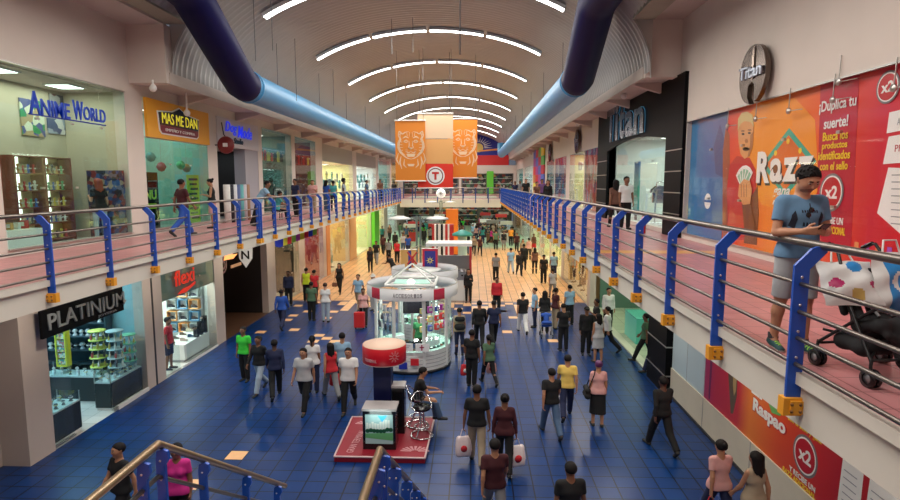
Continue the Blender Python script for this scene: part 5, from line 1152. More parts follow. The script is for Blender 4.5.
# lamp posts with saucer lamps and hanging flags
lg = M_('lamp_post_green_grey', (.22, .28, .26), .4, .4)
def lamp_post(cx, cy, zs, lab, ball):
    t = thing('lamp_post', lab, 'lamp post', (cx, cy, 0))
    obj('column', MB().tube([(cx-.08, cy, 0), (cx-.08, cy, zs+.1)], .045, 8).tube([(cx+.08, cy, 0), (cx+.08, cy, zs+.1)], .045, 8), lg, t)
    obj('base', MB().lathe([(0, 0), (.3, 0), (.3, .1), (.2, .16), (0, .16)], (cx, cy, 0), 20), dark_m, t)
    for s in (-1, 1):
        obj('arm', MB().tube([(cx+s*.06, cy, zs-.6), (cx+s*.12, cy, zs-.1), (cx+s*.3, cy, zs-.02), (cx+s*.55, cy, zs)], .028, 8), lg, t)
        sl = obj('saucer', MB().lathe([(0, .10), (.12, .09), (.42, .02), (.50, -.04), (.46, -.06), (.2, -.03), (0, -.03)], (cx+s*.82, cy, zs), 28), frame_w, t)
        obj('diffuser', MB().lathe([(0, -.08), (.2, -.07), (.25, -.04)], (cx+s*.82, cy, zs), 20), M_('saucer_glow', (1, .97, .9), .4, emit=2.5), sl)
    if ball:
        obj('mast', MB().tube([(cx, cy, zs), (cx, cy, zs+.45)], .03, 6), lg, t)
        b = obj('globe', MB().lathe([(0.001, -.42), (.2, -.37), (.36, -.2), (.42, 0), (.36, .2), (.2, .37), (0.001, .42)], (cx, cy, zs+.75), 24), M_('globe_lit', (.85, .85, .83), .4, emit=.6), t)
        for k in range(4): obj('star_rib', MB().box((cx, cy-.41, zs+.75), (.05, .03, .5), M=Matrix.Rotation(PI/4*k, 3, 'Y')), grey_m, b)
    return t
p1_ = ony(418, 218, 24.4); lamp_post(p1_.x+.02, 24.4, p1_.z, 'twin saucer lamp post rising just behind the second kiosk', False)
p2_ = ony(441, 202, 49.5); lamp_post(p2_.x, 49.5, p2_.z, 'farther twin saucer lamp post topped by a white ribbed globe', True)
# flags hung from the near lamp post
px_, py_ = p1_.x+.02, 22.9
def flag(u, v0, v1, w, cs, lab, crest):
    p = ony(u, v0, py_); q = ony(u, v1, py_); M = frame((p.x, py_, 0), 'cam')
    t = thing('hanging_flag', lab, 'flag', (p.x, py_, q.z))
    obj('rod', MB().tube([(p.x-w/2-.05, py_, p.z+.02), (p.x+w/2+.05, py_, p.z+.02)], .02, 6), steel, t)
    obj('stay', MB().tube([(p.x, py_, p.z+.02), (px_, 24.4, p.z+.02)], .015, 5), steel, t)
    pts = [(-w/2, p.z), (w/2, p.z), (w/2, q.z+.18), (w*.3, q.z+.03), (0, q.z), (-w*.3, q.z+.03), (-w/2, q.z+.18)] if crest else rect(-w/2, w/2, q.z, p.z)
    obj('cloth', MB().prism(pts, -.008, .008, M), cs[0], t)
    if crest:
        obj('field', MB().prism([(x*.72, (z-p.z)*.86+p.z-.08) for x, z in pts], .008, .012, M), cs[1], t)
        b = MB()
        for k in range(8): b.prism([(.05*math.cos(PI*k/4+.5), (p.z+q.z)/2+.05*math.sin(PI*k/4+.5)), (.05*math.cos(PI*k/4-.5), (p.z+q.z)/2+.05*math.sin(PI*k/4-.5)), (.17*math.cos(PI*k/4), (p.z+q.z)/2+.17*math.sin(PI*k/4))], .012, .016, M)
        obj('emblem', b, cs[2], t)
    else:
        obj('field', MB().prism(rect(-w*.02, w*.18, q.z+.02, p.z-.02), .008, .012, M), cs[1], t); obj('cross', MB().prism(rect(w*.2, w*.36, q.z+.2, p.z-.25), .008, .012, M), cs[2], t)
flag(408.5, 250, 270, .62, (M_('flag_orange', (.70, .38, .12), .6), M_('flag_navy', (.03, .03, .25), .6), M_('flag_red', (.6, .04, .06), .6)), 'orange flag with a navy stripe hanging from the near lamp post', False)
flag(430, 249, 272, .62, (M_('flag_crimson', (.55, .02, .06), .6), M_('flag_navy', (.03, .03, .25)), M_('flag_gold', (.8, .65, .15), .5)), 'crimson and navy flag with a gold emblem hanging from the lamp post', True)
t = thing('pole_ornament', 'red crossed ornament on top of the nearest kiosk', 'ornament', (-1.98, 18.75, 3.4)); obj('cross', MB().tube([(-2.14, 18.75, 3.38), (-1.82, 18.75, 3.78)], .03, 6).tube([(-1.82, 18.75, 3.38), (-2.14, 18.75, 3.78)], .03, 6), rs, t); obj('stem', MB().tube([(-1.98, 18.75, 3.3), (-1.98, 18.75, 3.6)], .025, 6), rs, t)

# ---------------- red platform with drum sign
t = thing('display_platform', 'low red carpeted platform with white edges and faint white lettering', 'platform', (-2, 12.8, 0))
P = [(-2.99, 11.76), (-1.0, 11.76), (-.93, 13.92), (-3.04, 13.88)]
obj('deck', MB().prism(P, 0, .12), M_('platform_red', (.27, .004, .018), .55, noise=.1), t)
e = MB()
for i in range(4): e.tube([(*P[i], .12), (*P[(i+1) % 4], .12)], .022, 6)
obj('edge_trim', e, M_('trim_pinkish', (.62, .45, .45), .5), t)
faint = M_('platform_print', (.60, .30, .32), .6)
MF1 = Matrix.Translation((-2.62, 11.95, .121)) @ Matrix.Rotation(R(86), 4, 'Z'); text('GRAN TERMINAL', MF1, 1.15, .16, faint, t, depth=.004)
for (cx, cy, s) in ((-2.6, 13.45, .28), (-1.25, 12.05, .33)):
    b = MB()
    for k in range(9): a = R(20*k+10); b.prism([(cx+.25*s*math.cos(a-.12), cy+.2*s*math.sin(a-.12)), (cx+.25*s*math.cos(a+.12), cy+.2*s*math.sin(a+.12)), (cx+s*math.cos(a+.10), cy+.8*s*math.sin(a+.10)), (cx+s*math.cos(a-.10), cy+.8*s*math.sin(a-.10))], .121, .125)
    obj('fan_print', b, faint, t)
t = thing('drum_sign', 'round red drum sign on a dark blue column over the platform', 'sign', (-2.08, 13.2, .12))
obj('column', MB().bb(-2.32, -1.90, 13.0, 13.4, .121, 1.84), M_('column_navy', (.008, .012, .07), .35), t)
d = obj('drum', MB().lathe([(0, 1.84), (.50, 1.84), (.52, 1.86), (.52, 2.24), (.50, 2.26)], (-2.08, 13.2, 0), 48), M_('drum_red', (.62, .008, .02), .35), t)
obj('drum_top', MB().lathe([(0, 2.262), (.51, 2.262), (.51, 2.24), (.49, 2.24)], (-2.08, 13.2, 0), 48), M_('drum_top_peach', (.78, .55, .42), .6), t)
obj('lower_rim', MB().lathe([(.50, 1.835), (.525, 1.84), (.50, 1.855)], (-2.08, 13.2, 0), 48), M_('trim_pinkish', (.62, .45, .45)), t)
curved_text('TERMINAL', -2.08, 13.2, .521, 1.97, .07, -PI/2-.55, .72, faint, t)
b = MB()
for k in range(9):
    a = R(40*k); cc = (-PI/2+.62, 2.06); 
    for rr_ in (.05, .09, .12):
        q = []
        a2 = cc[0]+rr_/.52*math.cos(a); z = cc[1]+rr_*math.sin(a); b.box((-2.08+.523*math.cos(a2), 13.2+.523*math.sin(a2), z), (.03, .008, .014), rz=a2+PI/2)
obj('fan_emblem', b, faint, t)
# monitor cabinets
def cabinet(lab, x0, x1, y0, y1, h, pic):
    t = thing('display_cabinet', lab, 'display cabinet', ((x0+x1)/2, (y0+y1)/2, .12))
    obj('body', MB().bb(x0, x1, y0, y1, .122, h), black_g, t); obj('lid', MB().bb(x0-.015, x1+.015, y0-.015, y1+.015, h, h+.05), M_('lid_grey', (.45, .42, .42), .4), t)
    if pic:
        M = frame((x0, y0, 0), 'cam'); w = x1-x0
        s = obj('screen', MB().prism(rect(.06, w-.06, .26, h-.08), 0, .006, M), M_('screen_sky', (.28, .42, .42), .3, emit=.12), t)
        b1 = MB(); r_ = random.Random(4)
        for k in range(9):
            x = .08+k*(w-.2)/9; b1.prism(rect(x, x+.05, .60, .72+r_.uniform(0, .13)), .006, .008, M)
        obj('pictured_buildings', b1, M_('screen_buildings', (.55, .6, .55), .3, emit=.12), s)
        b2 = MB()
        for k in range(8): b2.prism(disc(.11+k*(w-.22)/7, .57+r_.uniform(-.02, .03), .05, 9), .008, .010, M)
        obj('pictured_trees', b2, M_('screen_trees', (.01, .06, .03), .3, emit=.1), s)
        obj('pictured_lawn', MB().prism([(.06, .40), (w-.06, .34), (w-.06, .52), (.06, .5)], .007, .009, M), M_('screen_lawn', (.10, .30, .12), .3, emit=.08), s)
        obj('pictured_streak', MB().prism([(w*.45, h-.10), (w*.75, h-.10), (w*.6, h-.25)], .008, .010, M), M_('screen_blue', (.05, .35, .6), .3, emit=.35), s)
    return t
cabinet('black cabinet with a lit city picture at the front of the red platform', -2.42, -1.68, 12.12, 12.6, 1.02, True)
cabinet('narrow black cabinet with a grey lid beside the wire chair', -1.87, -1.58, 12.95, 13.3, 1.25, False)
area((-2.05, 11.9, .9), .5, .1, 1.5, (.8, 1, .95), (R(90), 0, 0))
# wire bar chairs
def bar_chair(lab, x, y, rz, zf=.121):
    t = thing('bar_chair', lab, 'chair', (x, y, zf), R(rz))
    L = lambda: None
    def o_(n, mb, m): q = put(n, mb.mesh(n, [m] if not isinstance(m, list) else m), t, False); return q
    o_('foot_ring', MB().tube([(.26*math.cos(2*PI*k/24), .26*math.sin(2*PI*k/24), .02) for k in range(24)], .016, 6, 0, True), chrome)
    b = MB()
    for k in range(4): a = PI/4+PI/2*k; b.tube([(.26*math.cos(a), .26*math.sin(a), .03), (.08*math.cos(a), .08*math.sin(a), .30), (.05*math.cos(a), .05*math.sin(a), .66)], .013, 6)
    o_('leg_frame', b, chrome)
    o_('foot_rest', MB().tube([(.17*math.cos(2*PI*k/24), .17*math.sin(2*PI*k/24), .24) for k in range(24)], .012, 6, 0, True), chrome)
    o_('seat', MB().lathe([(0, 0), (.2, .0), (.22, .03), (.2, .07), (0, .075)], (0, 0, .66), 24), black_g)
    b = MB(); b.tube([(.25*math.cos(PI*.0+PI*k/14), -.02-.24*math.sin(PI*k/14), .72+.28*math.sin(PI*k/14)) for k in range(15)], .015, 6)
    b.tube([(-.25, -.02, .72), (-.2, .1, .69), (.2, .1, .69), (.25, -.02, .72)], .014, 6)
    for k in (-2, -1, 0, 1, 2): b.tube([(.06*k, -.19, .70), (.07*k, -.25+.01*abs(k), .98-.02*k*k)], .006, 5)
    o_('wire_back', b, chrome)
    return t
sp = onz(415, 368, 1.74); SITX, SITY = sp.x, sp.y
pc = onz(421, 440, .13); bar_chair('empty chrome wire bar chair at the front right of the platform', pc.x, pc.y+.25, 200)
bar_chair('chrome wire bar chair under the seated man on the platform', SITX, 13.45, -90)
# black frame low stool with a yellow bag
# ---------------- big hanging banners
YB = 30.0
def hbanner(lab, u0, u1, v0, v1, y, deco):
    a = ony(u0, v0, y); c = ony(u1, v1, y); M = frame((a.x, y, 0), 'cam'); w = c.x-a.x
    t = thing('hanging_banner', lab, 'banner', (a.x+w/2, y, c.z))
    obj('hem_bar', MB().tube([(a.x-.03, y, a.z), (c.x+.03, y, a.z)], .03, 8), frame_w, t); obj('hem_bar', MB().tube([(a.x-.03, y, c.z), (c.x+.03, y, c.z)], .03, 8), frame_w, t)
    for x in (a.x+.1, c.x-.1): obj('wire', MB().tube([(x, y, a.z), (x, y, vault_pt(math.acos((x-VX)/VA), y).z)], .01, 4), hang, t)
    deco(t, M, w, c.z, a.z); return t
bo = M_('banner_orange', (.80, .25, .02), .6); bl = M_('banner_line', (.88, .62, .40), .6)
def tiger(t, M, w, z0, z1):
    obj('cloth', MB().prism(rect(0, w, z0, z1), -.01, 0, M), bo, t)
    cx, cz, s = w*.52, z0+(z1-z0)*.60, w*.44
    b = MB(); Pn = lambda pts, k=0: b.prism([(cx+x*s, cz+y*s) for x, y in pts], .001+k, .004+k, M)
    def stroke(pts, wd):
        for i in range(len(pts)-1):
            (x0, y0), (x1, y1) = pts[i], pts[i+1]; dx, dy = x1-x0, y1-y0; L_ = math.hypot(dx, dy) or 1; nx, ny = -dy/L_*wd, dx/L_*wd
            f0 = .35 if i == 0 else 1; f1 = .35 if i == len(pts)-2 else 1
            Pn([(x0-nx*f0, y0-ny*f0), (x1-nx*f1, y1-ny*f1), (x1+nx*f1, y1+ny*f1), (x0+nx*f0, y0+ny*f0)])
    # outline of head, ears, cheeks, chin
    hd = [(-.15, .98), (-.45, .92), (-.62, .80), (-.88, 1.02), (-.95, .70), (-.84, .45), (-.98, .15), (-1.0, -.2), (-.85, -.55), (-.5, -.85), (-.25, -1.0), (0, -1.06)]
    for sx in (1, -1):
        q = [(x*sx, y) for x, y in hd]; stroke(q, .035); stroke([(x*.9, y*.93) for x, y in q[4:10]], .05)
        stroke([(sx*.10, .95), (sx*.12, .6)], .04); stroke([(sx*.30, .88), (sx*.26, .62)], .05); stroke([(sx*.0+.0, .9), (0, .55)], .03)
        stroke([(sx*.15, .50), (sx*.40, .62), (sx*.62, .48)], .05)         # brow
        stroke([(sx*.20, .26), (sx*.36, .36), (sx*.55, .24), (sx*.36, .18), (sx*.20, .26)], .035)   # eye
        stroke([(sx*.14, .30), (sx*.12, -.05), (sx*.20, -.22)], .035)      # nose bridge
        stroke([(sx*.20, -.22), (0, -.30)], .045); stroke([(0, -.30), (0, -.50)], .03); stroke([(0, -.50), (sx*.22, -.60), (sx*.38, -.48)], .035)
        for k in range(4): stroke([(sx*.95, .30-.24*k), (sx*(.66-.02*k), .20-.20*k)], .05)
        for k in range(4): stroke([(sx*.24, -.32-.06*k), (sx*.42, -.34-.07*k)], .018)
        stroke([(sx*.70, .80), (sx*.84, .82), (sx*.80, .62)], .05)
        stroke([(sx*.95, -.6), (sx*1.1, -1.1), (sx*.9, -1.5)], .05); stroke([(sx*.75, -.85), (sx*.85, -1.3), (sx*.7, -1.8)], .06); stroke([(sx*.5, -1.05), (sx*.55, -1.5), (sx*.35, -1.7)], .05)
    Pn([(-.2, -.2), (.2, -.2), (.08, -.32), (-.08, -.32)]); Pn([(-.35, -.66), (.35, -.66), (.25, -.9), (-.25, -.9)])
    Pn([(-.28, -1.42), (.28, -1.42), (.2, -1.6), (-.2, -1.6)])
    obj('tiger_drawing', b, bl, t)
hbanner('left orange banner with a pale tiger face drawing', 395, 425.5, 120.5, 181, YB-.4, tiger)
hbanner('right orange banner with a pale tiger face drawing', 447.5, 477, 119, 178, YB+.6, tiger)
def tri(t, M, w, z0, z1):
    h = z1-z0
    obj('cream_field', MB().prism(rect(0, w, z0+h*.665, z1), -.01, 0, M), M_('banner_cream', (.85, .62, .40), .6), t)
    obj('peach_field', MB().prism(rect(0, w, z0+h*.33, z0+h*.66), -.01, 0, M), M_('banner_peach', (.82, .42, .14), .6), t)
    obj('red_field', MB().prism(rect(0, w, z0, z0+h*.325), -.01, 0, M), M_('banner_red', (.80, .03, .01), .6), t)
    c = (w*.5, z0+h*.165); r = h*.125
    obj('badge_ring', MB().prism(disc(c[0], c[1], r, 28), 0, .004, M), neon_w, t); obj('badge_dark', MB().prism(disc(c[0], c[1], r*.86, 28), .004, .008, M), M_('badge_dark', (.2, .05, .05), .5), t)
    obj('badge_face', MB().prism(disc(c[0], c[1], r*.74, 28), .008, .012, M), neon_w, t); text('T', M @ T_((c[0]-r*.38, c[1]-r*.42, .012)), r*.76, r*.84, M_('badge_red', (.6, .03, .02), .5), t, depth=.01, bold=.06)
hbanner('tall central banner in cream, peach and red with a round T badge', 417.5, 453, 113.5, 188, YB-.15, tri)
# ============================================================ PEOPLE: smooth blended bodies polygonised from distance fields
def surface_nets(D, lo, h):
    S = D < 0; nx, ny, nz = D.shape
    c = S[:-1, :-1, :-1].astype(np.int8)
    tot = sum(S[i:nx-1+i, j:ny-1+j, k:nz-1+k].astype(np.int8) for i in (0, 1) for j in (0, 1) for k in (0, 1))
    I = np.argwhere((tot > 0) & (tot < 8))
    if not len(I): return np.zeros((0, 3)), []
    idx = -np.ones((nx-1, ny-1, nz-1), np.int64); idx[I[:, 0], I[:, 1], I[:, 2]] = np.arange(len(I))
    acc = np.zeros((len(I), 3)); cnt = np.zeros(len(I))
    cor = [(i, j, k) for i in (0, 1) for j in (0, 1) for k in (0, 1)]
    val = {q: D[I[:, 0]+q[0], I[:, 1]+q[1], I[:, 2]+q[2]] for q in cor}
    for a in cor:
        for ax in range(3):
            if a[ax]: continue
            b = list(a); b[ax] = 1; b = tuple(b); va, vb = val[a], val[b]; m = (va < 0) != (vb < 0)
            t = np.where(m, va/np.where(m, va-vb, 1), 0)
            p = np.array(a, float)[None, :].repeat(len(I), 0); p[:, ax] += t
            acc[m] += p[m]; cnt[m] += 1
    V = lo+(I+acc/cnt[:, None])*h
    F = []
    for ax in range(3):
        sl0 = [slice(None)]*3; sl1 = [slice(None)]*3; sl0[ax] = slice(0, -1); sl1[ax] = slice(1, None)
        a, b = S[tuple(sl0)], S[tuple(sl1)]; E_ = np.argwhere(a != b); 
        u, w = (ax+1) % 3, (ax+2) % 3
        E_ = E_[(E_[:, u] > 0) & (E_[:, w] > 0) & (E_[:, u] < D.shape[u]-1) & (E_[:, w] < D.shape[w]-1)]
        if not len(E_): continue
        ins = a[E_[:, 0], E_[:, 1], E_[:, 2]]
        def cell(du, dw):
            q = E_.copy(); q[:, u] -= du; q[:, w] -= dw; return idx[q[:, 0], q[:, 1], q[:, 2]]
        Q = np.stack([cell(1, 1), cell(0, 1), cell(0, 0), cell(1, 0)], 1)
        Q[~ins] = Q[~ins][:, ::-1]; F.append(Q)
    return V, np.concatenate(F)

def field(prims, h, planes=()):
    """prims: (a, b, ra, rb, k, cut) blended round cones; cut = flat end at b; planes cut away (point, outward normal)"""
    A = np.array([p[0] for p in prims], float); B = np.array([p[1] for p in prims], float)
    rm = np.array([max(p[2], p[3]) for p in prims])[:, None]
    pad = 3*h
    lo = np.minimum(A-rm, B-rm).min(0)-pad; hi = np.maximum(A+rm, B+rm).max(0)+pad
    n = np.ceil((hi-lo)/h).astype(int)+1
    D = np.full(n, 1.0, np.float32)
    ax = [lo[i]+h*np.arange(n[i]) for i in range(3)]
    for p in prims:
        a, b = np.array(p[0], float), np.array(p[1], float); ra, rb, k = p[2], p[3], p[4]; cut = len(p) > 5 and p[5]
        m = max(ra, rb)+k+2.5*h; l = np.minimum(a, b)-m; u = np.maximum(a, b)+m
        i0 = np.clip(np.floor((l-lo)/h).astype(int), 0, n); i1 = np.clip(np.ceil((u-lo)/h).astype(int)+1, 0, n)
        X = ax[0][i0[0]:i1[0], None, None]-a[0]; Y = ax[1][None, i0[1]:i1[1], None]-a[1]; Z = ax[2][None, None, i0[2]:i1[2]]-a[2]
        ba = b-a; bb = max(float(ba @ ba), 1e-9)
        t0 = (X*ba[0]+Y*ba[1]+Z*ba[2])/bb; t = np.clip(t0, 0, 1)
        d = np.sqrt((X-t*ba[0])**2+(Y-t*ba[1])**2+(Z-t*ba[2])**2)-(ra+(rb-ra)*t)
        if cut: d = np.maximum(d, (t0-1)*math.sqrt(bb))
        S_ = D[i0[0]:i1[0], i0[1]:i1[1], i0[2]:i1[2]]
        hh = np.maximum(k-np.abs(S_-d), 0)/max(k, 1e-6)
        D[i0[0]:i1[0], i0[1]:i1[1], i0[2]:i1[2]] = np.minimum(S_, d)-hh*hh*k*0.25
    for (pt, nn) in planes:
        nn = np.array(nn, float); nn /= np.linalg.norm(nn); pt = np.array(pt, float)
        D = np.maximum(D, (ax[0][:, None, None]-pt[0])*nn[0]+(ax[1][None, :, None]-pt[1])*nn[1]+(ax[2][None, None, :]-pt[2])*nn[2])
    return D, lo, ax
def net_mesh(name, prims, h, planes=(), mats=None, paint=()):
    """paint: (centre, radius, material index) colours the faces near a point"""
    D, lo, ax = field(prims, h, planes); V, F = surface_nets(D, lo, h)
    me = bpy.data.meshes.new(name); me.from_pydata(V.tolist(), [], F.tolist() if len(F) else [])
    for m in (mats or [white_m]): me.materials.append(m)
    me.polygons.foreach_set('use_smooth', [True]*len(me.polygons))
    if paint and len(F):
        fc = V[F].mean(1); mi = np.zeros(len(F), int)
        for (c, r, i) in paint:
            q = (fc-np.array(c))/np.array(r); mi[(q**2).sum(1) < 1] = i
        me.polygons.foreach_set('material_index', mi.tolist())
    me.update(); return me

def nrm(v): v = np.array(v, float); return v/np.linalg.norm(v)
def hand_prims(W, d, n, side, s=1.0, curl=(0.5, 0.6), kf=0.004, fr=1.0, spread=0.10, thumb=0.35):
    """palm, four unequal fingers in two bones, thumb from the side of the palm"""
    W = np.array(W, float); d = nrm(d); n = nrm(np.array(n)-np.dot(n, d)*d); sd = np.cross(d, n)*side
    out = []; L = 0.085*s; rot = lambda a: d*math.cos(a)+n*math.sin(a)
    for i, o in enumerate((0.030, 0.010, -0.010, -0.029)):
        K = W+d*(L-(0.006 if i == 3 else 0))+sd*o*s
        out.append((W+sd*o*0.6*s, K, 0.0155*s, 0.0115*s, 0.014))
        fl_ = (0.040, 0.045, 0.042, 0.032)[i]*s; dd = sd*spread*(1-i*0.66)
        k1 = K+nrm(rot(curl[0])+dd)*fl_; k2 = k1+nrm(rot(curl[0]+curl[1])+dd*0.5)*fl_*0.62; k3 = k2+nrm(rot(curl[0]+curl[1]*1.7))*fl_*0.5
        out += [(K, k1, 0.0095*s*fr, 0.0088*s*fr, kf), (k1, k2, 0.0088*s*fr, 0.008*s*fr, kf), (k2, k3, 0.008*s*fr, 0.007*s*fr, kf)]
    T0 = W+d*0.022*s+sd*0.024*s; T1 = T0+nrm(d*0.75+sd*0.75+n*thumb)*0.042*s; T2 = T1+nrm(d*1.0+sd*0.15+n*thumb)*0.034*s
    out += [(T0, T1, 0.014*s, 0.0105*s, 0.006), (T1, T2, 0.0105*s, 0.0085*s, 0.004)]
    return out

def rx(v, a): return np.array([v[0], v[1]*math.cos(a)-v[2]*math.sin(a), v[1]*math.sin(a)+v[2]*math.cos(a)])
POSES = {
 'stand': dict(legs=((2, 3), (-3, 4)), arms=(((-.13, .02, -1), (-.04, .22, -1)), ((.13, -.02, -1), (.04, .18, -1)))),
 'walk': dict(legs=((26, 6), (-20, 28)), arms=(((-.14, -.38, -1), (-.06, -.05, -1)), ((.14, .32, -1), (.03, .75, -1)))),
 'stride': dict(legs=((-18, 30), (24, 5)), arms=(((-.14, .34, -1), (-.03, .8, -1)), ((.14, -.34, -1), (.06, -.02, -1)))),
 'phone': dict(legs=((1, 2), (-2, 3)), arms=(((-.16, .12, -1), (.42, .85, .22)), ((.16, .12, -1), (-.42, .85, .22))), nod=20),
 'carry': dict(legs=((18, 5), (-14, 20)), arms=(((-.22, .0, -1), (-.10, .06, -1)), ((.22, .0, -1), (.10, .06, -1)))),
 'talk': dict(legs=((4, 4), (-2, 3)), arms=(((-.16, .1, -1), (.25, .8, .45)), ((.16, -.05, -1), (.02, .2, -1)))),
 'lean': dict(legs=((-8, 5), (-16, 4)), arms=(((-.1, .75, -.8), (.1, 1, -.05)), ((.1, .75, -.8), (-.1, 1, -.05))), lean=32, nod=-18),
 'sit': dict(legs=((78, 72), (84, 66)), arms=(((-.12, .45, -1), (0, 1, -.15)), ((.14, .55, -.9), (.05, 1, .05))), lean=12, pz=0.0),
 'reach': dict(legs=((4, 4), (-6, 6)), arms=(((-.14, .5, -.8), (.1, 1, .1)), ((.12, -.02, -1), (.05, .3, -1))), nod=14),
}
def skeleton(pose, fem=False):
    P = POSES[pose]; ln = R(P.get('lean', 0)); T = np.array([0, math.sin(ln), math.cos(ln)]); Fw = np.array([0, math.cos(ln), -math.sin(ln)])
    J = {'T': T, 'F': Fw, 'nod': P.get('nod', 4), 'fem': fem}
    hip = np.array([0, 0, 0.95]); J['hip'] = hip
    hw = 0.092 if fem else 0.088; sw = 0.158 if fem else 0.182; J['sw'] = sw; J['hw'] = hw
    J['waist'] = hip+T*0.15; J['chest'] = hip+T*0.33; J['sh'] = hip+T*0.47; J['neck'] = hip+T*0.515; J['head0'] = hip+T*0.56
    for i, sx in ((0, -1), (1, 1)):
        a, b = P['legs'][i]; a, b = R(a), R(b)
        h0 = hip+np.array([sx*hw, 0, -0.03]); kn = h0+0.425*np.array([sx*0.03, math.sin(a), -math.cos(a)]); an = kn+0.415*np.array([0, math.sin(a-b), -math.cos(a-b)])
        fp = min(0.0, (a-b))*0.9; fd = np.array([sx*0.12, math.cos(fp), math.sin(fp)])
        J['leg%d' % i] = (h0, kn, an, fd)
        ua, fa = P['arms'][i]; S = J['sh']+np.array([sx*sw, 0, 0])-T*0.02
        ua = rx(ua, -ln*0.35) if pose == 'lean' else np.array(ua, float)
        el = S+nrm(ua)*0.285; wr = el+nrm(fa)*0.245
        J['arm%d' % i] = (S, el, wr, nrm(fa))
    mz = min(J['leg0'][2][2], J['leg1'][2][2]); J['dz'] = 0.085-mz
    if pose == 'sit': J['dz'] = 0.0
    return J
def head_tf(J, nod=None):
    a = R(-(J['nod'] if nod is None else nod))-math.atan2(J['T'][1], J['T'][2])
    o = J['head0']
    return lambda p: o+rx(np.array(p, float)-np.array([0, 0, 1.525]), a)
def body_prims(J, hands=True, hs=1.0, fr=1.0, head=True):
    T, Fw = J['T'], J['F']; X = np.array([1., 0, 0]); fem = J['fem']; out = []
    H, Wt, Ch, Sh, Nk = J['hip'], J['waist'], J['chest'], J['sh'], J['neck']; hw, sw = J['hw'], J['sw']
    out += [(H-X*hw*0.75-Fw*.01, H+X*hw*0.75-Fw*.01, 0.115 if not fem else .122, 0.115 if not fem else .122, .05),
            (Wt-X*.052, Wt+X*.052, .094 if not fem else .080, .094 if not fem else .080, .07),
            (Ch-X*.072, Ch+X*.072, .108 if not fem else .094, .108 if not fem else .094, .07),
            (Sh-X*(sw-.045)-T*.03, Sh+X*(sw-.045)-T*.03, .062, .062, .06),
            (H, Wt, .11, .095, .06), (Wt, Ch, .095, .10, .06),
            (Sh-T*.01, Nk+T*.05, .06, .054, .05), (Nk, J['head0']+T*.03+Fw*.01, .055, .052, .02)]
    if fem: out += [(Ch+X*.07+Fw*.075-T*.01, Ch+X*.07+Fw*.08-T*.015, .05, .05, .04), (Ch-X*.07+Fw*.075-T*.01, Ch-X*.07+Fw*.08-T*.015, .05, .05, .04)]
    for i, sx in ((0, -1), (1, 1)):
        h0, kn, an, fd = J['leg%d' % i]; q = 1.06 if fem else 1.0
        out += [(h0, kn, .088*q, .056, .04), (kn, kn+(an-kn)*.35-np.array([0, .012, 0]), .054, .055, .02), (kn+(an-kn)*.3-np.array([0, .01, 0]), an, .053, .037, .02)]
        heel = an-nrm(fd)*.03-np.array([0, 0, .045]); toe = an+nrm(fd)*.15-np.array([0, 0, .055])
        out += [(heel, toe, .034, .027, .02), (an, heel+nrm(fd)*.07, .036, .034, .02)]
        S, el, wr, d = J['arm%d' % i]
        out += [(S, el, .050 if not fem else .044, .038, .035), (el, el+(wr-el)*.3, .038, .038, .012), (el+(wr-el)*.25, wr, .038, .025, .012)]
        if hands:
            nrmv = np.array([-sx, 0, 0]) if abs(d[2]) > .6 else np.array([-sx*.3, 0, -1.])
            side = 1.0
            sd = np.cross(nrm(d), nrm(nrmv)); want = np.array([0, 1, 0]) if abs(d[2]) > .6 else np.array([-sx, 0, .2])
            if np.dot(sd, want) < 0: side = -1.0
            out += hand_prims(wr, d, nrmv, side, hs, fr=fr)
    return out+(head_prims(J) if head else [])
def head_prims(J, nod=None, det=False):
    t = head_tf(J, nod); k = .03
    q = [((0, -.018, 1.658), (0, .008, 1.660), .090, .088, .03), ((0, .030, 1.635), (0, .052, 1.563), .064, .036, .04), ((-.028, .05, 1.61), (.028, .05, 1.61), .040, .040, .03),
         ((-.030, .012, 1.568), (.030, .012, 1.568), .034, .034, .04),
         ((-.030, .088, 1.672), (.030, .088, 1.672), .0115, .0115, .02), ((0, .093, 1.658), (0, .112, 1.622), .008, .0135, .012), ((-.012, .100, 1.620), (.012, .100, 1.620), .009, .009, .010),
         ((-.018, .089, 1.590), (.018, .089, 1.590), .0095, .0095, .008), ((-.015, .087, 1.577), (.015, .087, 1.577), .0095, .0095, .008), ((0, .075, 1.555), (0, .078, 1.553), .022, .02, .02),
         ((-.040, .070, 1.63), (-.044, .064, 1.622), .022, .02, .03), ((.040, .070, 1.63), (.044, .064, 1.622), .022, .02, .03)]
    for sx in (-1, 1):
        q += [((sx*.083, -.002, 1.65), (sx*.080, .004, 1.612), .016, .011, .008), ((sx*.032, .083, 1.655), (sx*.034, .083, 1.655), .0115, .0115, .002)]
    return [(t(a), t(b), ra, rb, kk) for a, b, ra, rb, kk in q]
def head_paint(J, nod=None, eye=1, iris=2, lip=3, brow=4):
    t = head_tf(J, nod); o = []
    for sx in (-1, 1):
        o += [(t((sx*.034, .094, 1.655)), (.0145, .013, .0075), eye), (t((sx*.034, .100, 1.655)), (.0065, .009, .0075), iris), (t((sx*.022, .102, 1.676)), (.010, .014, .0065), brow), (t((sx*.038, .097, 1.677)), (.012, .014, .0065), brow)]
    o += [(t((0, .10, 1.584)), (.024, .018, .0095), lip)]
    return o
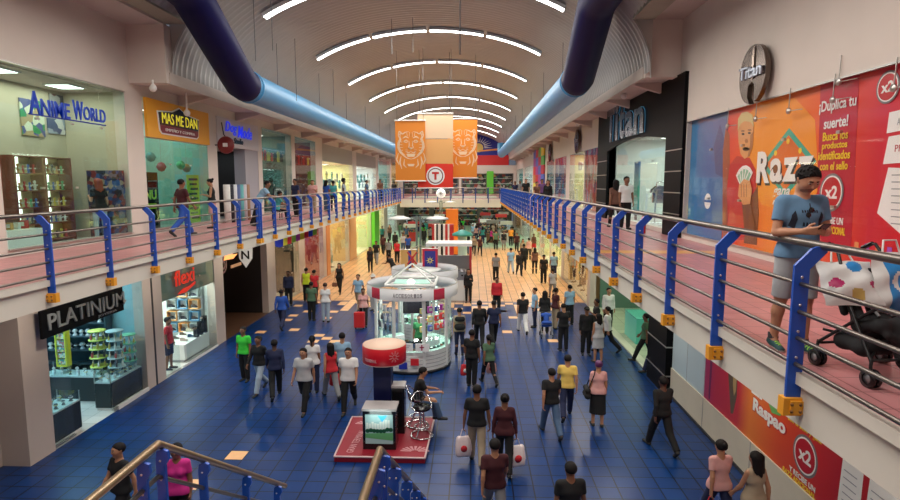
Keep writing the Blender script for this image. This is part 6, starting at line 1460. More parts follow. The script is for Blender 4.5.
def hair_def(J, kind, nod=None):
    t = head_tf(J, nod); a = t((0, 0, 0)); up = nrm(t((0, 0, 1))-a); fw = nrm(t((0, 1, 0))-a)
    pr = [((0, -.026, 1.664), (0, .0, 1.672), .0965, .0945, .02)]
    cutn = fw*1.0+up*-.80; cutp = t((0, .026, 1.652)); pl = [(cutp, cutn)]
    low = (t((0, -.05, 1.60)), up*-1.0)
    if kind == 'short': pl.append((t((0, -.05, 1.60)), up*-1.0+fw*0.1))
    elif kind == 'long':
        pr += [((-.05, -.05, 1.66), (-.07, -.055, 1.42), .058, .045, .03), ((.05, -.05, 1.66), (.07, -.055, 1.42), .058, .045, .03), ((0, -.075, 1.66), (0, -.085, 1.36), .05, .04, .04)]
        pl = [(t((0, .050, 1.665)), fw*1.0+up*-.55)]
    elif kind == 'bun':
        pl.append(low); pr += [((0, -.12, 1.70), (0, -.125, 1.705), .042, .042, .01)]
    elif kind == 'tail':
        pl.append(low); pr += [((0, -.11, 1.69), (0, -.16, 1.62), .03, .028, .01), ((0, -.16, 1.62), (0, -.14, 1.46), .028, .012, .01)]; pl = [(cutp, cutn)]
    elif kind == 'afro': pr = [((0, -.03, 1.70), (0, .0, 1.70), .125, .12, .02)]; pl = [(t((0, .055, 1.68)), fw*1.0+up*-.8), ]
    elif kind == 'cap': pr = [((0, -.02, 1.672), (0, .006, 1.678), .100, .098, .02), ((-.03, .10, 1.685), (.03, .10, 1.685), .05, .05, .02), ((-.02, .14, 1.680), (.02, .14, 1.680), .035, .035, .02)]; pl = [(t((0, 0, 1.668)), up*-1), ]
    elif kind == 'hat': pr = [((0, -.01, 1.70), (0, -.005, 1.735), .098, .088, .01)]+[((.11*math.cos(w), -.005+.12*math.sin(w), 1.69), (.11*math.cos(w+.5), -.005+.12*math.sin(w+.5), 1.69), .022, .022, .03) for w in np.arange(0, 6.3, .5)]; pl = [(t((0, 0, 1.678)), up*-1), ]
    elif kind == 'bald': pr = [((0, -.022, 1.655), (0, -.01, 1.655), .0925, .090, .02)]; pl = [(t((0, .01, 1.63)), fw), (t((0, 0, 1.67)), up), (t((0, -.05, 1.60)), up*-1)]
    return [(t(a_), t(b_), ra, rb, k) for a_, b_, ra, rb, k in pr], pl
def shirt_def(J, kind):
    T, Fw = J['T'], J['F']; X = np.array([1., 0, 0]); fem = J['fem']; g = .014 if kind != 'loose' else .03
    H, Wt, Ch, Sh, Nk = J['hip'], J['waist'], J['chest'], J['sh'], J['neck']; hw, sw = J['hw'], J['sw']
    r = lambda m, f: (f if fem else m)+g
    hem = 0.06 if kind != 'long_top' else 0.16
    b0 = H-T*hem
    pr = [(b0-X*hw*.8, b0+X*hw*.8, r(.118, .128), r(.118, .128), .05), (H-X*hw*.7, H+X*hw*.7, r(.118, .128), r(.118, .128), .05), (Wt-X*.055, Wt+X*.055, r(.100, .084), r(.100, .084), .07), (Ch-X*.072, Ch+X*.072, r(.108, .094), r(.108, .094), .07),
          (Sh-X*(sw-.045)-T*.03, Sh+X*(sw-.045)-T*.03, .063+g*.8, .063+g*.8, .06), (Wt, Ch, r(.097, .088), r(.10, .09), .06)]
    if fem: pr += [(Ch+X*s*.07+Fw*.075-T*.01, Ch+X*s*.07+Fw*.08-T*.015, .05+g*.7, .05+g*.7, .04) for s in (-1, 1)]
    sl = {'short': .62, 'loose': .62, 'sleeveless': 0, 'long': 9, 'long_top': 9}[kind]
    for i in (0, 1):
        S, el, wr, d = J['arm%d' % i]; ra = (.050 if not fem else .045)+g*.75
        if sl == 0: continue
        if sl < 1: pr.append((S, S+(el-S)*sl, ra, ra*.98, .03, True))
        else: pr += [(S, el, ra, .046, .03), (el, el+(wr-el)*.94, .046, .034, .015, True)]
    return pr, [(b0, -T), (Nk+T*.012, T+Fw*.25)]
def trouser_def(J, kind):
    T = J['T']; X = np.array([1., 0, 0]); fem = J['fem']; H = J['hip']; hw = J['hw']; g = .013
    up = nrm(T+np.array([0, 0, 1.])) ; pr = [(H-X*hw*.75, H+X*hw*.75, (.122 if fem else .115)+g*.7, (.122 if fem else .115)+g*.7, .05), (H, H+T*.06, .11+g, .10+g*.6, .05)]
    pl = [(H+T*.015, T)]
    for i in (0, 1):
        h0, kn, an, fd = J['leg%d' % i]
        if kind == 'shorts': pr += [(h0, kn+(kn-h0)*-.02, .088+g*1.6, .072+g, .03, True)]
        elif kind == 'skirt' or kind == 'dress': pass
        else:
            w = .0 if kind == 'slim' else .016
            pr += [(h0, kn, .088+g, .058+g*.8+w, .03), (kn, an+(an-kn)*.02, .056+g+w*.8, .042+g*.7+w, .02, True)]
    if kind in ('skirt', 'dress'):
        a, b = J['leg0'], J['leg1']; L = .92 if kind == 'skirt' else 1.35
        e0 = a[0]+(a[1]-a[0])*L if L < 1 else a[1]+(a[2]-a[1])*(L-1); e1 = b[0]+(b[1]-b[0])*L if L < 1 else b[1]+(b[2]-b[1])*(L-1)
        pr += [(a[0], e0, .10, .105, .06), (b[0], e1, .10, .105, .06), ((a[0]+b[0])/2, (e0+e1)/2, .11, .13, .08)]
        pl.append(((e0+e1)/2, (0, 0, -1)))
    return pr, pl
def shoe_def(J):
    pr = []; 
    for i in (0, 1):
        h0, kn, an, fd = J['leg%d' % i]; f = nrm(fd); dn = np.array([0, 0, 1.])
        heel = an-f*.035-dn*.045; toe = an+f*.165-dn*.055
        pr += [(heel, toe, .043, .036, .02), (an-dn*.02, heel+f*.05, .042, .042, .02)]
    return pr
skin_tones = {'tan': (0.42, 0.20, 0.11), 'brown': (0.22, 0.095, 0.05), 'dark': (0.10, 0.045, 0.028), 'light': (0.58, 0.32, 0.21)}
SK = {k: M_('skin_'+k, v, 0.5) for k, v in skin_tones.items()}
eye_m = M_('eye_white', (0.75, 0.72, 0.68), 0.3); iris_m = M_('iris_brown', (0.03, 0.015, 0.01), 0.2); lip_m = M_('lip', (0.30, 0.09, 0.07), 0.5); brow_m = M_('brow', (0.015, 0.01, 0.008), 0.8)
HAIRC = {'black': M_('hair_black', (0.008, 0.006, 0.006), 0.75, spec=0.25), 'brown': M_('hair_brown', (0.05, 0.022, 0.012), 0.7), 'red': M_('hair_red', (0.28, 0.05, 0.02), 0.5), 'white': M_('hat_white', (0.75, 0.73, 0.68), 0.7), 'grey': M_('hair_grey', (0.25, 0.24, 0.23), 0.7), 'purple': M_('scarf_purple', (0.10, 0.02, 0.10), 0.6)}
def cloth(c, k='cloth'):
    nm = '%s_%02x%02x%02x' % (k, int(c[0]*255), int(c[1]*255), int(c[2]*255))
    return mat(nm, c, 0.85, noise=0.14, nscale=9)
PC = {}
VOX = 0.011
def cached(key, fn):
    if key not in PC: PC[key] = fn()
    return PC[key]
def shift(pr, pl, dz):
    d = np.array([0, 0, dz]); return [(np.array(p[0])+d, np.array(p[1])+d)+tuple(p[2:]) for p in pr], [(np.array(a)+d, b) for a, b in pl]
def person(label, loc, heading=0, pose='stand', fem=False, shirt=('short', (0.02, 0.02, 0.02)), legs=('trousers', (0.02, 0.02, 0.03)), hair=('short', 'black'), skin='brown', scale=1.0, shoes=(0.03, 0.03, 0.03), group='shoppers on the ground floor'):
    J = cached(('J', pose, fem), lambda: skeleton(pose, fem)); dz = J['dz']
    def mk(nm, part_key, defn, vox, mats0, paint=()):
        def f():
            pr, pl = defn(); pr, pl = shift(pr, pl, dz); pa = [(np.array(c)+np.array([0, 0, dz]), r, i) for c, r, i in paint]
            return net_mesh(nm, pr, vox, pl, mats0, pa)
        return cached((nm, pose, fem)+part_key, f)
    bm_ = mk('body', (), lambda: (body_prims(J), []), VOX, [SK['tan'], eye_m, iris_m, lip_m, brow_m], head_paint(J))
    o = bpy.data.objects.new('person', bm_); C.objects.link(o); o.location = loc; o.rotation_euler = (0, 0, R(heading)); o.scale = (scale,)*3
    def setm(ob, m):
        ob.material_slots[0].link = 'OBJECT'; ob.material_slots[0].material = m
    setm(o, SK[skin]); tag(o, label, 'person', group)
    def child(nm, me, m):
        c = bpy.data.objects.new(nm, me); C.objects.link(c); c.parent = o; setm(c, m); return c
    nm = {'short': 'shirt', 'loose': 'shirt', 'sleeveless': 'top', 'long': 'jacket', 'long_top': 'tunic'}[shirt[0]]
    child(nm, mk(nm, (shirt[0],), lambda: shirt_def(J, shirt[0]), VOX, [white_m]), cloth(shirt[1]))
    ln = {'trousers': 'trousers', 'slim': 'trousers', 'shorts': 'shorts', 'skirt': 'skirt', 'dress': 'skirt'}[legs[0]]
    child(ln, mk(ln, (legs[0],), lambda: trouser_def(J, legs[0]), VOX, [white_m]), cloth(legs[1]))
    child('shoes', mk('shoes', (), lambda: (shoe_def(J), [(np.array([0, 0, 0.001-dz]), (0, 0, -1))] if pose != 'sit' else []), .011, [white_m]), cloth(shoes, 'shoe'))
    if hair: child('hat' if hair[0] in ('cap', 'hat') else 'hair', mk('hair', (hair[0],), lambda: hair_def(J, hair[0]), .011, [white_m]), HAIRC[hair[1]])
    return o
# ============================================================ WHO STANDS WHERE
K = dict(k=(.005, .005, .006), n=(.012, .018, .06), w=(.72, .71, .70), r=(.55, .02, .03), p=(.62, .32, .30), g=(.04, .55, .04), b=(.02, .08, .38), lb=(.25, .42, .58), y=(.75, .52, .12), o=(.80, .28, .03),
         gr=(.22, .22, .23), lg=(.45, .45, .46), kh=(.36, .28, .19), j=(.06, .11, .20), m=(.55, .02, .22), br=(.14, .06, .04), gn=(.08, .16, .09), dr=(.05, .006, .010), lime=(.60, .75, .03), t=(.05, .30, .30), wj=(.35, .42, .50), pu=(.12, .05, .18))
def gp(u, v, s=1.0, h=1.735): return onz(u, v, h*s).to_2d()
def bag(label, loc, c, w=.30, h=.36, d=.12, rz=0, print_c=None, group=None, handle=.14):
    """thin plastic carrier bag hanging from a hand: gathered top, full belly"""
    t = thing('carrier_bag', label, 'bag', loc, rz, group)
    lv = [(0, .36, .25), (.06, .44, .42), (.2, .50, .62), (.45, .54, .85), (.7, .56, 1.0), (.88, .52, .95), (.97, .42, .7), (1.0, .20, .3)]; n = 28; vs = []; fs = []
    for (f_, rw, rd) in lv:
        for k in range(n):
            a = 2*PI*k/n; wr = 1+.06*math.sin(5*a+3*f_)+.035*math.sin(11*a-7*f_)
            vs.append((w*rw*wr*math.copysign(abs(math.cos(a))**.8, math.cos(a)), d*.5*rd*wr*math.copysign(abs(math.sin(a))**.9, math.sin(a)), -handle-.03-h*f_+.012*math.sin(3*a)))
    for i in range(len(lv)-1):
        for k in range(n): fs.append((i*n+k, (i+1)*n+k, (i+1)*n+(k+1) % n, i*n+(k+1) % n))
    fs += [tuple(range(n)), tuple(range(len(vs)-1, len(vs)-n-1, -1))]
    q = put('sack', MB().add(vs, fs, 0, True).mesh('sack', [cloth(c, 'bag')]), t, False)
    hb = MB().tube([(-w*.22, 0, -handle-.03), (-w*.08, 0, -.02), (0, 0, 0), (w*.08, 0, -.02), (w*.22, 0, -handle-.03)], .008, 6)
    put('handle', hb.mesh('handle', [cloth(c, 'bag')]), t, False)
    if print_c:
        pb = MB().lathe([(0, 0), (w*.22, 0), (w*.22, .02), (0, .02)], (0, -d*.47, -h*.6-handle), 16, 0, Matrix.Rotation(PI/2, 3, 'X'))
        put('print', pb.mesh('print', [cloth(print_c, 'bagprint')]), t, False)
    return t
def hand_at(o, pose, fem, i, scale=1.0):
    J = PC[('J', pose, fem)]; S, el, wr, d = J['arm%d' % i]; p = wr+d*.09; p = np.array([p[0], p[1], p[2]+J['dz']])*scale
    r = o.rotation_euler[2]; return Vector((o.location.x+p[0]*math.cos(r)-p[1]*math.sin(r), o.location.y+p[0]*math.sin(r)+p[1]*math.cos(r), o.location.z+p[2]))
# u, v of the crown, heading, pose, sex, top kind, top colour, leg kind, leg colour, hair kind, hair colour, skin, scale, label
GP = [
 (571, 463, 8, 'stand', 0, 'short', 'k', 'trousers', 'k', 'short', 'black', 'brown', 1.0, 'person in a black t-shirt, head and shoulders at the bottom edge'),
 (495, 436, 8, 'walk', 0, 'short', 'dr', 'trousers', 'gr', 'short', 'black', 'tan', 1.0, 'person in a dark maroon shirt walking just behind the shopping bag couple'),
 (477, 384, 0, 'carry', 0, 'short', 'k', 'trousers', 'kh', 'short', 'black', 'brown', 1.04, 'person in black shirt and khaki trousers carrying a white bag'),
 (505, 393, -4, 'carry', 1, 'long', 'dr', 'trousers', 'k', 'bun', 'black', 'brown', 1.0, 'person in dark plum top carrying a white and red bag'),
 (552, 366, 10, 'walk', 0, 'short', 'k', 'trousers', 'j', 'short', 'black', 'tan', 1.0, 'person in black shirt and jeans left of the yellow shirt'),
 (568, 353, -6, 'stride', 0, 'short', 'y', 'trousers', 'n', 'short', 'black', 'tan', 1.0, 'person in a yellow t-shirt and dark trousers walking away'),
 (599, 361, 0, 'stand', 1, 'short', 'p', 'dress', 'k', 'bun', 'purple', 'tan', .97, 'person in pink blouse and long black skirt with shoulder bag'),
 (664, 374, 14, 'walk', 0, 'long', 'k', 'trousers', 'k', 'short', 'black', 'dark', 1.04, 'dark clothed person walking beside the black banded column'),
 (722, 437, 8, 'walk', 1, 'short', 'p', 'trousers', 'n', 'bun', 'black', 'tan', 1.0, 'person in pale pink blouse holding a red bag at bottom right'),
 (757, 449, 20, 'stride', 1, 'sleeveless', 'kh', 'trousers', 'br', 'long', 'black', 'tan', 1.0, 'person in beige sleeveless top nearest the Raspao poster'),
 (118, 440, 150, 'walk', 0, 'short', 'k', 'trousers', 'k', 'short', 'black', 'tan', 1.0, 'person in black crossing behind the left stair railing'),
 (176, 444, 190, 'stand', 1, 'short', 'm', 'trousers', 'k', 'short', 'black', 'brown', 1.0, 'person in a magenta shirt behind the left stair railing'),
 (243, 327, 170, 'stand', 0, 'short', 'g', 'trousers', 'k', 'short', 'black', 'brown', .98, 'person in a bright green t-shirt near the dark shop'),
 (258, 334, 165, 'walk', 0, 'long', 'k', 'trousers', 'wj', 'short', 'black', 'brown', 1.0, 'person in black jacket and pale jeans beside the green t-shirt'),
 (274, 338, 20, 'stride', 0, 'long', 'n', 'trousers', 'k', 'short', 'black', 'dark', 1.0, 'person in navy jacket right of the pale jeans'),
 (303, 346, 175, 'walk', 0, 'loose', 'lg', 'trousers', 'k', 'short', 'black', 'tan', 1.02, 'person in a loose grey white shirt at the left of the white shirt group'),
 (312, 336, 10, 'stand', 1, 'short', 'w', 'trousers', 'n', 'tail', 'black', 'brown', .97, 'person with ponytail in white blouse at the back of the group'),
 (330, 341, 30, 'walk', 1, 'sleeveless', 'r', 'trousers', 'gr', 'long', 'black', 'tan', .96, 'person in a red top in the middle of the white shirt group'),
 (342, 333, 5, 'talk', 0, 'short', 'lb', 'trousers', 'n', 'short', 'black', 'tan', 1.0, 'person in pale blue shirt behind the white shirt group'),
 (348, 346, 185, 'stride', 0, 'loose', 'w', 'trousers', 'k', 'short', 'black', 'tan', 1.02, 'person in a loose white shirt at the right of the group'),
 (325, 283, 5, 'stand', 1, 'short', 'w', 'trousers', 'wj', 'bun', 'brown', 'light', 1.0, 'person in white t-shirt and blue jeans seen from behind'),
 (311, 282, -5, 'stand', 0, 'short', 'gn', 'trousers', 'k', 'short', 'black', 'brown', 1.0, 'person in dark green beside the white t-shirt and jeans'),
 (288, 271, 190, 'stand', 0, 'long', 'n', 'trousers', 'k', 'short', 'black', 'dark', 1.0, 'person in navy standing at the arcade window'),
 (281, 288, 0, 'walk', 0, 'long', 'b', 'trousers', 'n', 'short', 'black', 'dark', 1.0, 'person in deep blue jacket walking past the arcade window'),
 (306, 268, 10, 'stand', 0, 'sleeveless', 'lime', 'trousers', 'k', 'short', 'black', 'tan', 1.0, 'person in a lime yellow vest by the toy shop'),
 (314, 270, -20, 'stand', 0, 'short', 'r', 'trousers', 'k', 'short', 'black', 'tan', 1.0, 'person in a red shirt right of the lime vest'),
 (339, 262, 180, 'walk', 1, 'sleeveless', 'k', 'slim', 'k', 'long', 'black', 'tan', 1.0, 'person in black walking alone on the beige tiles with a bag'),
 (358, 273, 170, 'walk', 0, 'short', 'lb', 'trousers', 'kh', 'short', 'black', 'tan', 1.02, 'person in light blue shirt left of the nearest kiosk'),
 (363, 287, 190, 'walk', 1, 'short', 'p', 'trousers', 'k', 'short', 'black', 'brown', .96, 'person in a pink top pulling a red suitcase'),
 (373, 275, 160, 'stand', 0, 'long', 'w', 'trousers', 'lg', 'hat', 'white', 'tan', 1.0, 'person in white shirt and white brimmed hat beside the kiosk'),
 (393, 253, 60, 'lean', 0, 'short', 'k', 'trousers', 'k', 'short', 'black', 'brown', 1.0, 'person in black bending beside the second kiosk'),
 (370, 247, 180, 'stand', 1, 'short', 'k', 'slim', 'k', 'long', 'black', 'brown', 1.0, 'person in black, leftmost of the far crowd on the beige tiles'),
 (376, 240, 180, 'walk', 0, 'short', 'k', 'trousers', 'gr', 'short', 'black', 'brown', 1.04, 'person in black right of the leftmost of the far crowd'),
 (383, 234, 0, 'walk', 0, 'short', 'dr', 'trousers', 'k', 'short', 'black', 'brown', 1.0, 'person in dark red shirt in the far left crowd'),
 (388.5, 239, 5, 'stand', 0, 'short', 'gr', 'trousers', 'k', 'short', 'black', 'dark', 1.0, 'person in dark grey before the far left crowd'),
 (397, 240, 0, 'stand', 1, 'short', 'r', 'trousers', 'k', 'bun', 'black', 'tan', 1.0, 'person in a bright red shirt in the far left crowd'),
 (395, 231, 10, 'walk', 0, 'long', 'k', 'trousers', 'k', 'short', 'black', 'brown', 1.0, 'person in black jacket behind the bright red shirt'),
 (403, 233, 180, 'stand', 1, 'short', 'lg', 'trousers', 'j', 'long', 'black', 'tan', 1.0, 'person in pale grey top right of the black jacket'),
 (408, 235, 0, 'stand', 0, 'short', 'b', 'trousers', 'n', 'short', 'black', 'brown', 1.0, 'person in royal blue shirt left of the lamp post'),
 (389.5, 224, 180, 'walk', 1, 'short', 'br', 'trousers', 'k', 'long', 'black', 'tan', 1.0, 'person in brown at the back of the far left crowd'),
 (382, 226, 180, 'stand', 0, 'short', 't', 'trousers', 'k', 'short', 'black', 'brown', 1.0, 'person in teal by the green column'),
 (424, 228, 180, 'stand', 0, 'long', 'k', 'trousers', 'k', 'short', 'black', 'dark', 1.0, 'person in black between lamp post and striped stall'),
 (430, 227, 20, 'stand', 0, 'short', 'gr', 'trousers', 'k', 'short', 'black', 'brown', 1.0, 'person in grey by the striped stall'),
 (467, 233, 180, 'stand', 0, 'short', 'k', 'trousers', 'j', 'short', 'black', 'brown', 1.04, 'person in black shirt and jeans by the teal kiosk'),
 (474, 234.5, 175, 'walk', 1, 'short', 'kh', 'slim', 'k', 'long', 'black', 'tan', 1.0, 'person in tan top walking beside the teal kiosk'),
 (480, 235, 185, 'walk', 1, 'short', 'dr', 'slim', 'k', 'tail', 'black', 'tan', 1.0, 'person in dark rose top right of the tan top'),
 (496, 230, 0, 'stand', 0, 'short', 'gn', 'trousers', 'k', 'short', 'black', 'tan', 1.03, 'person in a grey green shirt walking away in the far hall'),
 (504, 231, 180, 'stand', 0, 'short', 'k', 'shorts', 'gr', 'short', 'black', 'brown', 1.0, 'person in black shirt and shorts in the far hall'),
 (511, 227, 0, 'stand', 0, 'short', 'o', 'trousers', 'k', 'short', 'black', 'brown', 1.05, 'person in a bright orange shirt in the far hall'),
 (517, 232, 175, 'walk', 0, 'short', 'dr', 'trousers', 'k', 'short', 'black', 'brown', 1.0, 'person in dark red right of the orange shirt'),
 (523, 239, 180, 'stand', 1, 'short', 'kh', 'trousers', 'k', 'long', 'black', 'tan', 1.0, 'person in beige with long hair before the yellow window'),
 (529, 238, 0, 'stand', 1, 'sleeveless', 'p', 'slim', 'k', 'tail', 'black', 'light', 1.0, 'person in pale pink vest beside the yellow window'),
 (534, 233, 180, 'walk', 1, 'sleeveless', 'br', 'skirt', 'r', 'short', 'black', 'brown', 1.0, 'person in brown top and red skirt by the yellow window'),
 (496, 253, 0, 'stand', 0, 'short', 'gr', 'trousers', 'k', 'short', 'black', 'tan', 1.0, 'person in a grey shirt standing alone on the beige tiles'),
 (511, 247, 5, 'walk', 0, 'short', 'lb', 'trousers', 'wj', 'short', 'black', 'tan', 1.03, 'person in light blue shirt and pale jeans on the beige tiles'),
 (519.5, 250, 185, 'walk', 0, 'long', 'k', 'trousers', 'k', 'short', 'black', 'brown', .97, 'person in black right beside the light blue shirt'),
 (524, 244, 0, 'stand', 0, 'long', 'k', 'trousers', 'k', 'short', 'black', 'dark', 1.06, 'tall person in black on the right of the beige tiles'),
 (535, 248, 0, 'stand', 1, 'short', 'br', 'slim', 'k', 'long', 'black', 'tan', 1.0, 'person in a rust brown top right of the tall person'),
 (544, 255, 0, 'stand', 0, 'short', 'k', 'trousers', 'k', 'cap', 'black', 'brown', 1.0, 'person in black with a cap on the beige tiles'),
 (554, 252, 5, 'stand', 0, 'short', 'lb', 'trousers', 'n', 'short', 'black', 'brown', 1.0, 'person in a bright light blue shirt near the mannequin window'),
 (553, 267, 0, 'walk', 1, 'short', 'lg', 'slim', 'gr', 'tail', 'black', 'tan', .97, 'person in pale grey in front of the bright light blue shirt'),
 (468.5, 269, 180, 'talk', 1, 'long', 'k', 'slim', 'k', 'long', 'black', 'tan', 1.0, 'person in black with long hair right of the second kiosk'),
 (497, 277, 180, 'stand', 0, 'long', 'r', 'trousers', 'k', 'short', 'black', 'brown', 1.0, 'person in a red hooded top facing the viewer'),
 (479.5, 299, 0, 'walk', 0, 'long', 'k', 'trousers', 'k', 'short', 'black', 'brown', 1.05, 'large person in black walking away right of the kiosk'),
 (494, 299, 10, 'stride', 0, 'short', 'n', 'trousers', 'k', 'short', 'black', 'brown', 1.02, 'person in navy shirt walking beside the large person'),
 (523, 291, 5, 'walk', 0, 'short', 'k', 'trousers', 'w', 'short', 'black', 'tan', 1.0, 'person in black shirt and white trousers walking away'),
 (535, 288, 100, 'stand', 0, 'short', 'lb', 'trousers', 'n', 'short', 'black', 'tan', .97, 'person in pale blue shirt left of the blue pushchair'),
 (545, 291, 0, 'talk', 1, 'long', 'k', 'trousers', 'k', 'long', 'black', 'brown', 1.0, 'person in black with long hair at the blue pushchair'),
 (556, 288, -60, 'stand', 1, 'short', 'dr', 'trousers', 'kh', 'tail', 'black', 'brown', 1.0, 'person in dark red right of the blue pushchair'),
 (570, 285, 20, 'stand', 0, 'short', 'lb', 'trousers', 'k', 'short', 'black', 'tan', 1.0, 'person in sky blue shirt behind the folded arms person'),
 (564, 304, 10, 'phone', 0, 'short', 'k', 'trousers', 'k', 'short', 'black', 'tan', 1.0, 'person in black with arms held in front near the centre right'),
 (587, 307, 180, 'stand', 0, 'long', 'k', 'trousers', 'k', 'cap', 'black', 'brown', 1.0, 'person in black with cap left of the grey dress'),
 (597, 299, 90, 'talk', 0, 'short', 'k', 'trousers', 'k', 'short', 'black', 'brown', 1.0, 'person in black behind the grey dress'),
 (599, 314, 20, 'stand', 1, 'sleeveless', 'lg', 'skirt', 'lg', 'long', 'black', 'tan', .97, 'person with long dark hair in a short grey dress'),
 (608, 305, 60, 'walk', 0, 'long', 'w', 'trousers', 'k', 'short', 'black', 'tan', 1.0, 'person in white long sleeved shirt right of the grey dress'),
 (609, 288, 190, 'stand', 0, 'long', 'w', 'trousers', 'k', 'short', 'black', 'tan', 1.04, 'person in white shirt at the entrance of the green shop'),
 (472, 330, -20, 'stand', 0, 'short', 'k', 'trousers', 'k', 'short', 'black', 'brown', 1.0, 'person in black looking down beside the kiosk with a red bag'),
 (489, 333, 20, 'walk', 1, 'short', 'gn', 'slim', 'k', 'tail', 'black', 'brown', .92, 'person in a green patterned top with a pink bag'),
 (459.5, 308, 10, 'stand', 1, 'short', 'kh', 'slim', 'n', 'bun', 'black', 'tan', .98, 'person in beige with a dark backpack at the kiosk side'),
]
made = {}
for e in GP:
    u, v, hd, pose, fem, tk, tc, lk, lc, hk, hc, sk, s, lab = e
    p = gp(u, v, s); o = person(lab, (p.x, p.y, 0), hd, pose, bool(fem), (tk, K[tc]), (lk, K[lc]), (hk, hc), sk, s)
    made[lab] = (o, pose, bool(fem), s)
def M_of(key): return next(v for k, v in made.items() if key in k)
def give(key, i, label, c, pc=None, w=.3, h=.36, d=.14, rz=0):
    o, pose, fem, s = M_of(key); p = hand_at(o, pose, fem, i, s); return bag(label, p, K[c] if isinstance(c, str) else c, w, h, d, R(rz), K[pc] if pc else None)
give('khaki trousers carrying', 0, 'white plastic bag hanging beside the khaki trousers', (.75, .62, .62), 'r', .32, .46, .17, 10)
give('dark plum top', 1, 'white and red plastic bag swinging beside the dark plum top', (.78, .70, .70), 'r', .36, .46, .20, 20)
give('pale pink blouse holding', 0, 'red bag held by the person in pale pink blouse', 'r', None, .3, .34, .14)
give('with a red bag', 0, 'red and white bag held beside the kiosk', 'r', 'w', .28, .34, .12)
give('green patterned top', 1, 'pink and white bag held by the green patterned top', 'p', 'r', .28, .32, .12)
give('black walking alone', 1, 'brown handbag of the person alone on the beige tiles', 'br', None, .26, .22, .1)
give('red top in the middle', 1, 'red cloth bag in the white shirt group', 'r', None, .3, .34, .14)
# shoulder bags and backpack
def soft(name, label, cat, loc, prims, c, rz=0):
    t = thing(name, label, cat, loc, R(rz)); me = net_mesh('pouch', prims, .012, (), [cloth(c, 'bag')]); put('pouch', me, t, False); return t
o, po, fe, s = M_of('pink blouse and long'); t = soft('shoulder_bag', 'black shoulder bag hanging at the back of the pink blouse', 'bag', (o.location.x-.27, o.location.y-.05, .98), [((-.02, -.13, 0), (-.02, .13, 0), .07, .07, .04), ((-.02, -.13, -.14), (-.02, .13, -.14), .08, .08, .05)], K['k'])
put('strap', MB().tube([(-.0, -.12, .05), (.12, -.16, .42), (.17, -.02, .50), (.14, .14, .40), (.0, .12, .05)], .014, 6).mesh('strap', [cloth(K['k'])]), t, False)
o, po, fe, s = M_of('dark backpack'); t = soft('backpack', 'dark backpack worn by the person in beige at the kiosk side', 'backpack', (o.location.x+.02, o.location.y-.24, 1.22), [((-.09, 0, .14), (.09, 0, .14), .09, .09, .05), ((-.09, 0, -.14), (.09, 0, -.14), .11, .11, .05)], K['k'])
# red suitcase
t = thing('suitcase', 'red suitcase pulled by the person in the pink top', 'suitcase', (0, 0, 0)); o, po, fe, s = M_of('pulling a red suitcase'); sx_, sy_ = o.location.x-.05, o.location.y-.62
t.location = (sx_, sy_, 0)
put('shell', MB().box((0, 0, .40), (.42, .26, .62)).box((0, -.135, .40), (.34, .02, .52)).mesh('shell', [M_('suitcase_red', (.55, .02, .02), .4)]), t, False)
put('handle', MB().tube([(-.12, .1, .7), (-.12, .14, 1.0), (.12, .14, 1.0), (.12, .1, .7)], .012, 6).mesh('handle', [grey_m]), t, False)
for x in (-.16, .16): put('wheel', MB().lathe([(0, -.02), (.04, -.02), (.045, 0), (.04, .02), (0, .02)], (x, 0, .045), 12, 0, Matrix.Rotation(PI/2, 3, 'Y')).mesh('wheel', [black_g]), t, False)
# blue pushchair
def wheel_at(t, x, y, r, w=.03, z=None):
    z = r if z is None else z
    q = put('wheel', MB().lathe([(r*.55, -w/2), (r*.95, -w/2), (r, -w*.25), (r, w*.25), (r*.95, w/2), (r*.55, w/2), (r*.55, -w/2)], (x, y, z), 20, 0, Matrix.Rotation(PI/2, 3, 'Y')).lathe([(0, -w*.3), (r*.6, -w*.2), (r*.6, w*.2), (0, w*.3)], (x, y, z), 8, 1, Matrix.Rotation(PI/2, 3, 'Y')).mesh('wheel', [black_g, grey_m]), t, False); return q
o, po, fe, s = M_of('hair at the blue pushchair'); t = thing('pushchair', 'blue pushchair in the middle of the group on the right', 'pushchair', (o.location.x, o.location.y-.62, 0))
put('seat', net_mesh('seat', [((-.14, .05, .50), (.14, .05, .50), .09, .09, .05), ((-.14, -.12, .62), (.14, -.12, .62), .06, .06, .05), ((-.15, .18, .85), (.15, .18, .85), .07, .07, .06), ((0, .05, .50), (0, .18, .85), .10, .10, .05)], .014, (), [cloth(K['b'])]), t, False)
put('frame', MB().tube([(-.22, -.3, .12), (-.22, .25, .95), (.22, .25, .95), (.22, -.3, .12)], .014, 6).tube([(-.22, .28, .12), (-.22, -.1, .55), (.22, -.1, .55), (.22, .28, .12)], .014, 6).mesh('frame', [grey_m]), t, False)
for x in (-.22, .22):
    for y in (-.3, .28): wheel_at(t, x, y, .09)
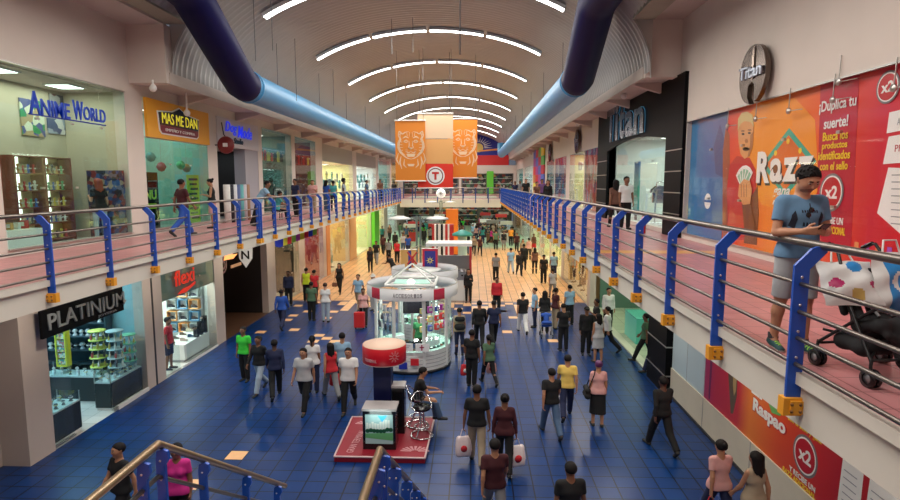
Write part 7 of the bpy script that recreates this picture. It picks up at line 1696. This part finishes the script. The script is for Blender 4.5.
# far crowd under the bridge
rc = random.Random(21); names = list(K); used = []
cn = dict(k='black', n='navy', w='white', r='red', p='pink', g='bright green', b='blue', lb='light blue', y='yellow', o='orange', gr='grey', lg='pale grey', kh='khaki', j='denim blue', m='magenta', br='brown', gn='dark green', dr='maroon', lime='lime', t='teal', wj='washed blue', pu='purple')
seen = set()
for i in range(58):
    for _ in range(50):
        x = rc.uniform(-8.2, 4.6); y = rc.uniform(56, 77)
        if all((x-a)**2+(y-b_)**2 > .8 for a, b_ in used) and all((x-a)**2+(y-b_)**2 > 1.1 for a, b_ in STALLS): break
    used.append((x, y)); tc = rc.choice(names); lc = rc.choice(['k', 'j', 'n', 'gr', 'kh'])
    while (tc, lc) in seen or cn[tc] == 'lime': tc = rc.choice(names); lc = rc.choice(['k', 'j', 'n', 'gr', 'kh', 'w'])
    seen.add((tc, lc)); fem = rc.random() < .45
    person('tiny person in %s top and %s trousers in the crowd beyond the bridge' % (cn[tc], cn[lc]), (x, y, 0), rc.choice([0, 180, 160, 20, -90]), rc.choice(['stand', 'walk', 'stride', 'talk']), fem, ('short', K[tc]), ('trousers', K[lc]), ('long' if fem else 'short', 'black'), rc.choice(['tan', 'brown', 'dark']), rc.uniform(.95, 1.04), group='distant crowd beyond the bridge')

# ---------------- upper floor people
def upx(u, X): p = ray(u, 182.5); return X/p.x*p.y
UP = [
 (181, -8.6, -30, 'walk', 0, 'short', 'dr', 'trousers', 'b', 'short', 'black', 'brown', 1.0, 'person in maroon shirt and blue trousers passing the green glass shop'),
 (211, -9.0, 110, 'phone', 1, 'sleeveless', 'k', 'skirt', 'p', 'bun', 'black', 'tan', .98, 'person in black top with pink skirt beside the yellow banner'),
 (258, -7.75, -75, 'lean', 0, 'short', 'lb', 'trousers', 'k', 'short', 'black', 'brown', 1.0, 'person in pale blue shirt leaning on the left walkway railing'),
 (276, -8.3, -60, 'sit', 1, 'short', 't', 'trousers', 'k', 'short', 'black', 'brown', .95, 'person in teal sitting low beside the first gift shop'),
 (295, -8.2, 150, 'stand', 0, 'short', 'n', 'trousers', 'k', 'short', 'black', 'brown', 1.0, 'person in navy shirt before the second gift shop'),
 (312.5, -8.2, 180, 'talk', 0, 'loose', 'p', 'trousers', 'kh', 'short', 'black', 'tan', .98, 'person in pinkish white shirt right of the navy shirt'),
 (326, -8.0, -20, 'stand', 1, 'short', 'b', 'trousers', 'j', 'long', 'black', 'brown', .98, 'person in blue top, left of three at the lit header window'),
 (333, -7.8, 20, 'stand', 1, 'short', 't', 'slim', 'n', 'tail', 'black', 'brown', .97, 'person in teal top, middle of three at the lit header window'),
 (343.5, -7.6, -80, 'stand', 0, 'short', 'wj', 'trousers', 'b', 'afro', 'black', 'dark', 1.02, 'person with large hair in washed blue at the railing'),
 (366.5, -7.5, -100, 'stand', 0, 'short', 'j', 'trousers', 'b', 'short', 'black', 'brown', 1.0, 'person in denim blue shirt farther along the left railing'),
 (380, -7.8, 180, 'stand', 0, 'short', 'br', 'trousers', 'k', 'short', 'black', 'brown', 1.05, 'person in brown far along the left walkway'),
 (394, -7.6, 0, 'walk', 0, 'short', 'k', 'trousers', 'k', 'short', 'black', 'dark', 1.0, 'person in black farthest along the left walkway'),
 (526, 3.6, 180, 'stand', 0, 'short', 'k', 'trousers', 'k', 'short', 'black', 'tan', 1.05, 'person in black shirt walking up the right walkway'),
 (537, 3.7, 190, 'walk', 1, 'short', 'br', 'slim', 'k', 'short', 'black', 'tan', .97, 'person in brown top on the right walkway'),
 (548, 3.8, 170, 'stand', 1, 'long', 'k', 'slim', 'k', 'long', 'black', 'tan', .98, 'person with long hair in black jacket on the right walkway'),
 (515, 3.4, 180, 'walk', 0, 'short', 'n', 'trousers', 'k', 'short', 'black', 'brown', 1.0, 'person in navy far along the right walkway'),
 (520, 3.9, 180, 'stand', 0, 'short', 'gr', 'trousers', 'k', 'short', 'black', 'brown', 1.0, 'person in grey far along the right walkway'),
 (542, 4.4, 185, 'stand', 0, 'short', 'pu', 'trousers', 'k', 'short', 'black', 'brown', 1.03, 'person in purple behind the brown top on the right walkway'),
 (626.5, 5.2, 190, 'stand', 0, 'short', 'w', 'trousers', 'k', 'short', 'black', 'brown', 1.02, 'person in white shirt and black trousers before the Titan entrance'),
 (616, 5.0, 0, 'walk', 1, 'short', 'br', 'slim', 'k', 'long', 'black', 'brown', 1.0, 'person in brown walking past the Titan entrance'),
]
for (u, X, hd, pose, fem, tk, tc, lk, lc, hk, hc, sk, s, lab) in UP:
    y = upx(u, X); z = 4.5 if pose != 'sit' else 4.5-.42
    person(lab, (X, y, z), hd, pose, bool(fem), (tk, K[tc]), (lk, K[lc]), (hk, hc), sk, s, group='people on the upper walkways')
    if pose == 'sit':
        q = thing('stool', 'low dark stool under the person in teal', 'stool', (X, y, 4.5)); put('seat', MB().bb(-.2, .2, -.18, .18, .36, .41).mesh('seat', [dark_m]), q, False)
        for a in (-.16, .16):
            for b_ in (-.14, .14): put('leg', MB().bb(a-.015, a+.015, b_-.015, b_+.015, 0, .36).mesh('leg', [dark_m]), q, False)
person('person with red hair in black inside the comics shop', (-10.15, 15.2, 4.5), 60, 'talk', True, ('short', K['k']), ('slim', K['wj']), ('long', 'red'), 'light', .97, group=None)
# in shops and kiosk below
p = onx(168, 330, -9.85); person('person in red shirt and dark shorts inside the shoe shop entrance', (-9.85, p.y, 0), -80, 'stand', False, ('short', K['r']), ('shorts', K['n']), ('short', 'black'), 'brown', 1.0, group=None)
person('person in a green shirt serving inside the nearest kiosk', (-1.75, 18.9, 0), 180, 'stand', False, ('short', (.02, .16, .05)), ('trousers', K['k']), ('short', 'black'), 'brown', .93, group=None)
p = Vector((5.9, 19.1, 0)); person('person in green walking inside the green shop', (p.x, p.y, .01), 60, 'walk', False, ('short', K['gn']), ('trousers', K['k']), ('short', 'black'), 'brown', 1.0, group=None)
p = onz(657, 320, 1.75); person('person in blue at the edge of the green shop', (p.x, p.y, .01), 100, 'stride', False, ('long', (.03, .18, .35)), ('trousers', K['n']), ('short', 'black'), 'brown', 1.0, group=None)
person('person in black seated on a bar chair with one arm reaching out', (SITX, 13.45, -.13), -80, 'sit', False, ('short', K['k']), ('trousers', K['j']), ('short', 'black'), 'tan', 1.0, group=None)
# mannequins in the warm windows
SK['plastic'] = M_('mannequin_plastic', (.62, .56, .48), .35); mq = []
for k, (x, y, hd, tc, lc, fm) in enumerate([(6.3, 29.2, 90, 'kh', 'kh', 1), (6.4, 30.6, 80, 'r', 'w', 1), (6.3, 32.0, 100, 'br', 'dr', 1), (6.4, 33.4, 90, 'y', 'k', 0), (6.3, 34.8, 90, 'o', 'br', 1), (-10.1, 40.2, -90, 'w', 't', 1), (-10.1, 38.6, -80, 'kh', 't', 1)]):
    q = person(['beige dressed', 'red dressed', 'brown dressed', 'yellow dressed', 'orange dressed', 'white and teal dressed', 'beige and teal dressed'][k]+' mannequin in the %s window' % ('warm lit right' if x > 0 else 'amber left'), (x, y, .01), hd, 'stand', bool(fm), ('sleeveless', K[tc]), ('dress' if fm else 'trousers', K[lc]), None, 'plastic', 1.0, group='mannequins in the lower windows')
    q.name = 'mannequin'; q['category'] = 'mannequin'
# ============================================================ the man with the phone and his pushchair on the right walkway
def hero():
    POSES['hero'] = dict(legs=((3, 3), (-6, 5)), arms=(((-.20, .10, -1), (.60, .78, .06)), ((.20, .10, -1), (-.55, .80, .10))), nod=34)
    J = skeleton('hero'); dz = J['dz']; J['sw'] = .192; h = .0058
    pr = body_prims(J, hands=False, head=False); t = head_tf(J)
    for i, sx in ((0, -1), (1, 1)):
        S, el, wr, d = J['arm%d' % i]; n = nrm((-sx*.75, -.10, .35)); side = 1.0
        if np.dot(np.cross(nrm(d), nrm(n-np.dot(n, nrm(d))*nrm(d))), (0, 0, 1)) < 0: side = -1.0
        pr += hand_prims(wr, d*1.0, n, side, 1.0, curl=(.45, .75), kf=.0025, spread=.02, thumb=.55)
    pr += head_prims(J)
    # stubbly jaw stays skin; nostril wings and ear bowls
    pr = [(np.array(p[0])+[0, 0, dz], np.array(p[1])+[0, 0, dz])+tuple(p[2:]) for p in pr]
    pa = [(np.array(c)+np.array([0, 0, dz]), r, i) for c, r, i in head_paint(J)]
    stub = M_('stubble', (.26, .13, .085), .7); tj = lambda q: t(q)+np.array([0, 0, dz])
    paint = [(tj((0, .055, 1.563)), (.06, .062, .030), 5), (tj((0, .106, 1.598)), (.028, .02, .007), 5)]+pa
    loc = (3.03, 5.38, 4.5); rz = -176
    me = net_mesh('body', pr, h, (), [M_('skin_man', (.55, .27, .16), .5), eye_m, iris_m, lip_m, brow_m, stub], paint)
    o = bpy.data.objects.new('person', me); C.objects.link(o); o.location = loc; o.rotation_euler = (0, 0, R(rz)); tag(o, 'person in blue t-shirt and grey shorts looking down at a phone by the railing', 'person')
    def ch(n, me): 
        c = bpy.data.objects.new(n, me); C.objects.link(c); c.parent = o; return c
    pr, pl = shirt_def(J, 'short'); pr, pl = shift(pr, pl, dz)
    pl = [pl[0], (np.array(pl[1][0]), pl[1][1])]
    sh = ch('shirt', net_mesh('shirt', pr, .008, pl, [M_('shirt_blue', (.13, .26, .42), .85, noise=.18, nscale=14)]))
    pr, pl = trouser_def(J, 'shorts'); pr, pl = shift(pr, pl, dz); ch('shorts', net_mesh('shorts', pr, .008, pl, [M_('shorts_grey', (.42, .44, .46), .85, noise=.1, nscale=10)]))
    pr = shoe_def(J); pr = [(np.array(p[0])+[0, 0, dz], np.array(p[1])+[0, 0, dz])+tuple(p[2:]) for p in pr]
    fa = J['leg0'][2]; fb = J['leg1'][2]; pnt = []
    for f in (fa, fb):
        for k in range(4): pnt.append((f+np.array([0, .04+.03*k, .0-.014*k+dz]), (.035, .008, .03), 1))
        pnt.append((f+np.array([0, .03, -.085+dz]), (.08, .2, .018), 2)); pnt.append((f+np.array([0, -.02, .035+dz]), (.06, .06, .015), 1))
    ch('shoes', net_mesh('shoes', pr, .0065, [((0, 0, .001), (0, 0, -1))], [M_('shoe_teal', (.01, .07, .08), .7), M_('shoe_neon', (.35, .75, .05), .6), M_('shoe_sole', (.6, .6, .55), .6)], pnt))
    pr, pl = hair_def(J, 'short'); pr, pl = shift(pr, pl, dz)
    pr = [(p[0], p[1], p[2]+.001, p[3]+.001)+tuple(p[4:]) for p in pr]
    up_ = nrm(np.array(t((0, 0, 1)))-t((0, 0, 0))); r_ = random.Random(9)
    for _ in range(90):
        th = r_.uniform(0, 6.28); ph = r_.uniform(.05, 1.35); v = (math.sin(ph)*math.sin(th), math.sin(ph)*math.cos(th), math.cos(ph))
        a = t((v[0]*.086, -.014+v[1]*.094, 1.668+v[2]*.090))+np.array([0, 0, dz]); b_ = t((v[0]*.098+.01, -.010+v[1]*.106+.012, 1.668+v[2]*.104))+np.array([0, 0, dz]); pr.append((a, b_, .011, .006, .006))
    ch('hair', net_mesh('hair', pr, .0055, pl, [HAIRC['black']]))
    # socks
    for f in (fa, fb):
        sk = MB(); sk.tube([tuple(f+np.array([0, 0, dz-.01])), tuple(f+np.array([0, -.01, dz+.05]))], [.047, .045], 14)
        ch('sock', sk.mesh('socks', [M_('sock', (.05, .05, .06), .8)]))
    # dark print on the chest and the glasses hanging at the collar
    cy_ = J['chest'][1]+.132; b = MB(); MFt = Matrix(((-1, 0, 0, 0), (0, 0, 1, cy_), (0, 1, 0, 0), (0, 0, 0, 1)))
    pm = M_('shirt_print', (.012, .018, .035), .8)
    W = lambda x, z: (x, 1.285+dz+z)
    def curved(poly):
        bm = bmesh.new(); vs = [bm.verts.new((x, 0, z)) for x, z in [W(*q) for q in poly]]; bm.faces.new(vs); bmesh.ops.triangulate(bm, faces=bm.faces[:])
        bmesh.ops.subdivide_edges(bm, edges=bm.edges[:], cuts=3, use_grid_fill=True); me = bpy.data.meshes.new('print'); bm.to_mesh(me); bm.free(); return me
    prints = [curved([(-.15, -.10), (-.11, -.13), (-.09, -.04), (-.11, .03), (-.14, .0)]), curved([(.15, -.10), (.11, -.13), (.10, -.04), (.12, .04), (.145, .0)])]
    for i in range(7): prints.append(curved([(-.075+.022*i, .02+.004*(i % 2)), (-.062+.022*i, .02), (-.060+.022*i, .045), (-.073+.022*i, .043)]))
    for i in range(4): prints.append(curved([(-.05+.028*i, -.10), (-.03+.028*i, -.10), (-.032+.028*i, -.065), (-.047+.028*i, -.07)]))
    for me_ in prints:
        me_.materials.append(pm); q = ch('shirt_print', me_); sw_ = q.modifiers.new('wrap', 'SHRINKWRAP'); sw_.target = sh; sw_.wrap_method = 'PROJECT'; sw_.use_project_y = True; sw_.use_negative_direction = True; sw_.use_positive_direction = False; sw_.project_limit = 0; sw_.offset = .003
        for v in me_.vertices: v.co.y = .5
        q.name = 'chest_print'
    Rz = Matrix.Translation(loc) @ Matrix.Rotation(R(rz), 4, 'Z')
    g = MB(); zc = 1.36+dz; yc = J['chest'][1]+.118
    for s_ in (-1, 1): g.lathe([(0, -.004), (.024, -.003), (.026, 0), (.024, .003), (0, .004)], (s_*.012, yc+.012, zc-.03-.045*(s_ > 0)), 14, 0, Matrix.Rotation(PI/2, 3, 'X'))
    g.tube([(0, yc+.0, zc+.03), (.0, yc+.014, zc-.02), (.006, yc+.012, zc-.11)], .004, 5)
    tg = thing('sunglasses', 'dark sunglasses hooked on the collar of the blue t-shirt', 'glasses', Rz @ Vector((0, yc, zc)), R(rz))
    q = put('frame', g.mesh('frame', [black_g]), tg, False); q.location = (0, -yc, -zc)
    # phone between the hands
    tip = [J['arm%d' % i][2]+J['arm%d' % i][3]*.10+np.array([0, 0, dz]) for i in (0, 1)]; c = (tip[0]+tip[1])/2+np.array([0, .018, .028])
    tp = thing('smartphone', 'dark smartphone held in both hands by the man in the blue t-shirt', 'phone', Rz @ Vector(c), R(rz))
    Mt = Matrix.Rotation(R(-52), 3, 'X')
    put('case', MB().box((0, 0, 0), (.072, .009, .142), M=Mt).mesh('case', [black_g]), tp, False)
    put('screen', MB().box(Mt @ Vector((0, -.005, 0)), (.064, .001, .128), M=Mt).mesh('screen', [M_('phone_screen', (.25, .35, .45), .15, emit=.4)]), tp, False)
    return o
hero()
t = thing('pushchair', 'black pushchair loaded with two printed bags on the right walkway', 'pushchair', (3.36, 4.72, 4.5), R(8))
fab = M_('pushchair_fabric', (.012, .012, .014), .85, noise=.3, nscale=14); pf = M_('pushchair_frame', (.03, .03, .032), .35, .5)
for x in (-.31, .31):
    for y in (-.29, .27):
        for s_ in (-.026, .026): wheel_at(t, x+s_, y, .072, .026)
        put('wheel_fork', MB().tube([(x, y, .07), (x, y+.01, .17), (x*.95, y+.02, .22)], .013, 6).mesh('wheel_fork', [pf]), t, False)
b = MB()
for s_ in (-1, 1):
    b.tube([(s_*.30, -.27, .20), (s_*.25, .02, .55), (s_*.20, .26, .98), (s_*.20, .33, 1.05), (s_*.20, .40, 1.03)], .014, 8)
    b.tube([(s_*.30, .29, .20), (s_*.24, .0, .45), (s_*.22, -.22, .62)], .014, 8)
b.tube([(-.30, -.27, .2), (.28, .27, .32)], .012, 6).tube([(.30, -.27, .2), (-.28, .27, .32)], .012, 6).tube([(-.30, .27, .20), (.30, .27, .20)], .012, 6).tube([(-.30, -.28, .21), (.30, -.28, .21)], .012, 6).tube([(-.28, -.34, .10), (-.28, -.45, .08), (.28, -.45, .08), (.28, -.34, .10), (.28, -.26, .2)], .012, 6)
put('frame', b.mesh('frame', [pf]), t, False)
for s_ in (-1, 1): put('handle', MB().tube([(s_*.20, .36, 1.05), (s_*.20, .46, 1.0)], .021, 8).mesh('handle', [black_g]), t, False)
put('seat', net_mesh('seat', [((-.17, .0, .42), (.17, .0, .42), .06, .06, .06), ((-.17, -.2, .46), (.17, -.2, .46), .05, .05, .06), ((-.18, .22, .80), (.18, .22, .80), .045, .045, .06), ((-.17, 0, .42), (-.18, .22, .80), .05, .045, .05), ((.17, 0, .42), (.18, .22, .80), .05, .045, .05), ((0, 0, .42), (0, .22, .8), .06, .06, .08),
     ((-.17, -.2, .46), (-.17, 0, .42), .05, .05, .04), ((.17, -.2, .46), (.17, 0, .42), .05, .05, .04), ((0, -.2, .46), (0, 0, .42), .05, .05, .06), ((-.17, -.26, .40), (.17, -.26, .22), .03, .03, .04), ((0, -.22, .42), (0, -.28, .2), .10, .08, .05)], .009, (), [fab]), t, False)
put('basket', net_mesh('basket', [((-.2, .12, .26), (.2, .12, .26), .07, .07, .05), ((-.2, -.08, .25), (.2, -.08, .25), .06, .06, .05), ((-.2, .12, .26), (-.2, -.08, .25), .06, .06, .05), ((.2, .12, .26), (.2, -.08, .25), .06, .06, .05)], .011, (), [fab]), t, False)
put('hood', net_mesh('hood', [((-.20, .30+.03*k, .80-.06*k), (.20, .30+.03*k, .80-.06*k), .045, .045, .03) for k in range(3)]+[((-.22, .12, .5), (-.20, .28, .78), .03, .04, .04), ((.22, .12, .5), (.20, .28, .78), .03, .04, .04)], .010, (), [fab]), t, False)
b = MB()
for s_ in (-1, 1): b.tube([(s_*.06, -.05, .50), (s_*.08, .06, .60), (s_*.07, .17, .80)], .012, 6)
put('harness', b.mesh('harness', [M_('harness_grey', (.30, .30, .31), .6)]), t, False)
# printed plastic bags lying on it
def big_bag(lab, loc, rz, tilt, w, h, d, base, marks):
    t = thing('carrier_bag', lab, 'bag', loc, R(rz), 'printed bags on the black pushchair')
    Mx = Matrix.Rotation(R(tilt), 3, 'X'); V = lambda x, y, z: tuple(Mx @ Vector((x, y, z)))
    bm = bmesh.new(); nx, nz = 10, 10; r_ = random.Random(int(w*100)); grid_ = {}
    mats_ = [base]+[m for m, _ in marks]; me = bpy.data.meshes.new('sack'); F = []; Vv = []
    for s_ in (0, 1):
        for j in range(nz*3+1):
            for i in range(nx*3+1):
                x = w*(i/(nx*3)-.5); z = h*j/(nz*3); e = max(0, 1-abs(2*i/(nx*3)-1)**2.5)*max(0, 1-abs(2*j/(nz*3)-1)**3)
                y = (1 if s_ else -1)*d*e*.5+.012*math.sin(23*x+9*z)+.010*math.sin(31*z-14*x)
                Vv.append(V(x, y, z))
    W_ = nx*3+1; half = W_*(nz*3+1); mi = []
    for s_ in (0, 1):
        for j in range(nz*3):
            for i in range(nx*3):
                a = s_*half+j*W_+i; q = (a, a+1, a+W_+1, a+W_); F.append(q if s_ == 0 else q[::-1])
                cx, cz = (i+.5)/(nx*3), (j+.5)/(nz*3); k = 0
                for n_, (m, f) in enumerate(marks):
                    if f(cx, cz): k = n_+1
                mi.append(k)
    me.from_pydata(Vv, [], F)
    for m in mats_: me.materials.append(m)
    me.polygons.foreach_set('material_index', mi); me.polygons.foreach_set('use_smooth', [True]*len(F)); me.update(); put('sack', me, t, False)
    put('handle', MB().tube([V(-w*.2, 0, h-.01), V(-w*.14, 0, h+.10), V(w*.14, 0, h+.10), V(w*.2, 0, h-.01)], .009, 6).mesh('handle', [base]), t, False)
bw = M_('bag_white', (.78, .77, .75), .45); bb = M_('bag_blue', (.03, .25, .62), .45); bp = M_('bag_magenta', (.55, .02, .15), .45); bg = M_('bag_gold', (.6, .42, .12), .5)
cir = lambda cx, cz, r: (lambda x, z: (x-cx)**2+(z-cz)**2 < r*r)
big_bag('white plastic bag with blue, magenta and gold dots lying on the pushchair', (3.14, 4.70, 5.08), -6, -38, .44, .42, .16, bw, [(bb, cir(.60, .80, .13)), (bp, cir(.22, .42, .11)), (bg, cir(.55, .18, .13)), (bp, cir(.85, .40, .07))])
big_bag('blue and white printed bag standing up on the pushchair', (3.50, 4.72, 5.02), 8, -14, .40, .50, .16, bw, [(bb, lambda x, z: .22 < x < .92 and z < .86), (bw, lambda x, z: ((x-.5)**2+(z-.5)**2 < .035 and (x-.56)**2+(z-.5)**2 > .02) or ((x-.66)**2+(z-.72)**2 < .006))])
# ============================================================ world and view
w = bpy.data.worlds.new('world'); bpy.context.scene.world = w; w.use_nodes = True
w.node_tree.nodes['Background'].inputs[0].default_value = (0.75, 0.82, 1.0, 1); w.node_tree.nodes['Background'].inputs[1].default_value = 0.15
vs_ = bpy.context.scene.view_settings; vs_.view_transform = 'Standard'; vs_.look = 'None'; vs_.gamma = 1; vs_.exposure = 0.0; vs_.use_curve_mapping = False
cy = bpy.context.scene.cycles; cy.max_bounces = 6; cy.diffuse_bounces = 2; cy.glossy_bounces = 3; cy.transparent_max_bounces = 12; cy.transmission_bounces = 4
cy.use_denoising = True; cy.use_light_tree = True; cy.sample_clamp_indirect = 6.0
